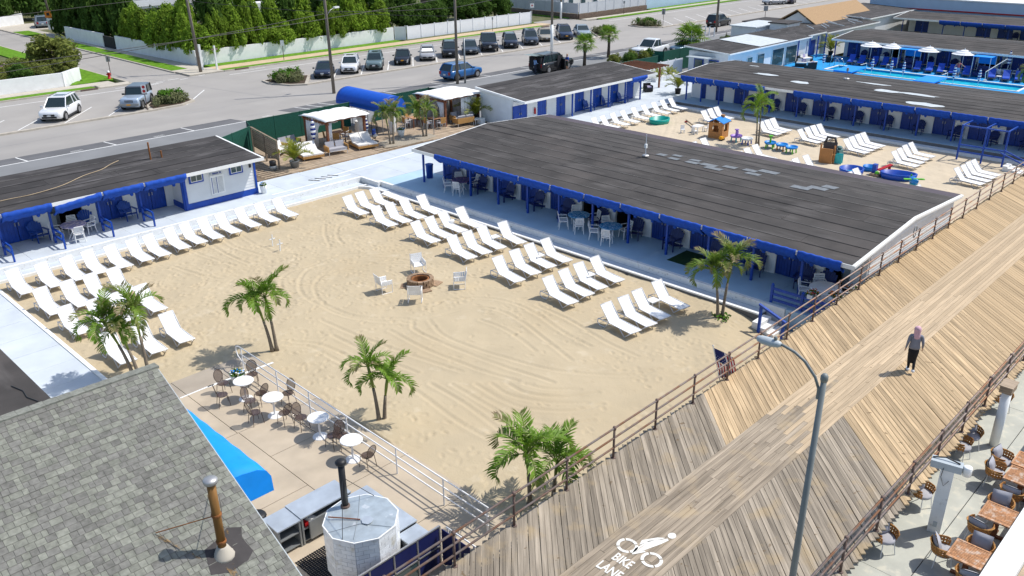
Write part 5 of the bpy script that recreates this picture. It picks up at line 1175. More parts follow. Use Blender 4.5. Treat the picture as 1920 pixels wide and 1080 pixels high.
for (x0,s0,x1,s1,wd) in ((fx-.95,fs-1.1,fx-.45,fs-.1,.12),(fx+.42,fs-1.5,fx+.30,fs-.35,.12),(fx-.02,fs+.35,fx-.1,fs+1.1,.2)):
    mb=MB(); n=8; V=[]
    for i in range(n+1):
        t=i/n; xx=x0+(x1-x0)*t+rr.uniform(-.02,.02); ss=s0+(s1-s0)*t; ww=wd*(1-t*.5)*rr.uniform(.6,1)
        V+=[onr(xx-ww/2,ss,.034),onr(xx+ww/2,ss,.034)]
    mb.add(V,[(2*i,2*i+1,2*i+3,2*i+2) for i in range(n)]); MT.setdefault('ruststain',stain_mat()); mb.build('rust_stain',MT['ruststain'],roofh)
# blue entrance awning on the gable end
ap=[(7.2,2.95),(7.7,2.93),(8.1,2.86),(8.34,2.72),(8.45,2.50),(8.47,2.05)]
an=thing('wall_awning','bright blue waterfall awning on the end wall of the shingled house','awning',(7.2,19,2.0))
mb=MB(); ys=np.linspace(22.6,16.9,14); V=[]
for i,y in enumerate(ys):
    for (x,z) in ap: V.append((x,y,z-.035*(i%2)*(1 if z<2.9 else .3)))
k=len(ap); F=[(i*k+j,(i+1)*k+j,(i+1)*k+j+1,i*k+j+1) for i in range(len(ys)-1) for j in range(k-1)]
mb.add(V,F); o=mb.build('canopy',MT['cyanfab'],an,True,True); o.modifiers.new('thickness','SOLIDIFY').thickness=.01
ye=ys[-1]; MB().add([(7.2,ye,2.05)]+[(x,ye,z-.02) for x,z in ap],[tuple(range(k+1))]).build('end_panel',MT['cyanfab'],an,False,True)
MB().tube([(8.46,22.6,2.06),(8.46,16.92,2.06)],.02,5).build('front_bar',MT['whitemetal'],an,False,True)
# black flat roof at the left edge
bl=thing('flat_roof_building','low building with plain black flat roof at the left edge','building',(0,30,0)); MB().box(-9,6.05,24.5,41,0,1.85).build('wall',MT['siding'],bl,False,True); MB().box(-9,6.2,24.2,41.2,1.86,2.0).build('roof',MT['roof'],bl,False,True)
MB().tube([(5.6,27.6,2.02),(5.75,27.0,2.02),(5.7,26.5,2.02),(5.85,26.0,2.02)],.02,5).build('cable',MT['wire'],bl,False,True)
# ================================================================ OUTDOOR KITCHEN
ov=thing('pizza_oven','ten sided tiled oven with zinc top and tall black flue','oven',(9.52,14.66,.03))
NS=10; RO=.93; HO=1.72; ang0=R(8)
vert=[(RO*math.cos(ang0+2*math.pi*i/NS),RO*math.sin(ang0+2*math.pi*i/NS)) for i in range(NS)]
MB().prism(vert,.35,HO).build('oven_body',MT['cushion'],ov)
MB().prism([(x*.7,y*.7) for x,y in vert],0,.36).build('oven_foot',MT['black'],ov)
for i in range(NS):
    a=Vector((*vert[i],0)); b=Vector((*vert[(i+1)%NS],0)); d=(b-a); L=d.length; d.normalize(); n=Vector((d.y,-d.x,0)); rows=11; th=(HO-.37)/rows
    for r_ in range(rows):
        z=.36+r_*th; cuts=[0]+([L*.33,L*.8] if r_%2==0 else [L*.12,L*.57])+[L]
        for c0,c1 in zip(cuts[:-1],cuts[1:]):
            g_=.004; p0=a+d*(c0+g_)+n*.001; p1=a+d*(c1-g_)+n*.001; th_=.010
            MB().hexa([tuple(p0+Vector((0,0,z+g_))),tuple(p1+Vector((0,0,z+g_))),tuple(p1+n*th_+Vector((0,0,z+g_))),tuple(p0+n*th_+Vector((0,0,z+g_))),tuple(p0+Vector((0,0,z+th-g_))),tuple(p1+Vector((0,0,z+th-g_))),tuple(p1+n*th_+Vector((0,0,z+th-g_))),tuple(p0+n*th_+Vector((0,0,z+th-g_)))]).build('tile',MT['marble'],ov)
MB().prism([(x*1.025,y*1.025) for x,y in vert],HO,HO+.035).build('top_rim',MT['white'],ov); 
top=MB(); 
for i in range(NS): top.add([(vert[i][0]*.99,vert[i][1]*.99,HO+.04),(vert[(i+1)%NS][0]*.99,vert[(i+1)%NS][1]*.99,HO+.04),(0,0,HO+.085)],[(0,1,2)])
top.build('zinc_top',MT['zinc'],ov)
for (a,b) in (((-.62,-.55),(.5,.72)),((-.9,.1),(.3,-.85))): MB().tube([(a[0],a[1],HO+.055),(a[0]*.3+b[0]*.3,a[1]*.3+b[1]*.3,HO+.085),(b[0],b[1],HO+.055)],.006,4).build('seam',MT['grey'],ov)
fl=MB().tube([(-.02,.62,HO),(-.02,.62,HO+1.35)],.085,14).build('flue',MT['black'],ov,True); MB().lathe([(.09,HO+1.32),(.14,HO+1.36),(.145,HO+1.42),(.08,HO+1.47)],14,(-.02,.62,0)).build('flue_cap',MT['black'],fl,True); MB().lathe([(.12,HO+.05),(.12,HO+.10),(.10,HO+.12)],14,(-.02,.62,0)).build('flue_collar',MT['rustpost'],fl)
for p in ((-.80,-.35),(.75,.45)): MB().tube([(-.02,.62,HO+.95),(p[0],p[1],HO+.05)],.008,4).build('stay_rod',MT['black'],ov)
pe=thing('pizza_peel','long handled metal peel lying on the oven top','peel',(9.52,14.66,HO+.125),R(10)); MB().prism([(-.10,-.16),(.02,-.18),(.14,-.13),(.16,.02),(.08,.12),(-.06,.10),(-.14,-.02)],0,.012).build('blade',MT['steel'],pe); COL.objects['blade'].location=(-.05,-.22,0); MB().tube([(-.12,-.10,.012),(-.30,.25,.015),(-.50,.62,.02)],.016,6).build('handle',MT['redwood'],pe)
def counter(label,x0,x1,y0,y1,z=.93,open_side=None,shelf=True):
    t=thing('steel_counter',label,'counter',((x0+x1)/2,(y0+y1)/2,.03)); MB().box(x0,x1,y0,y1,z-.04,z).build('worktop',MT['steel'],t,False,True)
    MB().box(x0+.03,x1-.03,y1-.06,y1-.03,.1,z-.04).box(x0+.02,x0+.05,y0+.03,y1-.06,.1,z-.04).box(x1-.05,x1-.02,y0+.03,y1-.06,.1,z-.04).build('carcass',MT['grey'],t,False,True)
    if shelf:
        for zz in (.12,.5): MB().box(x0+.05,x1-.05,y0+.03,y1-.06,zz,zz+.025).build('shelf',MT['grey'],t,False,True)
    for x in (x0+.04,x1-.04):
        for y in (y0+.04,y1-.04): MB().box(x-.025,x+.025,y-.025,y+.025,.03,z-.04).build('leg',MT['grey'],t,False,True)
    return t
c1=counter('steel worktop nearest the blue awning beside the oven',8.28,8.98,16.68,17.45,.90); c2=counter('long steel worktop behind the oven flue',8.985,10.6,16.68,17.46,.93); MB().box(9.2,9.75,16.64,16.70,.15,.72).build('drawer_front',MT['grey'],c2,False,True)
b_=thing('food_box','red and white box on the shelf under the long worktop','box',(9.25,16.85,.53)); MB().box(-.12,.02,-.1,.1,.0,.12).build('carton',MT['red'],b_); MB().ob((.1,0,.09),(.24,.2,.16),(.2,.3,.4)).build('wrap',MT['plate'],b_)
c3=counter('steel worktop along the terrace side of the oven',10.42,11.08,14.42,16.6,.93); c4=counter('small steel worktop behind the navy panel',10.36,11.03,13.72,14.38,.88)
mt_=thing('drain_mat','black rubber drain mat on the kitchen floor','mat',(8.95,15.75,.035),R(0)); 
mb=MB()
for i in range(14): mb.box(-.5+.0715*i,-.5+.0715*i+.03,-.55,.55,0,.012)
for i in range(16): mb.box(-.5,.5,-.55+.07*i,-.55+.07*i+.03,0,.012)
mb.build('grid',MT['black'],mt_)
np_=thing('kitchen_screen','navy panelled screen with steel frame in front of the oven','screen',(10,13.55,.03))
for k in range(5):
    x0=7.4+.74*k; MB().box(x0+.03,x0+.71,13.535,13.555,.62,1.18).build('panel',MT['navypanel'],np_,False,True); MB().box(x0+.03,x0+.71,13.54,13.55,.05,.56).build('lower_panel',MT['navypanel' if k>3 else 'paneglass'],np_,False,True)
    MB().box(x0-.02,x0+.02,13.52,13.57,.03,1.22).build('upright',MT['galv'],np_,False,True)
MB().box(11.08,11.12,13.52,13.57,.03,1.22).build('upright',MT['galv'],np_,False,True)
for z in (.58,1.20): MB().box(7.4,11.1,13.52,13.57,z,z+.04).build('frame_rail',MT['galv'],np_,False,True)
for k in range(2): MB().box(11.09,11.11,13.50-.72*(k+1),13.50-.72*k-.04,.62 if k else .05,1.18).build('panel',MT['navypanel'],np_,False,True); MB().box(11.08,11.12,12.76-.72*k,12.8-.72*k,.03,1.22).build('upright',MT['galv'],np_,False,True)
bn=thing('waste_bin','black bin bag bin beside the near steel worktop','bin',(8.3,17.75,.03)); MB().lathe([(.20,0),(.24,.75),(.26,.80),(.22,.86)],12).build('bin_body',MT['black'],bn,True)
# ================================================================ RESTAURANT TERRACE
def b_rope():
    r=thing('rope_armchair','x','chair'); n=20; b=MB()
    ring=lambda z,s_,t: (.31*s_*math.cos(t),.30*s_*math.sin(t),z)
    # woven bucket open at the front (towards -x), straps with gaps
    for i in range(19):
        t=R(-125+250*i/18); zt=.70-.10*(abs(t)/R(125))**2
        a0=t-.075; a1=t+.075
        b.add([ring(.40,.86,a0),ring(.40,.86,a1),ring(zt,1.08,a1),ring(zt,1.08,a0)],[(0,1,2,3)])
    for z,s_ in ((.48,.92),(.57,.98),(.65,1.03)):
        for i in range(18):
            t0,t1=R(-125+250*i/18),R(-125+250*(i+1)/18); e=.012*(1 if i%2 else -1)
            b.add([ring(z-.028,s_+e,t0),ring(z-.028,s_-e,t1),ring(z+.028,s_-e+.02,t1),ring(z+.028,s_+e+.02,t0)],[(0,1,2,3)])
    o=b.build('woven_shell',MT['rattan'],r); o.modifiers.new('thickness','SOLIDIFY').thickness=.014
    MB().tube([ring(.70-.10*(abs(t)/R(125))**2,1.09,t) for t in np.linspace(R(-125),R(125),16)],.013,5).build('rim',MT['rattantan'],r)
    MB().lathe([(.245,.38),(.265,.41),(.265,.46),(.235,.48)],16).build('seat_cushion',MT['cushion'],r,True)
    for sx in (-1,1):
        for sy in (-1,1): MB().tube([(sx*.17,sy*.17,.40),(sx*.22,sy*.22,0)],.013,5).build('leg',MT['whitemetal'],r)
    c=MB(); NU=8
    for i in range(NU+1):
        for j in range(NU+1):
            u,v=i/NU*2-1,j/NU*2-1; th_=.075*(1-u**4)*(1-v**4)+.012; c.v.append((th_,u*.23,v*.19))
    for i in range(NU+1):
        for j in range(NU+1):
            u,v=i/NU*2-1,j/NU*2-1; th_=.075*(1-u**4)*(1-v**4)+.012; c.v.append((-th_,u*.23,v*.19))
    K=(NU+1)**2
    for i in range(NU):
        for j in range(NU):
            q=(i*(NU+1)+j,(i+1)*(NU+1)+j,(i+1)*(NU+1)+j+1,i*(NU+1)+j+1); c.f.append(q); c.m.append(0); c.f.append(tuple(K+x for x in q[::-1])); c.m.append(0)
    o=c.build('back_cushion',MT['cushion'],r,True); o.location=(.17,0,.66); o.rotation_euler=(0,R(18),0)
    return r
ZR=.30
def b_teak():
    r=thing('teak_table','x','table')
    for k in range(13): MB().box(-.36+.0555*k,-.36+.0555*k+.040,-.352,.352,.71,.735).build('slat',MT['teak'],r)
    MB().box(-.42,-.365,-.40,.40,.70,.74).box(.365,.42,-.40,.40,.70,.74).box(-.365,.365,-.40,-.355,.70,.74).box(-.365,.365,.355,.40,.70,.74).build('table_frame',MT['teak'],r)
    MB().box(-.05,.05,-.30,.30,.0,.06).box(-.30,.30,-.05,.05,.001,.061).box(-.06,.06,-.06,.06,.06,.70).build('pedestal',MT['redwood'],r); return r
TBL=[(19.54,3.52),(21.68,3.47),(23.85,3.50),(24.75,3.55),(27.2,3.5)]
for i,(x,y) in enumerate(TBL):
    place('teak',b_teak,(x,y,ZR),R(0),'slatted teak table, %s from the bottom right corner'%ORD[i],'table','teak restaurant tables')
CHR=[(19.95,4.15,100,'behind the first teak table'),(20.55,3.55,0,'beyond the first teak table'),(19.10,3.05,-100,'in front of the first teak table'),(18.75,3.75,180,'this side of the first teak table')]
for x,y,a,l in [(19.62,4.10,118,'at the far left corner of the nearest teak table'),(20.22,3.45,5,'beyond the nearest teak table'),(19.0,3.30,195,'this side of the nearest teak table'),
    (21.10,3.72,170,'this side of the second teak table'),(22.42,3.62,15,'beyond the second teak table'),(23.2,3.55,180,'this side of the third teak table'),(24.0,4.18,95,'behind the third teak table'),(24.75,4.25,80,'behind the fourth teak table'),
    (19.10,5.36,60,'nearest of those under the boardwalk edge'),(21.62,5.36,70,'second of those under the boardwalk edge'),(24.75,5.36,80,'third of those under the boardwalk edge, seat empty'),(25.55,5.36,45,'fourth of those under the boardwalk edge'),(28.5,5.36,50,'last under the boardwalk edge by the round column')]:
    place('rope',b_rope,(x,y,ZR),R(a),'woven orange armchair with grey cushions '+l,'chair','woven restaurant armchairs')
lw=thing('low_wall','low white painted wall at the bottom right corner','wall',(20,2.75,ZR)); MB().box(8,60,2.46,3.02,-.3,1.2).build('wall_body',MT['whiteworn'],lw,False,True); MB().box(8,60,2.44,3.04,1.201,1.24).build('coping',MT['white'],lw,False,True)
struct('outer_deck',MB().box(8,60,-14,2.45,-.2,.9),MT['deckwood'])
cp=thing('support_column','square white column with cross beam and camera on the restaurant terrace','column',(20.87,4.70,ZR),R(-78))
MB().box(-.16,.16,-.13,.13,0,1.97).build('shaft',MT['whiteworn'],cp); MB().box(-.42,.32,-.14,.14,1.975,2.18).build('cross_beam',MT['lampgrey'],cp); MB().lathe([(.11,0),(.11,.24),(.09,.26)],12,(.43,.0,1.93)).build('camera_housing',MT['white'],cp,True); MB().tube([(-.1,-.14,2.05),(-.12,-.2,1.8),(-.02,-.2,1.55),(.08,-.15,1.7)],.008,4).build('cable',MT['wire'],cp,True); MB().box(-.05,.05,-.145,-.131,.2,.36).build('socket_box',MT['lampgrey'],cp)
MB().tube([(-.4,0,2.2),(-.1,.05,2.26),(.25,0,2.2)],.02,5).build('conduit',MT['black'],cp,True)
cp2=thing('support_column','round white column with timber block top beside the far terrace chairs','column',(26.21,4.83,ZR)); MB().lathe([(.135,0),(.135,1.95)],18).build('shaft',MT['white'],cp2,True); MB().box(-.28,.28,-.17,.17,1.955,2.17).build('timber_block',MT['greywood'],cp2); MB().box(-.30,.30,-.19,.19,2.172,2.2).build('block_cap',MT['deckwood'],cp2)
# street lamp standing at the boardwalk edge
lp=thing('lamp_post','tall grey green lamp post with curved arm leaning over the boardwalk','street lamp',(12.72,5.03,.3)); 
MB().tube([(0,0,0),(0,0,7.92)],[.078,.050],14).build('pole',MT['lamp'],lp,True); MB().lathe([(.057,7.86),(.068,7.9),(.066,7.96),(.04,8.0),(.01,8.01)],14).build('pole_cap',MT['lamp'],lp,True)
arm=[(0,.04,7.62),(0,.16,7.88),(.0,.37,8.10),(.0,.58,8.21),(.0,.80,8.26),(.0,.90,8.26)]
MB().tube(arm,[.026]*6,10).build('arm',MT['lamp'],lp,True); MB().box(-.04,.04,.0,.08,7.5,7.72).build('arm_bracket',MT['lamp'],lp)
hd_=MB(); rings=[]
for (y,wx,z0,z1) in ((.84,.035,8.22,8.29),(.89,.07,8.19,8.31),(1.03,.10,8.16,8.32),(1.18,.10,8.16,8.31),(1.28,.065,8.18,8.29),(1.31,.03,8.21,8.27)):
    rings.append([(wx*c_,y,(z0+z1)/2+(z1-z0)/2*s__) for c_,s__ in [(math.cos(t),math.sin(t)) for t in np.linspace(0,2*math.pi,11)[:-1]]])
hd_.sweep(None,rings).build('lamp_head',MT['lampgrey'],lp,True); MB().lathe([(.03,0),(.035,.05),(.02,.07)],8,(0,.96,8.31)).build('photocell',MT['lamp'],lp)
# ================================================================ A-ROW EXTRAS
MB().box(31.9,33.6,19.5,20.95,.401,.412).build('turf_mat',MT['turf']); tag(COL.objects['turf_mat'],'dark green turf mat on the long porch','mat')
bf=thing('porch_fence','blue timber fence at the boardwalk end of the long porch','fence',(30.95,13.6,.40))
for y in (15.0,13.65,12.35): MB().box(30.90,31.0,y-.05,y+.05,.40,1.18).lathe([(.05,1.18),(.065,1.22),(.02,1.27)],8,(30.95,y,0)).build('post',MT['blue'],bf,False,True)
for z in (.50,.74,.98): MB().box(30.92,30.98,12.3,15.05,z,z+.10).build('rail',MT['blue'],bf,False,True)
MB().box(31.0,33.9,12.18,12.26,.62,.74).box(31.0,33.9,12.18,12.26,.95,1.05).build('end_rail',MT['blue'],bf,False,True)
for k,(x,y) in enumerate(((31.2,13.35),(31.6,12.62),(33.2,12.5))):
    t=thing('flower_box','flower box with red and white blooms on the blue fence, %s from left'%ORD[k],'planter',(x,y,1.06 if k<2 else .85),group='flower boxes'); MB().box(-.3,.3,-.11,.11,0,.16).build('box',MT['white'],t); flowers(t,110,.28,.12,40+k,('red','white','orange'))
sp=struct('beach_steps',MB().box(29.45,30.4,14.62,14.98,-.6,.02).box(29.45,30.4,14.30,14.615,-.6,-.14).box(29.45,30.4,13.98,14.295,-.6,-.28),MT['whiteworn'])
sr=thing('stair_rail','blue stair rail beside the white beach steps','railing',(29.4,14.7,-.3)); MB().box(29.35,29.45,14.58,14.68,-.45,.85).build('post',MT['blue'],sr,False,True); MB().box(29.35,29.45,13.55,13.65,-.45,.45).build('post',MT['blue'],sr,False,True); MB().hexa([(29.34,13.5,.42),(29.46,13.5,.42),(29.46,14.72,.86),(29.34,14.72,.86),(29.34,13.5,.50),(29.46,13.5,.50),(29.46,14.72,.94),(29.34,14.72,.94)]).build('handrail',MT['blue'],sr,False,True)
tb=thing('refuse_bin','tall blue bin at the far end of the long porch','bin',(33.3,39.75,.40)); MB().lathe([(.2,0),(.24,.8),(.26,.82),(.26,.88),(.2,.9)],14).build('bin_body',MT['blue'],tb,True)
rp=thing('coiled_rope','grey hose coiled on the rail post by the white gable wall','hose',(37.99,12.0,2.3)); MB().tube([(.0+.16*math.cos(t)*(1+.1*math.sin(3*t)),.04+.01*t/6,.1+.28*math.sin(t)) for t in np.linspace(0,18,50)],.012,4).build('coil',MT['grey'],rp)
def usflag(label,loc,top,hoist,fly,rz=0.0):
    t=thing('flag',label,'flag',loc,rz); top=Vector(top); hv=Vector(hoist); fv=Vector(fly); MB().tube([(0,0,0),tuple(top)],.018,6).build('pole',MT['white'],t); MB().lathe([(.0,0),(.035,.03),(.0,.06)],8,tuple(top)).build('finial',MT['galv'],t)
    n=14; nn=hv.cross(fv).normalized(); L=fv.length
    def pt(u,v): p=top*.97+hv*v+fv*u+nn*(.07*L*math.sin(u*8+v*4)*(.3+u)); return tuple(p)
    MT.setdefault('flagred',mat('flag_red',(.42,.015,.03),.8)); MT.setdefault('flagblue',mat('flag_blue',(.012,.02,.13),.8))
    for k in range(13):
        mb=MB(); u0=0.0 if k>6 else .40; V=[]
        for i in range(n+1):
            u=u0+(1-u0)*i/n; V+=[pt(u,k/13),pt(u,(k+1)/13)]
        mb.add(V,[(2*i,2*i+1,2*i+3,2*i+2) for i in range(n)]); mb.build('stripe',MT['flagred' if k%2==0 else 'sling'],t)
    mb=MB(); V=[]
    for i in range(n+1): V+=[pt(.40*i/n,0),pt(.40*i/n,7/13)]
    mb.add(V,[(2*i,2*i+1,2*i+3,2*i+2) for i in range(n)]); c=mb.build('canton',MT['flagblue'],t); st=MB()
    for r_ in range(5):
        for q in range(6):
            p=Vector(pt(.035+.066*q,.05+.1*r_))
            for sg in (-1,1): st.ob(tuple(p+nn*sg*.006),(.014,.014,.014))
    st.build('stars',MT['sling'],c)
usflag('stars and stripes flag drooping beside the boardwalk rail',(22.55,12.3,.9),(-.6,.12,1.75),(.62,-.42,-.45),(.5,-.1,-1.35))
usflag('stars and stripes flag at the corner of the street side cabanas',(47.6,47.7,.4),(-.25,.1,1.7),(.35,0,-.35),(.45,-.1,-.75))
usflag('small faded flag before the low palm by the club house',(89.2,57.2,.3),(-.2,0,2.4),(.4,0,-.35),(.5,-.1,-.8))
# ================================================================ TIMBER DECK BEHIND THE BEACH
dk=struct('timber_deck',MB().box(25.6,47.2,46.92,52.0,-.6,.37).box(28.9,47.2,52.0,55.3,-.6,.37),MT['wood_under'])
dm=MB().box(0,3.98,0,.128,0,.03).mesh('deck_board',MT['deckwood'])
for j in range(37):
    y=46.93+.1385*j
    for i in range(5):
        x=27.9+3.99*i-(j%3)*.9
        if x<25.6 or x+3.98>47.2: continue
        if y<47.9 and 36.2<x+2<39.5: continue
        link('deck_board',dm,dk,(x,y,.385+random.uniform(-.003,.003)))
o=MB()
for j in range(22):
    y=52.1+.1385*j
    for i in range(4): o.box(29.0+4.4*i,33.39+4.4*i,y,y+.128,.39,.415)
o.build('deck_boards_behind',MT['deckwood'],dk)['kind']='stuff'
MT['tanstone']=mat('tan_edging_stone',(.30,.20,.115),.9,.25,5,bump=.3,rnd=.2)
for k in range(42): MB().box(28.4+.215*k,28.4+.215*k+.205,46.84,46.915,.38,.45).build('edging_stone',MT['tanstone'],dk)
bed=struct('gravel_bed',MB().prism([(36.0,47.7),(37.6,47.2),(39.2,47.3),(40.8,47.6),(40.9,48.7),(39.6,49.1),(38.4,49.6),(36.4,49.2)],.3,.435),MT['burl'])
# wooden slat screen
sc=thing('slat_screen','weathered wooden slat screen at the left end of the deck','screen',(28.4,50.8,.40)); 
P0,P1=Vector((28.85,53.2,0)),Vector((27.95,48.5,0)); d=(P1-P0)
for t in (0,.52,1.0): p=P0+d*t; MB().ob((p.x,p.y,.4+.92),(.10,.10,1.85),(0,0,math.atan2(d.y,d.x))).build('post',MT['greywood'],sc,False,True)
for k in range(9):
    for t in (.26,.76): p=P0+d*t; MB().ob((p.x,p.y,1.02+.135*k),(d.length*.46,.025,.115),(0,0,math.atan2(d.y,d.x))).build('slat',MT['greywood'],sc,False,True)
MB().ob(((P0+d*.5).x,(P0+d*.5).y,2.28),(d.length+.1,.12,.04),(0,0,math.atan2(d.y,d.x))).build('cap_rail',MT['greywood'],sc,False,True)
# green screened chain fences
def gfence(label,pts,z0,h_,post=2.4):
    t=thing('screened_fence',label,'fence',(pts[0][0],pts[0][1],z0))
    for (a,b) in zip(pts[:-1],pts[1:]):
        A_=Vector((*a,0)); B=Vector((*b,0)); L=(B-A_).length; n=max(1,round(L/post)); dd=(B-A_)/n; an=math.atan2(dd.y,dd.x)
        for i in range(n):
            c=A_+dd*(i+.5); MB().ob((c.x,c.y,z0+h_/2),(dd.length-.05,.02,h_),(0,0,an)).build('mesh_panel',MT['greenscreen'],t,False,True)
        for i in range(n+1): c=A_+dd*i; MB().tube([(c.x,c.y,z0),(c.x,c.y,z0+h_+.06)],.035,6).build('post',MT['greenpole'],t,False,True)
        MB().tube([(A_.x,A_.y,z0+h_+.02),(B.x,B.y,z0+h_+.02)],.025,5).build('top_rail',MT['greenpole'],t,False,True)
    return t
gfence('dark green screened fence behind the deck cabana tents',[(25.0,51.4),(29.0,53.5),(29.6,55.1),(38.4,55.1)],.3,1.95)
gfence('dark green screened fence between the canopy tunnel and the cabana wall',[(40.8,55.1),(46.5,55.1),(47.6,51.4)],.3,1.95)
gfence('dark green screened fence beside the white pickup',[(63.6,52.0),(74.4,51.6),(74.9,52.6)],.3,1.75)
gfence('tall dark green screened gate panel and fence by the club house',[(74.9,52.4),(75.2,51.5),(81.0,51.4)],.3,2.1,2.6)
vf=thing('lattice_fence','white lattice fence with planter boxes by the entry yard','fence',(71,49.5,.4))
for k in range(5): MB().box(69.5+1.3*k,70.72+1.3*k,49.6,49.66,.5,1.9).build('panel',MT['vinyl'],vf,False,True); MB().box(69.4+1.3*k,69.49+1.3*k,49.58,49.68,.4,2.0).build('post',MT['white'],vf,False,True)
for k in range(2):
    t=thing('planter_box','long white planter box with tall greens, %s from the pergola'%ORD[k],'planter',(70.6+1.9*k,48.75,.4),group='white planter boxes'); MB().box(-.9,.9,-.28,.28,0,.38).build('box',MT['white'],t); crown(t,(-.3,0,.4),8,.8,'frond_yellow',(45,85),k); crown(t,(.4,0,.4),6,.6,'frond_yellow',(45,85),k+5); flowers(t,60,.25,.35,60+k,('white','orange'))
# white cabana tents
def tent(label,x0,x1,y0,y1,z0,zt,curt):
    t=thing('cabana_tent',label,'cabana',((x0+x1)/2,(y0+y1)/2,z0)); px=[x0+.2,x1-.2]; py=[y0+.2,y1-.2]
    for x in px:
        for y in py: MB().box(x-.075,x+.075,y-.075,y+.075,z0,zt-.12).build('post',MT['redwood'],t,False,True)
    for y in py: MB().box(x0,x1,y-.05,y+.05,zt-.22,zt-.08).build('beam',MT['redwood'],t,False,True)
    for x in px: MB().box(x-.05,x+.05,y0,y1,zt-.36,zt-.225).build('beam',MT['redwood'],t,False,True)
    mb=MB(); n=12; V=[]
    for i in range(n+1):
        for j in range(n+1):
            u,v=i/n,j/n; V.append((x0-.12+(x1-x0+.24)*u,y0-.12+(y1-y0+.24)*v,zt+.10*math.sin(math.pi*v)+.025*math.sin(u*26)+.012*math.sin(v*17+u*5)-.07*(1 if i in(0,n) or j in (0,n) else 0)))
    mb.add(V,[(i*(n+1)+j,(i+1)*(n+1)+j,(i+1)*(n+1)+j+1,i*(n+1)+j+1) for i in range(n) for j in range(n)]); o=mb.build('canvas_top',MT['sling'],t,True,True); o.modifiers.new('thickness','SOLIDIFY').thickness=.015
    def curtain(a,b,zb,gather=1.0):
        A_,B=Vector((*a,0)),Vector((*b,0)); dd=B-A_; nn=Vector((-dd.y,dd.x,0)).normalized(); V=[]; n=26
        for i in range(n+1):
            u=i/n
            for (z,g_) in ((zt-.25,1.0),(zt-.9,gather*.9+.1),(zb,gather)):
                p=A_+dd*(u*g_)+nn*.05*math.sin(u*34); V.append((p.x,p.y,z))
        m_=MB().add(V,[(3*i+k,3*(i+1)+k,3*(i+1)+k+1,3*i+k+1) for i in range(n) for k in range(2)]); c=m_.build('curtain',MT['sling'],t,True,True); c.modifiers.new('thickness','SOLIDIFY').thickness=.01
    for c in curt: curtain(*c)
    return t
tent('white draped cabana tent over the dining set on the deck',32.55,36.1,49.65,52.75,.40,2.62,[((32.75,52.6),(32.75,50.6),.5,.75),((32.8,49.9),(33.2,49.9),.5,.9),((35.9,49.9),(35.9,50.9),.45,.5),((33.0,52.55),(35.5,52.55),1.6,1.0)])
tent('white draped cabana tent beside the white siding wall',43.1,47.0,49.25,52.9,.40,2.62,[((45.0,49.5),(46.8,49.5),.5,.95),((43.3,49.6),(43.3,50.5),.5,.5),((43.4,52.7),(46.8,52.7),.5,1.0),((46.8,49.6),(46.8,52.5),.5,1.0)])
# blue barrel canopy through the fence
bc=thing('barrel_canopy','long royal blue barrel canopy over the street entrance','canopy',(39.6,54,.3)); n=12; V=[]; ys=np.linspace(51.0,57.0,17)
for y in ys:
    for i in range(n+1): t=math.pi*i/n; V.append((39.6-1.08*math.cos(t),y,2.15+.95*math.sin(t)))
o=MB().add(V,[(i*(n+1)+j,(i+1)*(n+1)+j,(i+1)*(n+1)+j+1,i*(n+1)+j+1) for i in range(len(ys)-1) for j in range(n)]).build('canopy',MT['canopyblue'],bc,True,True); o.modifiers.new('thickness','SOLIDIFY').thickness=.012
for y in (57.0,51.0): MB().add([(39.6-1.08*math.cos(math.pi*i/n),y,2.15+.95*math.sin(math.pi*i/n)) for i in range(n+1)],[tuple(range(n+1))]).build('end_panel',MT['canopyblue'],bc,False,True)
for y in (51.2,53,55.0,56.8):
    for x in (38.54,40.66): MB().tube([(x,y,.2),(x,y,2.15)],.03,6).build('post',MT['galv'],bc,False,True)
for x in (38.52,40.68): MB().box(x-.008,x+.008,51.0,57.0,1.95,2.15).build('valance',MT['canopyblue'],bc,False,True)
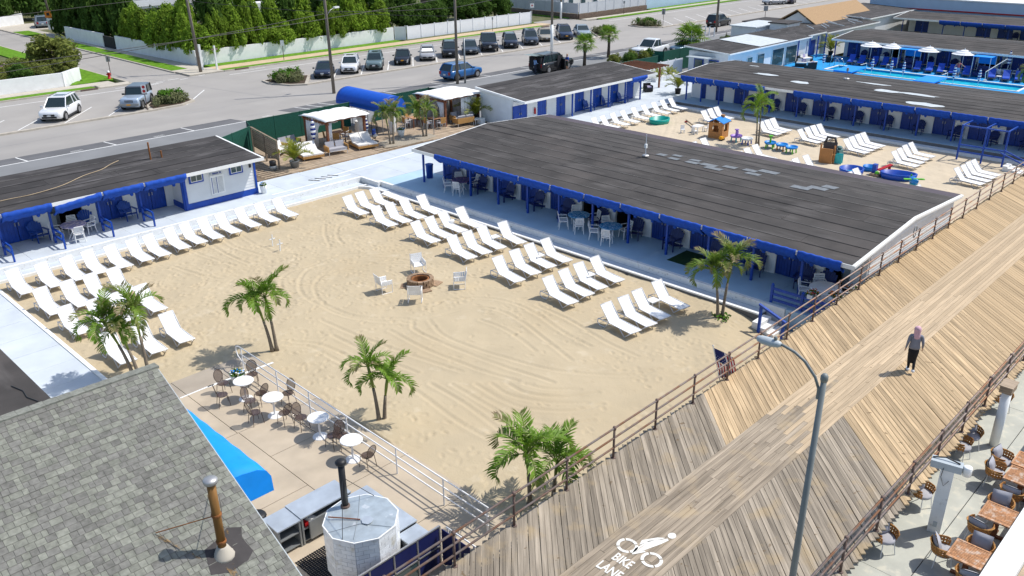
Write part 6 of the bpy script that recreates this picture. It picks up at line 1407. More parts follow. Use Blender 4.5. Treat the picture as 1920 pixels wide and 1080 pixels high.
# deck furniture
def chaise(label,x,y,rz):
    t=thing('double_chaise',label,'chaise',(x,y,.42),rz,group='double wicker chaises'); MB().box(-.75,.75,-.95,.95,.14,.30).build('wicker_base',MT['rattantan'],t)
    for sx in (-.62,.62):
        for sy in (-.8,.8): MB().tube([(sx,sy,0),(sx,sy,.15)],.02,5).build('leg',MT['whitemetal'],t)
    for sx in (-1,1):
        MB().box(sx*.375-.355,sx*.375+.355,-.92,.25,.305,.40).build('seat_cushion',MT['cushionlight'],t)
        o=MB().box(-.355,.355,0,.78,-.04,.06).build('back_cushion',MT['cushionlight'],t); o.location=(sx*.375,.26,.36); o.rotation_euler=(R(38),0,0)
    return t
chaise('double wicker chaise with white cushions beside the yellow green palm',30.9,49.55,R(-12)); chaise('double wicker chaise with white cushions next to the first tent post',35.15,49.1,R(-14))
def sofa(label,x,y,rz,w_=1.45,m='cushion',wick=True):
    t=thing('wicker_sofa',label,'sofa',(x,y,.42),rz,group='wicker sofas'); MB().box(-w_/2+.1,w_/2-.1,-.35,.35,.26,.32).build('seat_frame',MT['whitemetal'],t)
    for sx in (-1,1):
        MB().box(sx*w_/2-.04,sx*w_/2+.04,-.38,.36,.25,.62).build('wicker_arm',MT['rattantan'],t)
        for sy in (-.32,.32): MB().tube([(sx*(w_/2-.05),sy,0),(sx*(w_/2-.05),sy,.27)],.02,5).build('leg',MT['whitemetal'],t)
    MB().box(-w_/2,w_/2,.30,.38,.25,.66).build('wicker_back',MT['rattantan'],t); MB().box(-w_/2+.06,w_/2-.06,-.36,.28,.325,.45).build('seat_cushion',MT[m],t)
    for sx in (-1,1): o=MB().ob((0,0,.2),(w_/2-.1,.13,.40),(0,0,0)).build('back_cushion',MT[m],t); o.location=(sx*w_/4,.22,.44); o.rotation_euler=(R(-14),0,0)
    return t
sofa('grey cushioned wicker sofa in the middle of the deck',32.75,48.95,R(-10)); sofa('pale wicker sofa under the slat screen',29.9,51.6,R(35),1.7,'cushionlight'); sofa('wicker loveseat behind the striped umbrella',31.3,52.6,R(5),1.5); sofa('wicker sofa facing away with a low table by the second tent',44.55,48.75,R(170),1.5); sofa('wicker sofa at the curtain of the second tent',45.0,49.75,R(-5),1.3)
ct=thing('coffee_table','white low table beside the facing away sofa','table',(45.6,48.4,.42)); MB().box(-.4,.4,-.3,.3,.36,.40).build('table_top',MT['white'],ct)
for sx in (-.35,.35):
    for sy in (-.25,.25): MB().tube([(sx,sy,0),(sx,sy,.36)],.02,5).build('leg',MT['whitemetal'],ct)
def wdining(label,x,y,cl,angs,z=.42):
    t=thing('wooden_table',label,'table',(x,y,z),R(-5)); 
    for k in range(6): MB().box(-.48+.162*k,-.48+.162*k+.152,-.42,.42,.70,.74).build('slat',MT['teak'],t)
    for sx in (-.4,.4):
        for sy in (-.36,.36): MB().box(sx-.03,sx+.03,sy-.03,sy+.03,0,.70).build('leg',MT['redwood'],t)
    for k,a in enumerate(angs):
        def bch():
            r=thing('wicker_chair','x','chair'); MB().box(-.22,.22,-.23,.23,.40,.47).build('seat_cushion',MT['cushion'],r); MB().ob((.24,0,.66),(.04,.46,.46),(0,R(8),0)).build('wicker_back',MT['rattantan'],r)
            for sy in (-1,1): MB().tube([(-.22,sy*.25,0),(-.22,sy*.25,.62),(.25,sy*.25,.64)],.018,5).build('arm',MT['whitemetal'],r); MB().tube([(.24,sy*.23,0),(.22,sy*.23,.45)],.018,5).build('leg',MT['whitemetal'],r)
            return r
        place('wickch',bch,(x+.78*math.cos(R(a)),y+.72*math.sin(R(a)),z),R(a),cl%ORD[k],'chair','wicker dining chairs')
wdining('wooden dining table inside the first white tent',34.75,51.6,'wicker dining chair, %s round the table in the first tent',(20,160,230,-60)); wdining('wooden dining table on the open deck behind the second palm',42.7,49.9,'wicker dining chair, %s round the open deck table',(175,-95)); wdining('second wooden table farther back on the open deck',41.7,51.2,'wicker dining chair, %s round the farther open deck table',(170,90))
def closed_umb(label,x,y,z,h_=2.1,sc=1.0,group=None):
    t=thing('closed_parasol',label,'parasol',(x,y,z),group=group); MB().tube([(0,0,0),(0,0,h_)],.022*sc,6).build('pole',MT['white'],t); n=10; k=9
    for s_ in range(9):
        z0=h_-(1.25*sc)*(1-s_/9); z1=h_-(1.25*sc)*(1-(s_+1)/9); r0=(.05+.11*math.sin(math.pi*(s_/9)**.7))*sc; r1=(.05+.11*math.sin(math.pi*((s_+1)/9)**.7))*sc if s_<8 else .01
        MB().lathe([(r0,z0),(r1,z1)],10).build('canvas_band',MT['sling' if s_%2 else 'fabricdark'],t,True)
    return t
MT['fabricdark']=mat('navy_stripe_canvas',(.012,.03,.20),.8)
closed_umb('closed blue striped parasol beside the grey sofa',31.93,50.35,.42,2.35,1.15); closed_umb('closed blue striped parasol beside the egg chair',36.1,49.9,.42,1.9,.9)
eg=thing('egg_chair','hanging black egg chair with blue cushion on the deck','chair',(36.55,49.75,.42),R(-60)); mb=MB()
for i in range(14):
    t=math.pi*2*i/14; mb.tube([(.42*math.cos(t)*math.sin(p)*.9,.42*math.sin(t)*math.sin(p),.95-.72*math.cos(p)) for p in np.linspace(.1,3.0,9)],.010,4) if not(-.5<math.cos(t)*-1-.45) else None
for p in np.linspace(.6,2.6,6): mb.tube([(.42*math.cos(t)*math.sin(p)*.9,.42*math.sin(t)*math.sin(p),.95-.72*math.cos(p)) for t in np.linspace(-1.9,1.9,14)],.010,4)
mb.build('wicker_shell',MT['black'],eg); MB().tube([(.1,.44*math.cos(t),.95+.74*math.sin(t)) for t in np.linspace(0,2*math.pi,25)],.02,5).build('rim',MT['black'],eg); MB().lathe([(.1,.38),(.3,.42),(.32,.50),(.2,.55)],12).build('seat_cushion',MT['cushionlight'],eg,True); MB().box(-.02,.1,-.2,.2,.55,.9).build('pillow',MT['blue'],eg)
for sx in (-.3,.3): MB().tube([(-.2+abs(sx),sx,0),(0,sx*.6,.28)],.02,5).build('leg',MT['black'],eg)
MB().lathe([(.4,0),(.38,.03)],12).build('base_ring',MT['black'],eg)
for i,(x,y,h_) in enumerate(((36.5,51.4,1.3),(39.0,50.6,1.6))):
    t=thing('tall_urn','tall pale stone urn on the deck, %s'%('behind the egg chair' if i==0 else 'behind the deck palm'),'urn',(x,y,.42),group='tall urns'); MB().lathe([(.2,0),(.24,.2),(.30,h_*.6),(.24,h_*.9),(.28,h_),(.2,h_-.03)],14).build('urn_body',MT['cushionlight'],t,True)
for (x,y,l) in ((38.6,49.6,'thin steel post left of the second palm'),(41.0,48.2,'thin steel post right of the second palm')):
    t=thing('steel_post',l+' on the deck','post',(x,y,.42)); MB().tube([(0,0,0),(0,0,1.9)],.03,6).build('shaft',MT['galv'],t); MB().lathe([(.05,1.9),(.05,1.96)],8).build('cap',MT['galv'],t)
wb_=thing('water_cooler','dark barrel with grey bucket beside the slat screen','barrel',(27.5,48.5,.40)); MB().lathe([(.2,0),(.24,.3),(.22,.32)],12).build('bucket',MT['grey'],wb_,True); MB().lathe([(.2,.32),(.22,.62),(.16,.65)],12).build('barrel_body',MT['black'],wb_,True)
rpg=thing('timber_pergola','red stained timber pergola at the end of the street side cabanas','pergola',(66,47.6,.4))
for x in (64.6,67.6):
    for y in (46.6,49.4): MB().box(x-.07,x+.07,y-.07,y+.07,.4,2.3).build('post',MT['redwood'],rpg,False,True)
for k in range(9): MB().box(64.0+.5*k,64.08+.5*k,45.9,50.0,2.42,2.54).build('rafter',MT['redwood'],rpg,False,True)
for y in (46.6,49.4): MB().box(64.0,68.2,y-.05,y+.05,2.3,2.415).build('beam',MT['redwood'],rpg,False,True)
MB().box(64.5,64.56,46.7,47.3,.6,2.3).build('curtain',MT['sling'],rpg,False,True)
lo=thing('black_armchair','black wicker armchair with purple cushion under the red pergola','chair',(65.3,46.2,.4),R(60)); MB().box(-.35,.35,-.35,.35,.05,.4).box(.22,.35,-.35,.35,.4,.75).box(-.35,.22,-.35,-.24,.4,.6).box(-.35,.22,.24,.35,.4,.6).build('wicker_body',MT['black'],lo); MB().box(-.33,.2,-.22,.22,.405,.52).build('seat_cushion',MT['clothpurple'],lo)
ex=thing('fire_extinguisher','red fire extinguisher on the white cabana corner','extinguisher',(49.0,45.28,1.1)); MB().lathe([(.07,0),(.08,.03),(.08,.4),(.03,.46),(.03,.52)],10).build('cylinder',MT['red'],ex,True); MB().box(-.05,.02,-.02,.02,.5,.54).build('lever',MT['black'],ex)
cl_=thing('white_cooler','white cool box by the siding wall','cool box',(45.9,48.2,.42)); MB().box(-.25,.25,-.2,.2,0,.36).build('chest',MT['white'],cl_); MB().box(-.26,.26,-.21,.21,.365,.42).build('lid',MT['white'],cl_)
# ================================================================ PLAY SAND TOYS
ph=thing('toy_playhouse','brown plastic toy playhouse with blue roof','playhouse',(56.0,33.0,0),R(8)); MT['toybrown']=mat('toy_brown',(.42,.19,.06),.6,.12); MT['toyblue']=mat('toy_blue',(.005,.20,.60),.4); MT['toygreen']=mat('toy_green',(.12,.48,.02),.4); MT['toypurple']=mat('toy_purple',(.30,.16,.52),.4); MT['toyteal']=mat('toy_teal',(.02,.42,.45),.4); MT['toyyellow']=mat('toy_yellow',(.75,.35,.01),.4); MT['toygrey']=mat('toy_grey_green',(.10,.20,.20),.5); MT['toydark']=mat('toy_dark',(.06,.06,.065),.5); MT['toyroyal']=mat('toy_royal',(.01,.07,.42),.35)
for (x0,x1,y0,y1) in ((-.6,.6,-.55,-.50),(-.6,.6,.50,.55)): MB().box(x0,x1,y0,y1,0,.5).box(x0,-.3,y0,y1,.5,1.2).box(.3,x1,y0,y1,.5,1.2).box(-.3,.3,y0,y1,1.05,1.2).build('side_wall',MT['toybrown'],ph)
for (x0,x1) in ((-.60,-.55),(.55,.60)): MB().box(x0,x1,-.495,.495,0,.5).box(x0,x1,-.495,-.25,.5,1.2).box(x0,x1,.25,.495,.5,1.2).box(x0,x1,-.25,.25,1.0,1.2).build('end_wall',MT['toybrown'],ph)
MB().hexa([(-.7,-.65,1.17),(.7,-.65,1.17),(.5,0,1.47),(-.7,0,1.47),(-.7,-.65,1.22),(.7,-.65,1.22),(.5,0,1.52),(-.7,0,1.52)]).hexa([(-.7,0,1.47),(.5,0,1.47),(.7,.65,1.17),(-.7,.65,1.17),(-.7,0,1.52),(.5,0,1.52),(.7,.65,1.22),(-.7,.65,1.22)]).build('roof',MT['toyblue'],ph); MB().box(.3,.55,-.2,.05,1.2,1.62).build('chimney',MT['toybrown'],ph)
pt_=thing('kids_table','small white children\'s picnic table beside the playhouse','table',(56.3,35.0,0)); MB().box(-.45,.45,-.3,.3,.46,.51).build('table_top',MT['whiteplastic'],pt_)
for sx in (-.38,.38):
    for sy in (-.24,.24): MB().box(sx-.04,sx+.04,sy-.04,sy+.04,0,.46).build('leg',MT['whiteplastic'],pt_)
for k,(x,y) in enumerate(((55.3,35.7),(55.5,34.7),(57.0,34.6))):
    def kch():
        r=thing('kids_chair','x','chair'); MB().box(-.15,.15,-.15,.15,.26,.30).build('seat',MT['whiteplastic'],r); MB().box(.12,.16,-.15,.15,.3,.58).build('backrest',MT['whiteplastic'],r)
        for sx in (-.12,.12):
            for sy in (-.12,.12): MB().box(sx-.025,sx+.025,sy-.025,sy+.025,0,.26).build('leg',MT['whiteplastic'],r)
        return r
    place('kidch',kch,(x,y,0),R(40+k*110),'small white children\'s chair, %s at the picnic table'%ORD[k],'chair','small white chairs')
def wtable(label,x,y,m,m2,rz=0,tower=True,sc=1.0):
    t=thing('toy_water_table',label,'toy',(x,y,0),rz,group='toy water tables',scale=sc); MB().lathe([(.28,.34),(.40,.36),(.42,.47),(.38,.47),(.35,.40)],14,sx=1.2).build('basin',MT[m],t,True)
    for a in (.6,2.2,3.8,5.4): MB().tube([(.36*math.cos(a),.3*math.sin(a),.36),(.40*math.cos(a),.34*math.sin(a),0)],.05,6).build('leg',MT[m2],t)
    if tower: MB().box(-.06,.06,-.06,.06,.4,.85).lathe([(.05,.82),(.16,.88),(.16,.92)],10).box(.1,.2,-.05,.05,.45,.78).build('tower',MT[m2 if m!='toypurple' else 'toypurple'],t)
wtable('purple and teal toy water table near the playhouse',55.7,31.3,'toypurple','toyteal'); wtable('blue and green toy water table with tower beside the palm',55.6,28.5,'toyblue','toygreen',.4); wtable('blue and brown toy sand table next to the green legged tables',55.6,27.6,'toyblue','toybrown',.2,False); wtable('blue toy water table with green legs, lowest of the row',55.4,26.75,'toyblue','toygreen',.1,False); wtable('grey toy bench with blue feet beside the purple table',55.5,30.3,'whiteplastic','toyroyal',.2,False)
ty=thing('toy_truck','small yellow toy truck in front of the playhouse','toy',(55.3,32.25,0)); MB().box(-.2,.12,-.12,.12,.1,.28).box(.0,.22,-.11,.11,.1,.2).build('body',MT['toyyellow'],ty)
for sx in (-.12,.14): MB().tube([(sx,-.14,.08),(sx,.14,.08)],.08,8).build('wheels',MT['black'],ty)
cb_=thing('toy_climber','grey brown toy climbing castle with ladder','climber',(55.1,23.9,0),R(10)); MB().box(-.7,-.62,-.4,.4,0,1.0).box(-.5,-.1,-.5,.5,.5,.56).box(-.5,-.4,-.5,-.4,0,1.2).box(-.5,-.4,.4,.5,0,1.2).build('wall_panel',MT['toybrown'],cb_); MB().box(.05,.15,-.45,.45,0,1.3).build('tower_panel',MT['toydark'],cb_); MB().tube([(.1,-.35,1.25),(.1,-.25,1.6),(.1,.25,1.6),(.1,.35,1.25)],.09,7).build('arch',MT['toydark'],cb_,True); mb=MB()
for k in range(4): mb.box(-.3,.0,-.75-.05*k+.15,-.7-.05*k+.15,.1+.13*(3-k),.14+.13*(3-k))
mb.box(-.33,-.28,-.95,-.5,0,.62).box(.0,.05,-.95,-.5,0,.62).build('ladder',MT['toyteal'],cb_); MB().prism([(.25,-.6),(.75,-.75),(.95,-.45),(.8,-.1),(.35,-.2)],0,.75).lathe([(.1,.76),(.2,.9),(.12,.98)],8,(.6,-.5,0)).build('rock_climb',MT['toygrey'],cb_)
def kpool(label,x,y,rx,ry,h_,m,rz=0):
    t=thing('paddling_pool',label,'paddling pool',(x,y,0),rz,group='paddling pools'); MB().lathe([(.9,0),(.97,h_*.5),(1.0,h_),(.90,h_),(.87,.08)],24,sx=rx,sy=ry).build('shell',MT[m],t,True); MB().lathe([(.86,.1),(.01,.105)],24,sx=rx,sy=ry).build('water_surface',MT['water'] if m!='toyteal2' else MT['toyteal'],t); return t
MT['toyturq']=mat('toy_turquoise',(.0,.30,.25),.4)
kpool('green oval paddling pool near the line of loungers',56.8,38.9,.98,.75,.42,'toyturq'); kpool('round royal blue paddling pool',53.1,21.4,.82,.75,.42,'toyroyal'); kpool('small bright blue paddling pool',54.8,20.9,.48,.45,.3,'toyblue',); kpool('long royal blue paddling pool',54.1,18.8,1.1,.68,.40,'toyroyal',R(-70))
sl_=thing('toy_slide','red and blue toy slide with brown sand box','toy',(54.0,20.1,0)); MB().box(-.5,.2,-.3,.3,0,.16).build('sand_box',MT['greywood'],sl_); MB().hexa([(0,-.15,.3),(.9,-.6,.55),(1.0,-.35,.55),(.1,.1,.3),(0,-.15,.36),(.9,-.6,.62),(1.0,-.35,.62),(.1,.1,.36)]).box(.75,.85,-.5,-.35,0,.55).build('slide',MT['red'],sl_); MB().box(-.15,.15,.05,.3,.16,.7).build('tower',MT['toyroyal'],sl_); MB().lathe([(.05,.16),(.15,.2),(.1,.32)],8,(-.3,-.1,0)).build('toy_dragon',MT['toygreen'],sl_)
tp=thing('toy_plane','blue and green toy aeroplane rocker','toy',(52.9,17.4,0),R(40)); MB().tube([(-.5,0,.5),(-.2,0,.42),(.2,0,.38),(.5,0,.42)],[.08,.2,.24,.14],10).build('body',MT['toyblue'],tp,True); MB().ob((.05,0,.5),(.22,1.2,.05)).ob((-.5,0,.68),(.12,.5,.04)).build('wings',MT['toygreen'],tp); MB().ob((.56,0,.42),(.03,.1,.5)).build('propeller',MT['toygreen'],tp); MB().box(-.1,.15,-.2,.2,0,.25).build('stand',MT['toyteal'],tp)
bt_=thing('timber_beam','low wooden balance beam in the sand','beam',(58.0,36.8,0),R(50)); MB().box(-1.1,1.1,-.04,.04,.12,.2).build('beam_plank',MT['greywood'],bt_)
for sx in (-.9,.9): MB().box(sx-.05,sx+.05,-.15,.15,0,.12).build('foot',MT['red'],bt_)
# blue pipe entrance frame and stair of the back row
bfm=thing('entrance_frame','blue timber frame and stair at the right end of the back cabana row','frame',(61.5,16.5,0)); X0,X1=61.4,63.4
for (x,y) in ((61.4,17.75),(61.3,16.2),(61.3,14.9)): MB().box(x-.05,x+.05,y-.05,y+.05,-.1,2.35).build('post',MT['blue'],bfm,False,True)
for z in (.55,1.0): MB().box(61.3,61.4,14.9,17.8,z,z+.08).build('rail',MT['blue'],bfm,False,True)
MB().box(61.3,61.4,14.9,17.8,2.3,2.38).build('top_rail',MT['blue'],bfm,False,True)
for y in (14.95,16.3,17.75): MB().box(61.4,64.0,y-.04,y+.04,2.3,2.37).build('top_bar',MT['blue'],bfm,False,True)
for k in range(4): MB().box(60.3,61.2,14.3-.3*k,14.6-.3*k,-.3,.35-.1*k).build('step',MT['white'],bfm,False,True)
for x in (60.35,61.15): MB().hexa([(x-.04,13.2,.5),(x+.04,13.2,.5),(x+.04,14.9,1.1),(x-.04,14.9,1.1),(x-.04,13.2,.58),(x+.04,13.2,.58),(x+.04,14.9,1.18),(x-.04,14.9,1.18)]).box(x-.05,x+.05,13.15,13.25,-.2,.58).build('stair_rail',MT['blue'],bfm,False,True)
# ================================================================ POOL COURT 
struct('pool_deck',MB().box(73.0,87.6,12,44.0,-.6,.38).box(87.6,97.2,39.6,46,-.6,.38).box(90.7,97.2,12,39.6,-.6,.38).box(87.6,90.7,12,21.5,-.6,.38),MT['pooldeck'])
struct('pool_water',MB().box(87.6,90.7,21.5,39.6,-.5,.22),MT['water'])
struct('pool_coping',MB().box(87.4,87.6,21.3,39.8,.381,.44).box(90.7,90.95,21.3,39.8,.381,.44).box(87.6,90.7,39.6,39.8,.381,.44).box(87.6,90.7,21.3,21.5,.381,.44),MT['cushionlight'])
def b_pl():
    r=thing('pool_lounger','x','lounger'); MB().box(-.3,.3,-.95,.3,.30,.40).build('seat_pad',MT['lounge_blue'],r); o=MB().box(-.3,.3,0,.75,-.02,.08).build('back_pad',MT['lounge_blue'],r); o.location=(0,.3,.32); o.rotation_euler=(R(45),0,0)
    MB().box(-.32,.32,-.97,.85,.22,.28).build('frame',MT['greywood'],r)
    for sx in (-.27,.27):
        for sy in (-.85,.65): MB().box(sx-.03,sx+.03,sy-.03,sy+.03,0,.22).build('leg',MT['greywood'],r)
    return r
for k,(x,y) in enumerate([(92.9,39.3),(92.9,38.2),(93.1,36.9),(93.4,35.9),(93.3,34.95),(92.8,32.3),(92.8,31.1),(92.8,30.0),(92.9,28.9),(92.9,27.6),(92.8,25.2),(92.7,23.9),(93.0,22.9)]):
    place('pl',b_pl,(x,y,.38),R(-75),'blue cushioned pool lounger, %s from the left along the pool'%ORD[k],'lounger','blue pool loungers')
def umb(label,x,y,r=1.15,h_=2.35):
    t=thing('parasol',label,'parasol',(x,y,.38),group='open striped parasols'); MB().tube([(0,0,0),(0,0,h_+.1)],.03,6).build('pole',MT['white'],t); n=16; k=6
    for s_ in range(k):
        r0,r1=r*(1-s_/k),r*(1-(s_+1)/k)+.01; z0,z1=h_-.45*(r0/r)**1.2,h_-.45*(r1/r)**1.2; V=[(r0*math.cos(2*math.pi*i/n),r0*math.sin(2*math.pi*i/n),z0) for i in range(n)]+[(r1*math.cos(2*math.pi*i/n),r1*math.sin(2*math.pi*i/n),z1) for i in range(n)]
        o=MB().add(V,[(i,(i+1)%n,n+(i+1)%n,n+i) for i in range(n)]).build('canopy_ring',MT['sling' if s_%2==0 else 'vinylgrey'],t); o.modifiers.new('thickness','SOLIDIFY').thickness=.01
    MB().lathe([(.25,0),(.25,.06)],10).build('base',MT['white'],t)
for k,(x,y) in enumerate(((93.9,37.75),(94.2,35.6),(94.2,31.9),(94.3,28.55))): umb('open white striped parasol, %s from the left by the pool'%ORD[k],x,y)
for k,(x,y) in enumerate(((94.0,33.7),(93.8,26.4))):
    t=thing('shaded_daybed','navy daybed under a sky blue square canopy, %s by the pool'%('left' if k==0 else 'right'),'daybed',(x,y,.38),group='shaded daybeds')
    for sx in (-1,1):
        for sy in (-1,1): MB().tube([(sx*.9,sy*.8,0),(sx*.9,sy*.8,1.95)],.03,6).build('post',MT['white'],t)
    MB().box(-.98,.98,-.88,.88,1.955,1.99).build('canopy',MT['cyanfab'],t); MB().box(.88,.91,-.78,.78,1.1,1.95).build('back_cloth',MT['cyanfab'],t); MB().box(-.8,.8,-.7,.7,.12,.42).build('mattress',MT['navychair'],t); o=MB().box(-.06,.06,-.7,.7,0,.5).build('bolster',MT['navychair'],t); o.location=(.7,0,.42)
for k,(x,y) in enumerate(((88.0,37.2),(87.4,29.0))):
    t=thing('pool_platform','raised turquoise platform over the pool, %s'%('left' if k==0 else 'right'),'platform',(x,y,.22),group='pool platforms'); MB().box(-1.9,1.7,-.95,.95,.36,.46).build('platform_top',MT['cyanfab'],t); MB().box(-1.9,-1.86,-.95,.95,-.2,.36).build('skirt',MT['pooldeck'],t)
    for sx in (-1.7,1.6):
        for sy in (-.85,.85): MB().tube([(sx,sy,-.6),(sx,sy,.36)],.04,6).build('leg',MT['white'],t)
    MB().tube([(1.7,-.9,.46),(1.7,-.9,.9),(.2,-.9,.9)],.025,5).build('hand_rail',MT['white'],t)
for k,(x,y) in enumerate(((87.5,39.95),(87.2,34.7),(87.2,32.8),(87.2,31.6),(87.2,26.9),(87.2,24.7))): closed_umb('closed striped parasol, %s from left on the near pool edge'%ORD[k],x,y,.38,1.75,.9,'closed pool parasols')
closed_umb('closed striped parasol standing by the right pool table',94.5,24.4,.38,2.6,1.1)
def msofa(label,x,y,rz,w_=1.6):
    t=thing('black_sofa',label,'sofa',(x,y,.38),rz,group='black pool sofas'); MB().box(-w_/2,w_/2,-.35,.4,.05,.36).box(-w_/2,w_/2,.28,.4,.36,.72).box(-w_/2,-w_/2+.12,-.35,.28,.36,.58).box(w_/2-.12,w_/2,-.35,.28,.36,.58).build('wicker_body',MT['black'],t); MB().box(-w_/2+.13,w_/2-.13,-.34,.26,.365,.48).build('seat_cushion',MT['cushionlight'],t)
    for q in range(3): o=MB().box(-.2,.2,-.06,.06,0,.34).build('pillow',MT['clothpurple' if q==1 else 'cushionlight'],t); o.location=((q-1)*.42,.2,.48); o.rotation_euler=(R(-12),0,0)
msofa('black wicker sofa with striped pillows nearest the pool corner',87.6,42.2,R(-70)); msofa('black wicker sofa with pale pillows farther along the pool deck',90.6,43.5,R(-10),1.9); msofa('black wicker armchair by the pool hand rail',92.6,41.6,R(200),1.0); msofa('black wicker armchair with striped cushion left of the pool steps',86.6,40.9,R(150),1.0)
lt=thing('low_table','black wicker low table between the pool sofas','table',(89.2,42.2,.38)); MB().box(-.45,.45,-.3,.3,.0,.38).build('wicker_body',MT['black'],lt); MB().box(-.47,.47,-.32,.32,.385,.41).build('table_top',MT['greywood'],lt)
hr=thing('pool_hand_rail','curved steel hand rail at the left end of the pool','railing',(90.2,39.8,.38)); 
for dy in (0,.5): MB().tube([(0,dy-.9,.0),(0,dy-.8,.6),(0,dy-.4,.95),(0,dy,.8),(0,dy+.2,0)],.03,6).build('rail',MT['chrome'],hr,True)
pl_=thing('pool_lift','white pool lift pole near the right end of the pool','pool lift',(91.3,25.3,.38)); MB().tube([(0,0,0),(-.3,.0,.9),(1.6,-1.1,2.0)],.04,6).build('arm',MT['cushionlight'],pl_); MB().lathe([(.18,0),(.15,.12)],10).build('base',MT['white'],pl_)
for k,(x,y) in enumerate(((95.0,36.2),(94.6,24.6))):
    dining(x,y,'whiteplastic','round white table against the pool cabanas, %s'%('left' if k==0 else 'right'),'white plastic armchair, %s at the '+('left' if k==0 else 'right')+' poolside table',(60,-60,160),z=.38)
for k,(x,y) in enumerate(((92.4,38.75),(92.4,35.0),(92.3,29.45),(92.6,24.5))): place('side',b_side,(x,y,.38),0,'small white side table between pool loungers, %s from left'%ORD[k],'table','small pool tables')
# ================================================================ VEHICLES (local: facing +x)
PAINT={}
def paint(c,name):
    if name not in PAINT: PAINT[name]=mat('paint_'+name,c,.28,.03,2,spec=.5,metal=.15,coat=.5)
    return PAINT[name]
def vehicle(label,loc,rz,colname,col,kind='suv',L=4.6,W=1.86,H_=1.68,plate='plate',group='parked cars',roofc=None,rear=False,hatch=False,doorout=False,cat='car',shade=False):
    P=paint(col,colname); t=thing('pickup_truck' if kind=='pickup' else ('off_road_car' if kind=='jeep' else 'parked_car'),label,cat,loc,rz,group); hl,hw=L/2,W/2
    belt={'suv':1.02,'sedan':.88,'beetle':.90,'pickup':1.12,'jeep':1.10,'van':1.12}[kind]; hood={'suv':.98,'sedan':.80,'beetle':.82,'pickup':1.12,'jeep':1.06,'van':1.08}[kind]; nose={'suv':.80,'sedan':.62,'beetle':.55,'pickup':1.0,'jeep':.98,'van':.95}[kind]; gc=.22 if kind!='pickup' else .32
    boxy=kind in('jeep','pickup','van')
    st=[(-hl,gc+.22,belt*.78,hw*.80),(-hl+.10,gc+.10,belt*.95,hw*.93),(-hl+.5,gc,belt,hw*.99),(-.3*hl,gc-.02,belt,hw),(.15*hl,gc-.02,belt*.995,hw),(.42*hl,gc,(belt+hood)/2,hw*.995),(.62*hl,gc,hood,hw*.98),(.86*hl,gc+.04,hood*.95 if not boxy else hood,hw*.94),(.96*hl,gc+.10,nose+.06,hw*.86),(hl,gc+.20,nose-.08,hw*.74 if not boxy else hw*.86)]
    if kind=='beetle': st=[(-hl,.4,.6,hw*.6),(-hl+.25,.25,.85,hw*.85),(-hl+.7,.2,.98,hw*.98),(-.2*hl,.2,.95,hw),(.2*hl,.2,.92,hw),(.5*hl,.2,.86,hw*.98),(.78*hl,.25,.74,hw*.9),(.94*hl,.32,.60,hw*.75),(hl,.38,.52,hw*.55)]
    rings=[]
    for (x,z0,z1,w_) in st: m_=z0+(z1-z0)*.55; rings.append([(x,-w_*.82,z0),(x,w_*.82,z0),(x,w_*.97,z0+.10),(x,w_,m_),(x,w_*.965,z1-.07),(x,w_*.86,z1),(x,-w_*.86,z1),(x,-w_*.965,z1-.07),(x,-w_,m_),(x,-w_*.97,z0+.10)])
    mb=MB(); mb.sweep(None,rings)
    # bed of a pickup: dark recess on top
    body=mb.build('body',P,t,True); body.modifiers.new('bevel','BEVEL').width=.02; body.modifiers['bevel'].limit_method='ANGLE'
    if kind=='pickup': cx=[(.36*hl,-.02),(.06*hl,.0),(-.28*hl,.0),(-.36*hl,.0)]; MB().box(-hl+.15,-.40*hl,-hw*.80,hw*.80,belt+.0,belt+.012).build('bed_liner',MT['dark'],t)
    elif kind=='jeep': cx=[(.22*hl,0),(.08*hl,0),(-hl*.88,0),(-hl*.92,0)]
    elif kind=='sedan': cx=[(.40*hl,0),(.02*hl,0),(-.45*hl,0),(-.80*hl,0)]
    elif kind=='beetle': cx=[(.40*hl,0),(.08*hl,0),(-.30*hl,0),(-.85*hl,0)]
    else: cx=[(.42*hl,0),(.08*hl,0),(-.78*hl,0),(-.95*hl,0)]
    xb0,xr0,xr1,xb1=[c[0] for c in cx]; wb_,wr=hw*.88,hw*(.70 if not boxy else .80); zb=belt-.06; zr=H_-.05
    g8=[(xb1,-wb_,zb),(xb0,-wb_,zb),(xb0,wb_,zb),(xb1,wb_,zb),(xr1,-wr,zr),(xr0,-wr,zr),(xr0,wr,zr),(xr1,wr,zr)]
    MB().hexa(g8).build('glass_house',MT['glass'],t)
    rf=MB(); rx0,rx1=xr0+.05,xr1-.05; rw=wr+.025
    rf.hexa([(rx1,-rw,zr-.035),(rx0,-rw,zr-.035),(rx0,rw,zr-.035),(rx1,rw,zr-.035),(rx1+.08,-rw*.88,zr+.05),(rx0-.10,-rw*.88,zr+.05),(rx0-.10,rw*.88,zr+.05),(rx1+.08,rw*.88,zr+.05)])
    rf.build('roof',paint(*roofc) if roofc else P,t,False)
    def pil(xa,xb,th=.05):
        for s_ in (-1,1): MB().tube([(xa,s_*(wb_+.005),zb+.02),(xb,s_*(wr+.012),zr)],th,4).build('pillar',P if kind!='jeep' else MT['black'],t)
    pil(xb0,xr0,.045); pil(xb1,xr1,.075 if kind in('suv','van','jeep') else .055); xm=(xb0*.35+xb1*.65) if kind!='pickup' else (xb0+xb1)/2; pil((xr0+xr1)/2-.02,(xr0+xr1)/2-.06,.04)
    if kind in('suv','van'): pil(xb1*.72,xr1*.72,.06)
    MB().box(xr0-1.0 if kind!='beetle' else xr0-.4,xr0-.35,-wr*.6,wr*.6,zr+.051,zr+.058).build('sunroof',MT['glass'],t) if kind in('suv',) and not shade else None
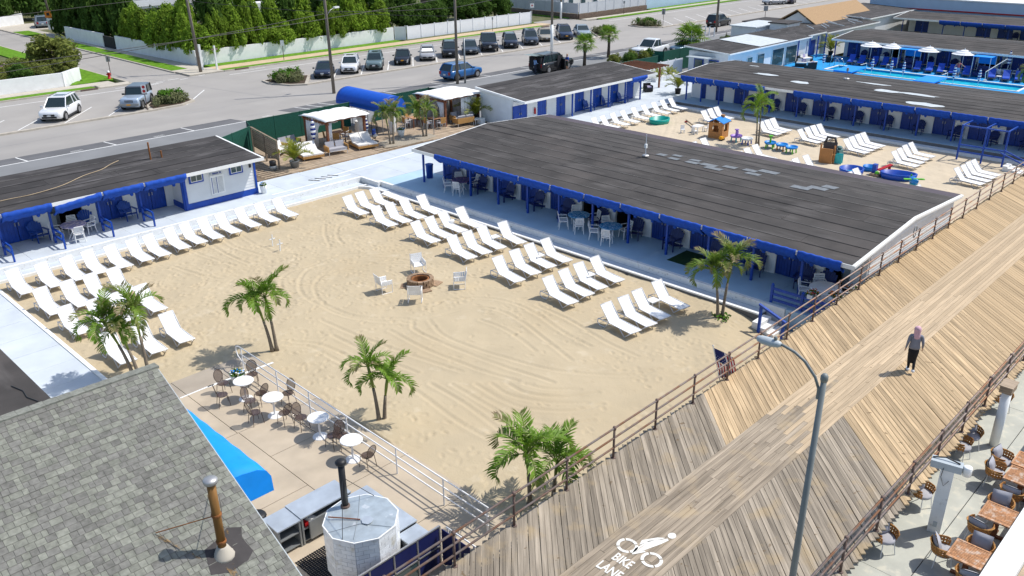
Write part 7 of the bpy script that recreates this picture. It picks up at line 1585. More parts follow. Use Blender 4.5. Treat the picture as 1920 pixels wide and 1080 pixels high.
    if shade: MB().hexa([(xb0-.12,-wb_*.86,zb+.12),(xb0-.02,-wb_*.86,zb+.12),(xb0-.02,wb_*.86,zb+.12),(xb0-.12,wb_*.86,zb+.12),(xr0,-wr*.86,zr-.08),(xr0+.06,-wr*.86,zr-.08),(xr0+.06,wr*.86,zr-.08),(xr0,wr*.86,zr-.08)]).build('sun_shade',MT['toyteal'] if False else MT['sling'],t)
    wr_=.36 if kind!='sedan' else .33
    if kind in('pickup','jeep'): wr_=.40
    for sx in (.60,-.60):
        for s_ in (-1,1):
            w_=MB().tube([(sx*hl*1.02,s_*(hw-.20),wr_),(sx*hl*1.02,s_*(hw+.012),wr_)],wr_,18).build('tyre',MT['tyre'],t); MB().tube([(sx*hl*1.02,s_*(hw-.02),wr_),(sx*hl*1.02,s_*(hw+.022),wr_)],wr_*.66,14).build('rim',MT['rim'],w_)
            MB().tube([(sx*hl*1.02+(wr_+.06)*math.cos(a),s_*(hw-.015),wr_+(wr_+.06)*math.sin(a)) for a in np.linspace(-.15,math.pi+.15,11)],.035 if kind!='jeep' else .07,4).build('wheel_arch',MT['black'] if kind!='sedan' else P,t)
    for s_ in (-1,1):
        if kind in('beetle','jeep'): MB().tube([(hl*.93,s_*hw*.58,nose-.12),(hl*.985,s_*hw*.58,nose-.14)],.11,12).build('headlight',MT['lightlens'],t)
        else: MB().hexa([(hl*.90,s_*hw*.50,nose-.14),(hl*.985,s_*hw*.50,nose-.16),(hl*.93,s_*hw*.84,nose-.12),(hl*.84,s_*hw*.86,nose-.10),(hl*.88,s_*hw*.50,nose+.02),(hl*.965,s_*hw*.50,nose+.0),(hl*.91,s_*hw*.84,nose+.03),(hl*.82,s_*hw*.86,nose+.05)]).build('headlight',MT['lightlens'],t)
        MB().box(-hl-.012,-hl+.12,s_*hw*.70-.13,s_*hw*.70+.13,belt*.62,belt*.90).build('tail_light',MT['redlens'],t)
        MB().ob((xb0-.12,s_*(hw+.09),belt+.05),(.12,.20,.13)).build('mirror',P if kind!='jeep' else MT['black'],t)
        MB().box(hl*.55,-hl*.55,s_*hw*.99-.015,s_*hw*.99+.012,gc+.0,gc+.12).build('sill',MT['black'],t)
    if kind=='beetle': MB().box(hl*.985,hl+.01,-.5,.5,.36,.44).build('lower_grille',MT['black'],t)
    elif kind=='jeep':
        MB().box(hl*.975,hl+.005,-hw*.42,hw*.42,nose-.28,nose-.02).build('grille',P,t)
        for k in range(7): MB().box(hl+.004,hl+.012,-hw*.38+hw*.115*k,-hw*.38+hw*.115*k+hw*.06,nose-.26,nose-.04).build('grille_slot',MT['black'],t)
        MB().box(hl+.0,hl+.22,-hw*.92,hw*.92,.48,.66).build('bumper',MT['grey'],t)
        for s_ in (-1,1): MB().hexa([(hl*.40,s_*hw*.80,.86),(hl*.86,s_*hw*.80,.86),(hl*.86,s_*hw*1.08,.80),(hl*.40,s_*hw*1.08,.80),(hl*.40,s_*hw*.80,.94),(hl*.86,s_*hw*.80,.94),(hl*.86,s_*hw*1.08,.88),(hl*.40,s_*hw*1.08,.88)]).build('wing',MT['grey'],t)
    else:
        MB().box(hl*.985,hl+.015,-hw*.46,hw*.46,nose-.26,nose-.10).build('grille',MT['black'],t); MB().box(hl*.985,hl+.01,-hw*.60,hw*.60,gc+.16,gc+.30).build('lower_grille',MT['black'],t); MB().box(hl+.0,hl+.02,-.08,.08,nose-.20,nose-.13).build('badge',MT['chrome'],t)
    MB().box(hl+.0+(.22 if kind=='jeep' else 0),hl+.03+(.22 if kind=='jeep' else 0),-.16,.16,gc+.30,gc+.42).build('licence_plate',MT[plate],t); MB().box(-hl-.03,-hl-.0,-.16,.16,belt*.55,belt*.68).build('licence_plate',MT[plate],t)
    if kind in('suv','van'):
        for s_ in (-1,1): MB().tube([(rx0-.15,s_*rw*.86,zr+.06),(rx0-.25,s_*rw*.86,zr+.10),(rx1+.2,s_*rw*.86,zr+.10),(rx1+.1,s_*rw*.86,zr+.06)],.016,4).build('roof_rail',MT['black'],t)
    if hatch:
        MB().hexa([(xb1-.25,-wb_*.95,zr-.05),(xr1+.05,-wr,zr-.02),(xr1+.05,wr,zr-.02),(xb1-.25,wb_*.95,zr-.05),(xb1-1.05,-wb_*.95,zr+.10),(xr1+.05,-wr,zr+.05),(xr1+.05,wr,zr+.05),(xb1-1.05,wb_*.95,zr+.10)]).build('raised_tailgate',MT['glass'],t); MB().box(-hl-.02,-hl+.25,-hw*.75,hw*.75,.6,zr-.15).build('open_boot',MT['dark'],t)
    if doorout:
        MB().ob((.10*hl,-hw-.30,.80),(1.0,.06,1.1),(0,0,R(62))).build('open_door',P,t); MB().box(-.1*hl,.2*hl,-hw-.006,-hw+.02,.4,zr-.2).build('open_cabin',MT['dark'],t)
    return t
HDG=math.atan2(-5.2,-4.4)
def bay(fx,fy,**k):   # from the middle of the front bumper
    L=k.get('L',4.6); d=L/2; return (fx-math.cos(HDG)*d, fy-math.sin(HDG)*d, ZS), HDG
def park(fx,fy,label,cn,col,**k):
    p,h_=bay(fx,fy,**k); return vehicle(label,p,h_,cn,col,**k)
WHITE=(.78,.79,.80); BLK=(.012,.013,.016); NAVY=(.018,.026,.055); SILV=(.42,.44,.46); 
park(23.0,75.0,'white sport utility car alone in the left parking bays','white',WHITE,L=4.8,W=1.94,H_=1.74)
park(29.45,74.7,'silver blue off road car with round lights beside the planted island','iceblue',(.36,.44,.55),kind='jeep',L=4.3,W=1.75,H_=1.78,plate='plateorange',roofc=((.10,.12,.15),'softtop'))
park(49.5,75.3,'dark blue hatchback parked first beside the island','navy',NAVY,kind='sedan',L=4.3,W=1.78,H_=1.42)
park(52.95,75.5,'white compact sport utility car, second in the parked line','white',WHITE,L=4.4,W=1.85,H_=1.66)
park(56.05,75.3,'grey green sport utility car, third in the parked line','greygreen',(.14,.20,.21),L=4.5,W=1.82,H_=1.68)
park(60.35,75.8,'small rounded black car with orange plate','black',BLK,kind='beetle',L=4.25,W=1.80,H_=1.48,plate='plateorange')
park(64.1,75.9,'silver saloon with a bright sun shade in the windscreen','silver',(.36,.36,.37),kind='sedan',L=4.6,W=1.78,H_=1.46,shade=True)
park(67.3,75.6,'black crossover parked next to the sun shaded saloon','black',BLK,L=4.55,W=1.84,H_=1.66)
park(70.5,75.5,'dark slate saloon behind the wooden pole','slate',(.05,.065,.085),kind='sedan',L=4.7,W=1.82,H_=1.45)
park(73.6,75.4,'big black pickup truck in the parked line','black2',(.016,.02,.032),kind='pickup',L=5.8,W=2.05,H_=1.96,cat='pickup')
park(77.4,75.5,'dark blue small crossover right of the black pickup','darkblue',(.022,.03,.055),L=4.3,W=1.78,H_=1.62)
park(81.1,75.5,'slate blue sport utility car two right of the pickup','slateblue',(.055,.075,.11),L=4.5,W=1.82,H_=1.70)
park(84.7,76.2,'beige saloon left of the white based pole','beige',(.42,.38,.30),kind='sedan',L=4.8,W=1.82,H_=1.46)
park(87.7,75.4,'dark blue sport utility car right of the white based pole','darkblue2',(.03,.045,.09),L=4.6,W=1.85,H_=1.70,plate='plateorange')
park(91.3,75.3,'silver blue saloon at the right end of the parked line','silverblue',(.33,.40,.46),kind='sedan',L=4.7,W=1.82,H_=1.42)
vehicle('bright blue sport utility car driving along the road',(59.5,65.25,ZS),R(2),'royalblue',(.012,.11,.32),L=4.7,W=1.84,H_=1.67,group='cars on the road')
vehicle('long black people carrier with tailgate up beside two people',(69.1,61.5,ZS),R(4),'black',BLK,kind='van',L=5.6,W=2.05,H_=1.92,hatch=True,doorout=True,group='cars on the road')
vehicle('black sport utility car on the road near the lamp pole',(114.4,69.0,ZS),R(2),'black',BLK,L=4.7,W=1.86,H_=1.70,group='cars on the road')
vehicle('white crew cab pickup behind the green fence',(84.2,59.6,ZS),R(184),'white',WHITE,kind='pickup',L=5.8,W=2.02,H_=1.92,group='cars by the club house',cat='pickup')
vehicle('pale blue car half hidden by the pickup and fence',(89.6,58.2,ZS),R(175),'paleblue',(.10,.19,.27),kind='sedan',L=4.6,W=1.8,H_=1.5,group='cars by the club house')
vehicle('silver hatchback at the far right of the street',(148.2,78.3,ZS),R(150),'silver',(.5,.55,.6),kind='sedan',L=4.4,W=1.78,H_=1.5,group='far parked cars')
vehicle('dark purple car at the far right of the street',(152.2,77.4,ZS),R(200),'purple',(.03,.025,.06),L=4.4,W=1.8,H_=1.6,group='far parked cars')
vehicle('blue grey sport utility car in the tree lined driveway',(46.6,145.6,.33),R(75),'bluegrey',(.20,.25,.31),L=4.7,W=1.88,H_=1.72,group='far parked cars')
# ================================================================ WALLS, FENCES, HEDGE TREES
def wallthing(label,segs,h_,m='wall',th=.25,z0=.2,cap=True,cat='wall'):
    t=thing('garden_wall',label,cat,(segs[0][0][0],segs[0][0][1],z0))
    for (a,b,h0,h1) in segs:
        A_=Vector((*a,0)); B=Vector((*b,0)); d_=(B-A_).normalized(); n=Vector((-d_.y,d_.x,0))*th/2
        MB().hexa([tuple(A_-n+Vector((0,0,z0))),tuple(B-n+Vector((0,0,z0))),tuple(B+n+Vector((0,0,z0))),tuple(A_+n+Vector((0,0,z0))),tuple(A_-n+Vector((0,0,z0+h0))),tuple(B-n+Vector((0,0,z0+h1))),tuple(B+n+Vector((0,0,z0+h1))),tuple(A_+n+Vector((0,0,z0+h0)))]).build('wall_run',MT[m],t,False,True)
    return t
wallthing('white stucco wall under the hedge along the street',[((45.0,92.65),(72.6,92.75),1.7,1.7)],1.7)
wallthing('white stucco wall along the side street with a dark gate gap',[((44.95,93.0),(44.2,112.5),1.7,1.75),((44.1,116.0),(43.8,128),1.75,1.75)],1.7)
wallthing('low white wall round the flower garden at the left corner',[((-40,90.6),(29.7,90.6),1.45,1.45),((29.75,90.6),(32.45,93.6),1.45,1.35)],1.45)
wallthing('stepped white wall behind the left flower garden',[((14,112),(26.5,103),1.3,1.3),((26.6,102.9),(31.8,98.5),1.1,1.0)],1.2)
wallthing('white wall with gate pier at the far left driveway',[((10,152),(38,149),1.6,1.6),((38.9,149),(46,152),1.3,1.7)],1.6)
MB().box(38.05,38.9,148.6,149.4,.2,2.3).build('gate_pier',MT['wall'],COL.objects['garden_wall.004'],False,True)
def vfence(label,a,b,h_,m,post=2.4,z0=.2,base=None):
    t=thing('vinyl_fence',label,'fence',(a[0],a[1],z0)); A_=Vector((*a,0)); B=Vector((*b,0)); n=max(1,round((B-A_).length/post)); dd=(B-A_)/n; an=math.atan2(dd.y,dd.x)
    if base: c=(A_+B)/2; MB().ob((c.x,c.y,z0+base/2),((B-A_).length+.3,.35,base),(0,0,an)).build('block_base',MT['brick'],t,False,True)
    zb=z0+(base or 0)
    for i in range(n):
        c=A_+dd*(i+.5); MB().ob((c.x,c.y,zb+h_/2),(dd.length-.12,.05,h_-.12),(0,0,an)).ob((c.x,c.y,zb+h_-.05),(dd.length-.12,.07,.10),(0,0,an)).build('panel',MT[m],t,False,True)
    for i in range(n+1): c=A_+dd*i; MB().ob((c.x,c.y,zb+h_/2+.03),(.13,.13,h_+.06),(0,0,an)).ob((c.x,c.y,zb+h_+.08),(.16,.16,.05),(0,0,an)).build('post',MT[m],t,False,True)
    return t
vfence('white panel fence with posts along the pavement',(74.2,91.75),(98.2,91.7),1.75,'vinyl')
vfence('short return of the white panel fence at the hedge',(72.9,92.75),(74.0,91.9),1.75,'vinyl',1.2)
vfence('grey panel fence on a brown block base along the second side street',(107.6,90.4),(109.0,130),1.6,'vinylgrey',2.4,.2,.75)
vfence('grey panel fence on a brown block base facing the street',(107.8,90.2),(126.0,90.6),1.6,'vinylgrey',2.4,.2,.75)
wallthing('pale wall on a grass bank right of the grey fence',[((126.3,91.0),(160,91.0),2.0,2.0)],2.0,'skyblue')
MB().box(44.0,44.25,112.6,115.9,.2,1.7).build('dark_gate',MT['dark']); tag(COL.objects['dark_gate'],'dark gate in the white side street wall','gate')
# foliage
for q in ('leaf','leafd','leafy','leafgrey','leafbright'):
    t_=MT[q].node_tree; N_=t_.nodes; b_=N_['Principled BSDF']; src_=b_.inputs['Base Color'].links[0].from_socket; tl_=N_.new('ShaderNodeBsdfTranslucent'); ms_=N_.new('ShaderNodeMixShader'); ms_.inputs[0].default_value=.4; t_.links.new(src_,tl_.inputs[0]); t_.links.new(b_.outputs[0],ms_.inputs[1]); t_.links.new(tl_.outputs[0],ms_.inputs[2]); t_.links.new(ms_.outputs[0],N_['Material Output'].inputs['Surface'])
def leafcloud(n,shape,seed,size,clumps,up=.0,spread=1.0):
    g=np.random.default_rng(seed); C=[]
    for _ in range(clumps): C.append(shape(g))
    C=np.array(C); idx=g.integers(0,clumps,n); c=C[idx]; r=c[:,3:4]
    d=g.normal(size=(n,3)); d/=np.linalg.norm(d,axis=1)[:,None]; d[:,2]=d[:,2]*(1-.35*up)+up*.35
    P=c[:,:3]+d*r*(g.uniform(.55,1.05,(n,1)))*np.array([spread,spread,1+up*1.2]); 
    nrm=d+g.normal(size=(n,3))*.45; nrm/=np.linalg.norm(nrm,axis=1)[:,None]
    a=np.cross(nrm,g.normal(size=(n,3))); a[:,2]+=up*1.6*np.abs(g.normal(size=n)); a-=nrm*np.sum(a*nrm,1)[:,None]*.7; a/=np.linalg.norm(a,axis=1)[:,None]; b=np.cross(nrm,a); s_=g.uniform(.6,1.3,(n,1))*size
    V=np.stack([P-a*s_-b*s_*.42,P+a*s_*.2-b*s_*.5,P+a*s_*1.25,P+a*s_*.2+b*s_*.5],1).reshape(-1,3)
    F=np.arange(4*n).reshape(n,4); return V,F
def cloudmesh(name,VF,m):
    me=bpy.data.meshes.new(name); V,F=VF; me.vertices.add(len(V)); me.vertices.foreach_set('co',V.astype(np.float32).ravel()); me.loops.add(F.size); me.loops.foreach_set('vertex_index',F.astype(np.int32).ravel()); me.polygons.add(len(F)); me.polygons.foreach_set('loop_start',np.arange(0,F.size,4,dtype=np.int32)); me.update(calc_edges=True); me.materials.append(MT[m]); return me
def shp_juniper(g):   # upright, pointed sprays
    z=g.uniform(.08,1.0); a=g.uniform(0,2*math.pi); rr_=(1-z)**.7*.95+.10; q=g.uniform(.55,1.0); return (rr_*q*math.cos(a)*1.0,rr_*q*math.sin(a),z*2.0,.20+.10*g.random())
def shp_pine(g):
    z=g.uniform(.25,1.0); a=g.uniform(0,2*math.pi); rr_=(1.15-z)*1.1; q=g.uniform(.2,1.0); return (rr_*q*math.cos(a),rr_*q*math.sin(a),z*2.0,.26)
def shp_round(g):
    d=g.normal(size=3); d/=np.linalg.norm(d); q=g.uniform(.45,.85); return (d[0]*q,d[1]*q,1.0+d[2]*q*.95,.30)
CR={}
for k in range(4):
    CR['jun',k]=cloudmesh('crown',leafcloud(4200,shp_juniper,100+k,.10,64,.9),'leaf'); CR['jund',k]=cloudmesh('crown',leafcloud(3600,shp_juniper,130+k,.10,80,.8),'leafd')
    CR['pine',k]=cloudmesh('crown',leafcloud(4200,shp_pine,160+k,.10,55,.2,1.3),'leafd' if k<2 else 'leaf')
    CR['roundb',k]=cloudmesh('crown',leafcloud(4200,shp_round,220+k,.10,40,.5),'leaf'); CR['round',k]=cloudmesh('crown',leafcloud(4200,shp_round,190+k,.085,46,.1),'leafy' if k<2 else 'leafd')
TK=MB().tube([(0,0,-.1),(.02,.01,.8),(0,.03,1.6)],[.08,.06,.02],7)
for a in range(5): TK.tube([(0,0,.4+.2*a),(.35*math.cos(a*2.4),.35*math.sin(a*2.4),.75+.22*a)],[.03,.01],5)
TKM=TK.mesh('trunk',MT['bark'],True)
def tree(label,loc,kind,var_,rx,rz_,group,name='conifer'):
    t=thing(name,label,'tree',loc,random.uniform(0,6.28),group); link('crown',CR[kind,var_],t,(0,0,0),(0,0,0),(rx,rx,rz_)); link('trunk',TKM,t,(0,0,0),(0,0,0),(rx,rx,rz_)); return t
rt=random.Random(12); 
HG='conifers of the hedge behind the white wall'
k=0
for x in np.arange(46.6,72.5,1.75):
    tree('bright upright conifer, %s from the left overhanging the street wall'%ORD[k%18],(x+rt.uniform(-.3,.3),93.3+rt.uniform(-.2,.4),1.30),('jun','roundb','jun','pine')[k%4],(2+k%2) if k%4==3 else k%4,1.35+rt.uniform(-.25,.4),1.6+rt.uniform(-.55,.9),HG); k+=1
k=0
for x in np.arange(47.2,75,2.6):
    tree('tall darker conifer, %s from the left in the second hedge line'%ORD[k%18],(x+rt.uniform(-.6,.6),97.2+rt.uniform(-.8,.9),.2),('jun','jund')[k%2] if x<58 else ('jund','jun')[k%3==0],k%4,1.9+rt.uniform(-.2,.4),(2.2 if 51<x<57.5 else 2.8)+rt.uniform(-.4,.6),HG); k+=1
k=0
for y in np.arange(94.5,112,2.1):
    tree('bright upright conifer, %s from the corner along the side street wall'%ORD[k%18],(45.55+rt.uniform(-.2,.3),y,1.25),'jun',k%4,1.4+rt.uniform(-.1,.3),1.6+rt.uniform(-.3,.4),HG); k+=1
k=0
for y in np.arange(116,136,3.4):
    tree('dark conifer, %s beyond the gate along the side street wall'%ORD[k%18],(46.6+rt.uniform(-.4,.6),y,.2),'jund',k%4,2.2+rt.uniform(-.2,.4),3.0+rt.uniform(-.3,.8),HG); k+=1
k=0; kn=kf=-1
for (x,y,kd,rx,rz_) in sorted([(52,101,'pine',2.3,3.2),(57,103,'pine',2.6,3.6),(63.5,102,'pine',2.4,3.5),(68,101,'jund',2.4,3.6),(72,103,'jund',2.4,3.9),(76.5,100,'pine',2.4,3.4),(60.5,98.6,'pine',2.2,3.2),(50.5,108,'jun',2.2,1.9),(49.5,113,'jund',2.2,1.9),(54,118,'jun',2.4,1.9),(66,128,'jund',3.2,4.3),(74,126,'jund',3.2,4.3),(83,124,'jund',3.4,4.2),(92,122,'jund',3.2,4.2),(48.6,128,'jund',2.4,3.4),(52,132,'jund',3.2,4.4),(30,150,'jund',3.2,4.2),(23,148,'jund',3.4,4.4),(14,152,'jund',3.6,4.6),(36,156,'jund',3.4,4.6),(42,160,'jund',3.6,4.8),(50,158,'jund',3.4,4.6),(58,150,'jund',3.6,4.6),(70,150,'jund',4,5),(84,150,'jund',4,5),(98,145,'jund',4,5),(46,164,'jund',3.4,4.2),(52,168,'jund',3.6,4.4),(40.5,155,'jund',2.6,3.2),(44,156.5,'jund',2.6,3.4)],key=lambda q:-math.atan2(q[1],q[0])):
    if y<110: kn+=1
    else: kf+=1
    tree('dark evergreen, %s from the left among those %s'%(ORD[(kn if y<110 else kf)],'just behind the hedge' if y<110 else 'deep in the wood far behind the hedge'),(x,y,.2),kd,k%4,rx,rz_,'evergreens behind the hedge'); k+=1
# clipped tree clumps over the vinyl fence
k=0
for (x,y,rx,rz_) in [(76.5,95.2,1.9,1.75),(79.5,95.4,2.0,1.9),(82.6,95.6,2.0,1.9),(88.2,95.6,2.1,2.0),(91.4,95.8,2.2,2.0),(94.8,96.0,2.2,2.1),(97.6,97.2,1.8,1.9),(85.6,98.5,1.7,1.7),(80.5,101,2.6,2.5),(90.0,102,2.8,2.6),(96.5,104,2.6,2.6)]:
    tree('dense clipped evergreen, %s from the left over the white panel fence'%ORD[k],(x,y,.9),'round',2+k%2,rx,rz_,'clipped evergreens behind the panel fence','clipped_evergreen'); k+=1
tree('big olive green shrub on the side street corner',(31.6,97.6,.3),'round',0,2.7,2.2,'corner shrubs','olive_shrub'); tree('bright green shrub at the foot of the olive one',(31.4,94.2,.6),'round',1,1.2,1.0,'corner shrubs','olive_shrub')
k=0
for (x,y,rx) in [(14.5,92.6,1.5),(17.2,92.4,1.4),(19.6,92.8,1.5),(22,92.4,1.4),(24.2,92.8,1.5),(26.6,92.4,1.4),(28.8,93.2,1.3),(20.5,95.4,1.4),(23.6,96.0,1.4),(26.4,95.6,1.5),(22.0,99.2,1.3),(25.0,99.6,1.3),(28.4,97.0,1.4),(18.4,96.6,1.4)]:
    s_=tree('leafy garden bush, %s in the walled corner garden'%ORD[k],(x,y,.5),'round',(1,0,2)[k%3],rx,.8*rx,'bushes in the corner garden','garden_bush'); k+=1
fl_=MB(); 
for _ in range(260): fl_.lathe([(0,0),(.07,.04),(0,.09)],5,(rt.uniform(17,26),rt.uniform(93.5,100),rt.uniform(1.7,2.7)))
MT['pinkfl']=mat('pink_flowers',(.55,.32,.45),.8,.3,2); fo=fl_.build('garden_flowers',MT['pinkfl']); tag(fo,'pale pink and white flowers among the corner garden bushes','flowers',kind='stuff')
for (c,inn),l,m in zip(ISL,('by the off road car','left of the dark blue hatchback','at the right end of the parked line','in the right hand crossing'),(0,1,0,1)):
    t=thing('island_shrubs','low grey green shrubs on the kerbed island '+l,'shrubs',(c.x,c.y,.36),group='island plantings'); g=np.random.default_rng(int(c.x)); xs=[p[0] for p in inn]; ys=[p[1] for p in inn]
    def shp_i(gg):
        while True:
            w_=gg.dirichlet(np.ones(len(inn))*.7); px=sum(a*b for a,b in zip(w_,xs)); py=sum(a*b for a,b in zip(w_,ys)); return ((px-c.x)*1.0,(py-c.y)*1.0,.15+.2*gg.random(),.42)
    link('foliage',cloudmesh('foliage',leafcloud(4600,shp_i,int(c.x),.11,60,.3),'leafgrey'),t)
    def shp_j(gg): return (gg.normal()*.7,gg.normal()*.6,.45+.25*gg.random(),.34)
    link('bright_foliage',cloudmesh('bright_foliage',leafcloud(900,shp_j,int(c.x)+3,.13,12,.3),'leafbright'),t)
t=thing('roadside_bushes','row of brown green bushes behind the street side cabanas','shrubs',(76,58.2,.2)); 
for i in range(7):
    link('bush',CR['round',i%4],t,(-.6+1.05*i,.6*math.sin(i*2),-.3),(0,0,i),(.75,.75,.8))
t=thing('clipped_hedge','round clipped green hedge beside the club house','hedge',(97.5,57.5,.2)); link('foliage',CR['round',3],t,(0,0,-.4),(0,0,0),(1.6,1.2,.85)); link('trunk',TKM,t)
# houses behind
hw_=thing('modern_house','white modern house with glass doors and balcony behind the hedge','house',(62,140,.2)); MB().box(54,72,134,146,.2,5.2).build('wall',MT['white'],hw_,False,True); MB().box(55,71.6,132.4,134,3.0,3.3).build('balcony',MT['white'],hw_,False,True); MB().box(55,71.6,132.3,132.42,3.3,4.2).build('balustrade',MT['vinyl'],hw_,False,True)
for x in (55.2,58.4,61.4,64.4,67.4): wn=MB().box(x,x+2.4,133.86,133.99,.6,2.9).build('window',MT['white'],hw_,False,True); MB().box(x+.15,x+2.25,133.80,133.87,.75,2.75).build('pane',MT['paneglass'],wn,False,True)
for x in (55,60,65,70): MB().box(x-.25,x+.25,132.5,133.0,.2,3.0).build('pillar',MT['white'],hw_,False,True)
MB().box(53.6,72.4,133.6,146.4,5.21,5.5).build('roof',MT['vinyl'],hw_,False,True)
cv=thing('white_camper','white box trailer seen above the hedge','trailer',(67.5,119,.2),R(-8)); MB().box(-3.2,3.2,-1.3,1.3,.6,3.7).build('body',MT['white'],cv)
for x in (-2.4,-.9): MB().box(x,x+.8,-1.33,-1.30,2.5,3.1).build('window',MT['paneglass'],cv)
for x in (-1.2,1.2): MB().tube([(x,-1.32,.35),(x,-1.1,.35)],.35,12).build('wheel',MT['tyre'],cv)
def house(label,x0,x1,y0,y1,h_,m,rm):
    t=thing('house',label,'house',((x0+x1)/2,(y0+y1)/2,.2)); MB().box(x0,x1,y0,y1,.2,h_).build('wall',MT[m],t,False,True); ym=(y0+y1)/2
    MB().hexa([(x0-.5,y0-.5,h_-.1),(x1+.5,y0-.5,h_-.1),(x1+.5,ym,h_+2.6),(x0-.5,ym,h_+2.6),(x0-.5,y0-.5,h_+.1),(x1+.5,y0-.5,h_+.1),(x1+.5,ym,h_+2.8),(x0-.5,ym,h_+2.8)]).hexa([(x0-.5,ym,h_+2.6),(x1+.5,ym,h_+2.6),(x1+.5,y1+.5,h_-.1),(x0-.5,y1+.5,h_-.1),(x0-.5,ym,h_+2.8),(x1+.5,ym,h_+2.8),(x1+.5,y1+.5,h_+.1),(x0-.5,y1+.5,h_+.1)]).build('roof',MT[rm],t,False,True)
    for k in range(int((x1-x0)/3.2)):
        for z in ((1.2,2.5),(3.9,5.2)):
            if z[1]>h_: continue
            x=x0+1+3.2*k; w_=MB().box(x,x+1.3,y0-.06,y0-.005,z[0],z[1]).build('window',MT['white'],t,False,True); MB().box(x+.1,x+1.2,y0-.09,y0-.061,z[0]+.1,z[1]-.1).build('pane',MT['paneglass'],w_,False,True)
house('dark shingled house with white window above the trees',84,94,128,138,5.8,'brick','roof'); house('cream house behind the grey panel fence',112,124,97,106,5.6,'cushionlight','tanroof'); house('white house behind the pale wall at the right',132,146,98,108,5.6,'white','roof'); house('grey house far behind the left wood',18,30,170,180,5.6,'vinylgrey','roof')
# ================================================================ POLES, WIRES, SIGNS
def pole(label,x,y,h_,lean=(0,0),r=.15,m='polewood',wrap=None,cross=False,arm=None,z0=.2):
    t=thing('utility_pole',label,'pole',(x,y,z0),group='poles along the street'); MB().tube([(0,0,0),(lean[0]*h_,lean[1]*h_,h_)],[r,r*.7],10).build('shaft',MT[m],t,True)
    if wrap: MB().tube([(0,0,0),(lean[0]*wrap,lean[1]*wrap,wrap)],r*1.12,10).build('white_sleeve',MT['white'],t,True)
    if cross: MB().ob((lean[0]*h_*.97,lean[1]*h_*.97,h_-.5),(.12,2.4,.14)).build('cross_arm',MT['polewood'],t); MB().lathe([(.2,0),(.2,.7)],10,(lean[0]*h_+.3,lean[1]*h_,h_-2.2)).build('transformer',MT['grey'],t)
    if arm: MB().tube([(0,0,arm-.6),(.5,.1,arm-.15),(1.0,.2,arm)],.03,6).build('lamp_arm',MT['galv'],t,True); MB().ob((1.25,.25,arm+.02),(.6,.22,.14),(0,0,.2)).build('lamp_head',MT['whitemetal'],t)
    return t
pole('leaning wooden utility pole at the side street corner',43.0,88.4,11.5,(-.035,.02),.17,cross=True)
pole('tall grey pole beside the blue canopy with small lamp arms',45.95,68.2,13.0,(-.012,.0),.16,'polewood',arm=7.6)
pole('wooden pole in front of the blue car',57.0,63.1,12.5,(0,.0),.15); 
pp=pole('shorter grey steel pole right of the wooden one',57.75,62.8,4.3,(0,0),.10,'grey'); 
pole('wooden pole with white painted base beyond the people carrier',78.1,69.5,12.0,(0,0),.16,wrap=3.3)
pole('wooden pole beside the black car on the road',107.9,65.4,12,(.01,0),.17); pole('wooden pole with orange sign far up the side street',45.7,138.3,11,(-.06,.0),.17); pole('wooden pole at the far right of the street',155.5,82.8,11,(0,0),.17)
pole('wooden pole behind the grey panel fence corner',105.7,92.2,10,(0,0),.15,wrap=2.6)
wt=[((43-.4,88.6,11.3),(-60,88,10.6)),((43-.4,88.6,10.2),(-60,88,9.4)),((42.6,88.6,8.2),(-60,90,7.6)),((43-.4,88.6,11.3),(45.5,138.3,10.8)),((42.6,88.6,10.2),(45.8,68.2,8.5)),((45.8,68.2,9.3),(57,63.1,9.2)),((45.8,68.2,7.6),(57,63.1,7.4)),((45.8,68.2,7.4),(-30,66,5.0)),((57,63.1,9.2),(78.1,69.5,10)),((57,63.1,7.4),(78.1,69.5,8.4)),((57,63.1,8.4),(-20,62,7.2)),((78.1,69.5,10),(107.9,65.4,10.5)),((42.7,88.6,8.6),(78.1,69.5,9.2)),((42.7,88.6,7.6),(57,63.1,6.6))]
WL=['overhead wire running left from the top of the corner pole','overhead wire running left below the corner pole top','lowest overhead wire running left from the corner pole','overhead wire from the corner pole up the side street','overhead wire across the road from corner pole to the lamp arm pole','upper overhead wire between the lamp arm pole and the wooden pole','lower overhead wire between the lamp arm pole and the wooden pole','overhead wire running left over the road from the lamp arm pole','upper overhead wire from the wooden pole to the white based pole','lower overhead wire from the wooden pole to the white based pole','overhead wire running left over the club apron from the wooden pole','overhead wire from the white based pole to the far right pole','overhead wire slanting from the corner pole to the white based pole','overhead wire slanting from the corner pole to the wooden pole']
for i,(a,b) in enumerate(wt):
    n=14; A_=Vector(a); B=Vector(b); sag=(B-A_).length*.012; P=[A_.lerp(B,k/n)-Vector((0,0,sag*4*(k/n)*(1-k/n))) for k in range(n+1)]
    tag(MB().tube(P,.022,4).build('overhead_wire',MT['wire']),WL[i],'wire','overhead wires')
def sign(label,x,y,h_,face=(.45,.6),m='white',rz=HDG,z0=.2,m2=None,dark=True):
    t=thing('street_sign',label,'sign',(x,y,z0),rz,'street signs'); MB().box(-.03,.03,-.03,.03,0,h_).build('post',MT['rustpost' if dark else 'galv'],t); MB().box(.032,.045,-face[0]/2,face[0]/2,h_-face[1],h_).build('plate',MT[m],t)
    if m2: MB().lathe([(.12,0),(.12,.004)],14).build('symbol',MT[m2],t); o=COL.objects[-1]
    return t
def sign_disc(t,h_,m): o=MB().tube([(.046,0,h_),(.05,0,h_)],.13,14).build('symbol',MT[m],t)
s1=sign('small red and white parking sign beside the off road car',30.45,73.55,2.15,(.42,.75),z0=.33); sign_disc(s1,1.95,'red'); sign_disc(s1,1.6,'red')
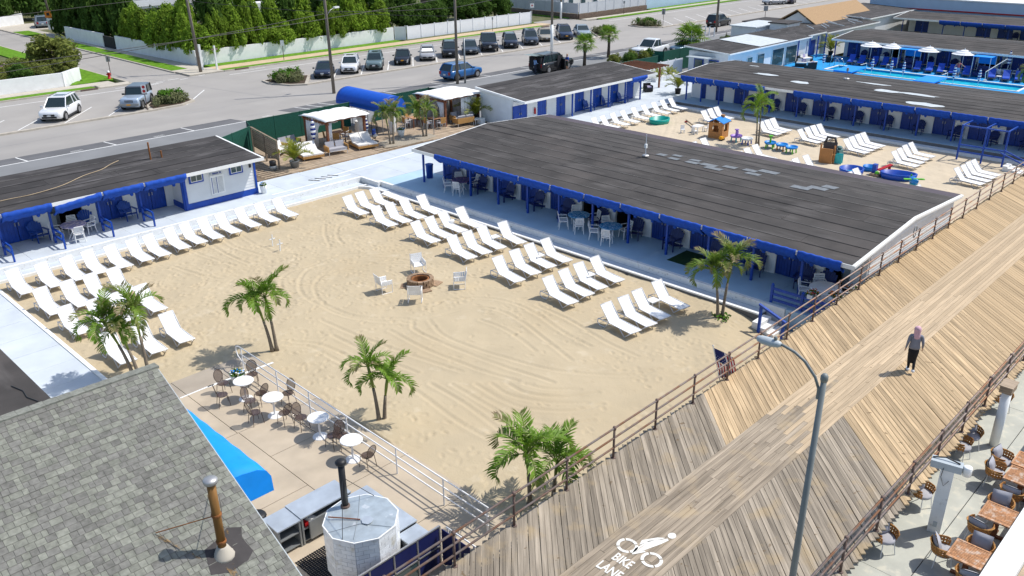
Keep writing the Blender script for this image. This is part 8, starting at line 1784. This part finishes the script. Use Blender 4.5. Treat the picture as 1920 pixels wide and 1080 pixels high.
sign('blank backed sign post on the corner grass',35.35,93.0,2.1,(.4,.5),'grey',R(60)); sign('small white sign post in the verge below the hedge',53.5,88.9,2.3,(.4,.6)); 
vp_=thing('marker_post','white timber marker post with lantern arm at the corner','post',(45.05,88.7,.3)); MB().box(-.08,.08,-.08,.08,0,2.5).build('post',MT['white'],vp_); MB().box(-.35,.35,-.06,.06,2.05,2.2).build('arm',MT['greywood'],vp_)
vp2=thing('marker_post','white post beside the leaning utility pole','post',(43.8,89.6,.3)); MB().box(-.1,.1,-.1,.1,0,2.6).build('post',MT['white'],vp2); MB().box(-.12,.12,-.12,.12,2.6,2.66).build('cap',MT['white'],vp2)
s2=sign('red no entry sign at the second side street corner',98.8,92.0,2.9,(.62,.62),'white',R(-120),dark=False); sign_disc(s2,2.6,'red'); MB().box(.0,.02,-.5,.5,3.05,3.2).build('name_plate',MT['grey'],s2)
sign('dark backed sign at the end of the planted island',108.15,74.5,2.5,(.5,.8),'grey',R(40)); sign('tall grey sign post behind the club sheds',119.3,64.3,2.7,(.6,.7),'grey',R(220)); sign('thin sign post before the grey fence',117.1,88.5,2.2,(.3,.4),'grey'); sign('thin sign post in the grass by the panel fence',87.6,89.2,2.0,(.2,.3),'grey')
os_=thing('road_notice','orange and white notice boards on the far side street pole','sign',(45.3,137.8,.3),R(-130)); MB().box(.2,.24,-.45,.45,2.0,2.95).build('orange_board',MT['orange'],os_); MB().box(.2,.24,-.35,.35,.35,1.9).build('white_board',MT['white'],os_); MB().box(.241,.25,-.2,.2,2.3,2.7).build('mark',MT['black'],os_); MB().box(.241,.25,-.2,.2,1.1,1.6).build('mark',MT['grey'],os_)
rs=thing('red_banner','small red and white notice by the shaggy fan palm','sign',(74.3,61.2,.2),R(-130)); MB().box(-.03,.03,-.03,.03,0,2.0).build('post',MT['galv'],rs); MB().box(.03,.05,-.25,.25,1.3,2.0).build('plate',MT['white'],rs); MB().box(.051,.055,-.2,.2,1.5,1.8).build('mark',MT['red'],rs)
def hydrant(label,x,y):
    t=thing('fire_hydrant',label,'hydrant',(x,y,.33),group='fire hydrants'); MB().lathe([(.2,0),(.2,.06),(.13,.08),(.13,.55),(.17,.57),(.17,.62)],12).build('barrel',MT['red'],t,True); MB().lathe([(.16,.63),(.13,.74),(.05,.80),(.04,.86)],12).build('bonnet',MT['white'],t,True); MB().tube([(-.24,0,.45),(.24,0,.45)],.06,8).build('outlets',MT['red'],t)
hydrant('red fire hydrant with white cap on the corner grass',34.6,91.55); hydrant('red fire hydrant at the end of the white panel fence',98.5,93.2)
for k,(x,y) in enumerate(((103.65,65.1),(103.75,64.5),(103.6,63.8),(103.4,62.9))):
    t=thing('bollard','white bollard, %s of four beside the road'%ORD[k],'bollard',(x,y,.2),group='white bollards'); MB().tube([(0,0,0),(0,0,1.15)],.09,10).build('shaft',MT['white'],t); MB().lathe([(.09,1.15),(.06,1.2),(.01,1.22)],10).build('cap',MT['white'],t)
for k,(x,y,l,c) in enumerate(((27.9,104.6,'blue recycling bin behind the garden wall','blue'),(29.3,104.0,'dark grey bin behind the garden wall','grey'),(37.2,142.0,'blue recycling bin at the far left driveway','blue'))):
    t=thing('wheelie_bin',l,'bin',(x,y,.2 if k<2 else .2)); MB().hexa([(-.25,-.3,.05),(.25,-.3,.05),(.25,.3,.05),(-.25,.3,.05),(-.3,-.36,1.0),(.3,-.36,1.0),(.3,.36,1.0),(-.3,.36,1.0)]).build('body',MT[c],t); MB().box(-.32,.32,-.38,.38,1.0,1.08).build('lid',MT[c],t); MB().tube([(-.25,.3,.1),(.25,.3,.1)],.1,8).build('wheels',MT['black'],t)
for k,(x,y) in enumerate(((30.9,87.4),(47.2,87.4),(96.6,87.4))): struct('storm_drain',MB().box(x-.8,x+.8,y-.22,y+.05,.2,.335),MT['rustpost'])
# ================================================================ PEOPLE
def person(label,loc,rz,J,col,h_=1.68,extra=None):
    """J: joints in metres for a 1.7 m figure, facing -y; col: materials by body part"""
    t=thing('person',label,'person',loc,rz,scale=h_/1.70)
    names=['pelvis','waist','chest','neck','head','headtop','shL','elL','wrL','haL','shR','elR','wrR','haR','hipL','knL','anL','toL','hipR','knR','anR','toR']
    rad=dict(pelvis=(.15,.115),waist=(.125,.10),chest=(.155,.115),neck=(.055,.055),head=(.085,.095),headtop=(.07,.075),sh=(.066,.066),el=(.050,.050),wr=(.03,.028),ha=(.036,.020),hip=(.088,.09),kn=(.066,.07),an=(.038,.042),to=(.040,.032))
    E=[('pelvis','waist'),('waist','chest'),('chest','neck'),('neck','head'),('head','headtop'),('chest','shL'),('shL','elL'),('elL','wrL'),('wrL','haL'),('chest','shR'),('shR','elR'),('elR','wrR'),('wrR','haR'),('pelvis','hipL'),('hipL','knL'),('knL','anL'),('anL','toL'),('pelvis','hipR'),('hipR','knR'),('knR','anR'),('anR','toR')]
    me=bpy.data.meshes.new('body'); me.from_pydata([J[n] for n in names],[(names.index(a),names.index(b)) for a,b in E],[]); o=bpy.data.objects.new('body',me); COL.objects.link(o)
    sk=o.modifiers.new('skin','SKIN'); sd_=me.skin_vertices[0].data
    for i,n in enumerate(names):
        r_=rad.get(n) or rad[n[:-1]]; sd_[i].radius=r_
    sd_[0].use_root=True
    ss=o.modifiers.new('sub','SUBSURF'); ss.levels=2; ss.render_levels=2
    dg=bpy.context.evaluated_depsgraph_get(); nm=bpy.data.meshes.new_from_object(o.evaluated_get(dg)); bpy.data.objects.remove(o)
    seg=[(Vector(J[a]),Vector(J[b]),a,b) for a,b in E]; nm.materials.clear(); mats=[]; 
    def part(b): return {'waist':'top','chest':'top','neck':'skin','head':'skin','headtop':'hair','shL':'top','shR':'top','elL':'sleeve','elR':'sleeve','wrL':'fore','wrR':'fore','haL':'skin','haR':'skin','hipL':'bottom','hipR':'bottom','knL':'thigh','knR':'thigh','anL':'shin','anR':'shin','toL':'shoe','toR':'shoe'}[b]
    order=['top','skin','hair','sleeve','fore','bottom','thigh','shin','shoe']
    for q in order: nm.materials.append(MT[col[q]])
    idx=[]
    for p in nm.polygons:
        c=p.center; best=None
        for a,b,na,nb in seg:
            d_=b-a; tt=max(0,min(1,(c-a).dot(d_)/max(1e-6,d_.length_squared))); ds=(c-(a+d_*tt)).length
            if best is None or ds<best[0]: best=(ds,nb,tt)
        nm_=part(best[1])
        if best[1]=='waist' and c.z<J['pelvis'][2]+.03: nm_='bottom'
        if best[1]=='neck' and best[2]<.45: nm_='top'
        idx.append(order.index(nm_))
    nm.polygons.foreach_set('material_index',idx); nm.polygons.foreach_set('use_smooth',[True]*len(idx)); b=link('body',nm,t)
    # fingers, facial features
    for s_ in ('L','R'):
        w_,hd=Vector(J['wr'+s_]),Vector(J['ha'+s_]); d_=(hd-w_).normalized(); sx=Vector((0,1,0)); sx=(sx-d_*sx.dot(d_)).normalized(); f=MB()
        for k,l_ in enumerate((.055,.068,.072,.062)): p=hd+d_*.012+sx*(-.027+.018*k); f.tube([p,p+d_*l_*.55,p+d_*l_*.9+Vector((0,0,-.006))+d_.cross(sx)*.014],[.0085,.008,.006],5)
        q=hd-d_*.03-sx*.026; f.tube([q,q-sx*.02+d_*.03,q-sx*.022+d_*.055],[.010,.009,.007],5); f.build('fingers_'+('left' if s_=='L' else 'right'),MT['skin'],t,True)
    hc=(Vector(J['head'])+Vector(J['headtop']))/2; f=MB(); fw=Vector(J.get('face',(0,-1,0))); rt_=fw.cross(Vector((0,0,1))).normalized()
    f.tube([hc+fw*.085+Vector((0,0,.0)),hc+fw*.115+Vector((0,0,-.03)),hc+fw*.09+Vector((0,0,-.04))],[.008,.016,.012],5)
    f.tube([hc+fw*.088-rt_*.03+Vector((0,0,-.065)),hc+fw*.095+Vector((0,0,-.065)),hc+fw*.088+rt_*.03+Vector((0,0,-.065))],.008,5)
    for s_ in (-1,1): f.tube([hc+rt_*s_*.088+Vector((0,0,.01)),hc+rt_*s_*.097+Vector((0,0,-.03))],.016,5)
    f.build('facial_features',MT['skin'],t,True); e=MB()
    for s_ in (-1,1): e.lathe([(.0,-.009),(.011,0),(0,.009)],6,tuple(hc+fw*.088+rt_*s_*.034+Vector((0,0,.012))))
    e.build('eyes',MT['dark'],t)
    if extra: extra(t,J,hc)
    return t
MT['pinkcloth']=mat('pink_scarf',(.58,.36,.42),.85,.08,6); MT['greytop']=mat('grey_jersey',(.19,.20,.24),.9,.1,6); MT['blackcloth']=mat('black_cloth',(.008,.008,.01),.85); MT['shoew']=mat('white_shoe',(.75,.78,.82),.6); MT['paleblue']=mat('pale_blue_shirt',(.22,.36,.60),.85); MT['bluetee']=mat('blue_tee',(.02,.09,.42),.85); MT['darkskin']=mat('deep_skin',(.08,.045,.03),.6); MT['jeans']=mat('dark_jeans',(.02,.025,.045),.9); MT['shorts']=mat('olive_shorts',(.06,.07,.055),.9); MT['hairdark']=mat('dark_hair',(.015,.01,.008),.6); MT['coral']=mat('coral_top',(.45,.08,.10),.8)
STAND=dict(pelvis=(0,0,.93),waist=(0,.01,1.07),chest=(0,.015,1.27),neck=(0,.0,1.45),head=(0,-.01,1.54),headtop=(0,-.005,1.635),shL=(.18,.01,1.37),elL=(.24,.03,1.10),wrL=(.25,-.03,.86),haL=(.25,-.05,.79),shR=(-.18,.01,1.37),elR=(-.24,.03,1.10),wrR=(-.25,-.03,.86),haR=(-.25,-.05,.79),hipL=(.09,0,.88),knL=(.10,-.01,.48),anL=(.10,.02,.08),toL=(.11,-.13,.035),hipR=(-.09,0,.88),knR=(-.10,-.01,.48),anR=(-.10,.02,.08),toR=(-.11,-.13,.035))
WALK=dict(STAND); WALK.update(pelvis=(0,0,.92),knL=(.07,-.10,.49),anL=(.06,-.03,.10),toL=(.06,-.17,.04),knR=(-.07,.02,.50),anR=(-.05,.26,.20),toR=(-.06,.18,.10),elL=(.235,.07,1.12),wrL=(.255,.0,.88),haL=(.255,-.03,.81),elR=(-.235,.06,1.12),wrR=(-.27,-.05,.91),haR=(-.28,-.08,.84))
def scarf(t,J,hc):
    m_=MB(); prof=[(.075,-.36),(.11,-.28),(.115,-.20),(.108,-.10),(.122,.0),(.115,.07),(.075,.115),(.02,.13)]
    n=16; rings=[]
    for r_,z in prof: rings.append([(hc.x+r_*math.cos(a)*(1.15 if z<-.2 else 1)*.95,hc.y+.02+r_*math.sin(a)*(.9 if z<-.15 else 1.05)+(.03 if z<-.15 else 0),hc.z+z+(.10*max(0,-math.sin(a)) if z<-.15 else 0)) for a in np.linspace(0,2*math.pi,n+1)[:-1]])
    m_.sweep(None,rings).build('head_scarf',MT['pinkcloth'],t,True)
    n=18
    def hoop(z,rx,ry,cx=0.0,cy=.01): return [(cx+rx*math.cos(a),cy+ry*math.sin(a),z) for a in np.linspace(0,2*math.pi,n+1)[:-1]]
    MB().sweep(None,[hoop(.90,.185,.15),hoop(.98,.178,.145),hoop(1.10,.158,.13),hoop(1.25,.172,.13),hoop(1.37,.165,.105)]).build('loose_top',MT['greytop'],t,True)
    MB().sweep(None,[hoop(.36,.085,.10,.01,.02),hoop(.46,.115,.125,.0,.03),hoop(.62,.15,.15,0,.02),hoop(.80,.175,.155),hoop(.95,.165,.14)]).build('loose_trousers',MT['blackcloth'],t,True)
    for s_ in ('L','R'):
        a,b=Vector(J['an'+s_]),Vector(J['to'+s_]); MB().tube([a+Vector((0,.05,-.045)),a.lerp(b,.5)+Vector((0,0,-.02)),b+Vector((0,-.03,.005))],[.048,.058,.042],8).build('shoe',MT['shoew'],t,True)
person('person in pink head scarf, grey top and black trousers walking on the boardwalk',(26.85,7.85,ZB),R(118),WALK,dict(top='greytop',skin='skin',hair='pinkcloth',sleeve='greytop',fore='greytop',bottom='blackcloth',thigh='blackcloth',shin='blackcloth',shoe='shoew'),1.64,scarf)
HOLD=dict(STAND); HOLD.update(elL=(.22,-.02,1.12),wrL=(.12,-.24,1.08),haL=(.09,-.30,1.09),elR=(-.22,-.02,1.12),wrR=(-.12,-.24,1.05),haR=(-.09,-.30,1.06))
def capH(m):
    def f(t,J,hc): MB().lathe([(.098,-.02),(.105,.03),(.09,.08),(.04,.112)],12,tuple(hc+Vector((0,.012,.0)))).build('hair',MT[m],t,True)
    return f
person('person in pale blue shirt and dark trousers at the raised tailgate',(66.0,61.0,ZS),R(75),HOLD,dict(top='paleblue',skin='darkskin',hair='hairdark',sleeve='paleblue',fore='paleblue',bottom='jeans',thigh='jeans',shin='jeans',shoe='blackcloth'),1.78,capH('hairdark'))
person('person in blue shirt and shorts at the open side door',(69.9,60.0,ZS),R(-100),HOLD,dict(top='bluetee',skin='skin',hair='skin',sleeve='bluetee',fore='skin',bottom='shorts',thigh='shorts',shin='skin',shoe='shoew'),1.76,capH('skin'))
WAVE=dict(STAND); WAVE.update(elL=(.36,-.02,1.18),wrL=(.55,-.08,1.10),haL=(.61,-.09,1.06),elR=(-.32,.0,1.16),wrR=(-.42,-.1,1.0),haR=(-.44,-.13,.94))
person('person in coral top and pale shorts standing at the pool edge',(91.3,27.9,.44),R(-55),WAVE,dict(top='coral',skin='skin',hair='hairdark',sleeve='skin',fore='skin',bottom='paleblue',thigh='paleblue',shin='skin',shoe='skin'),1.62,capH('hairdark'))
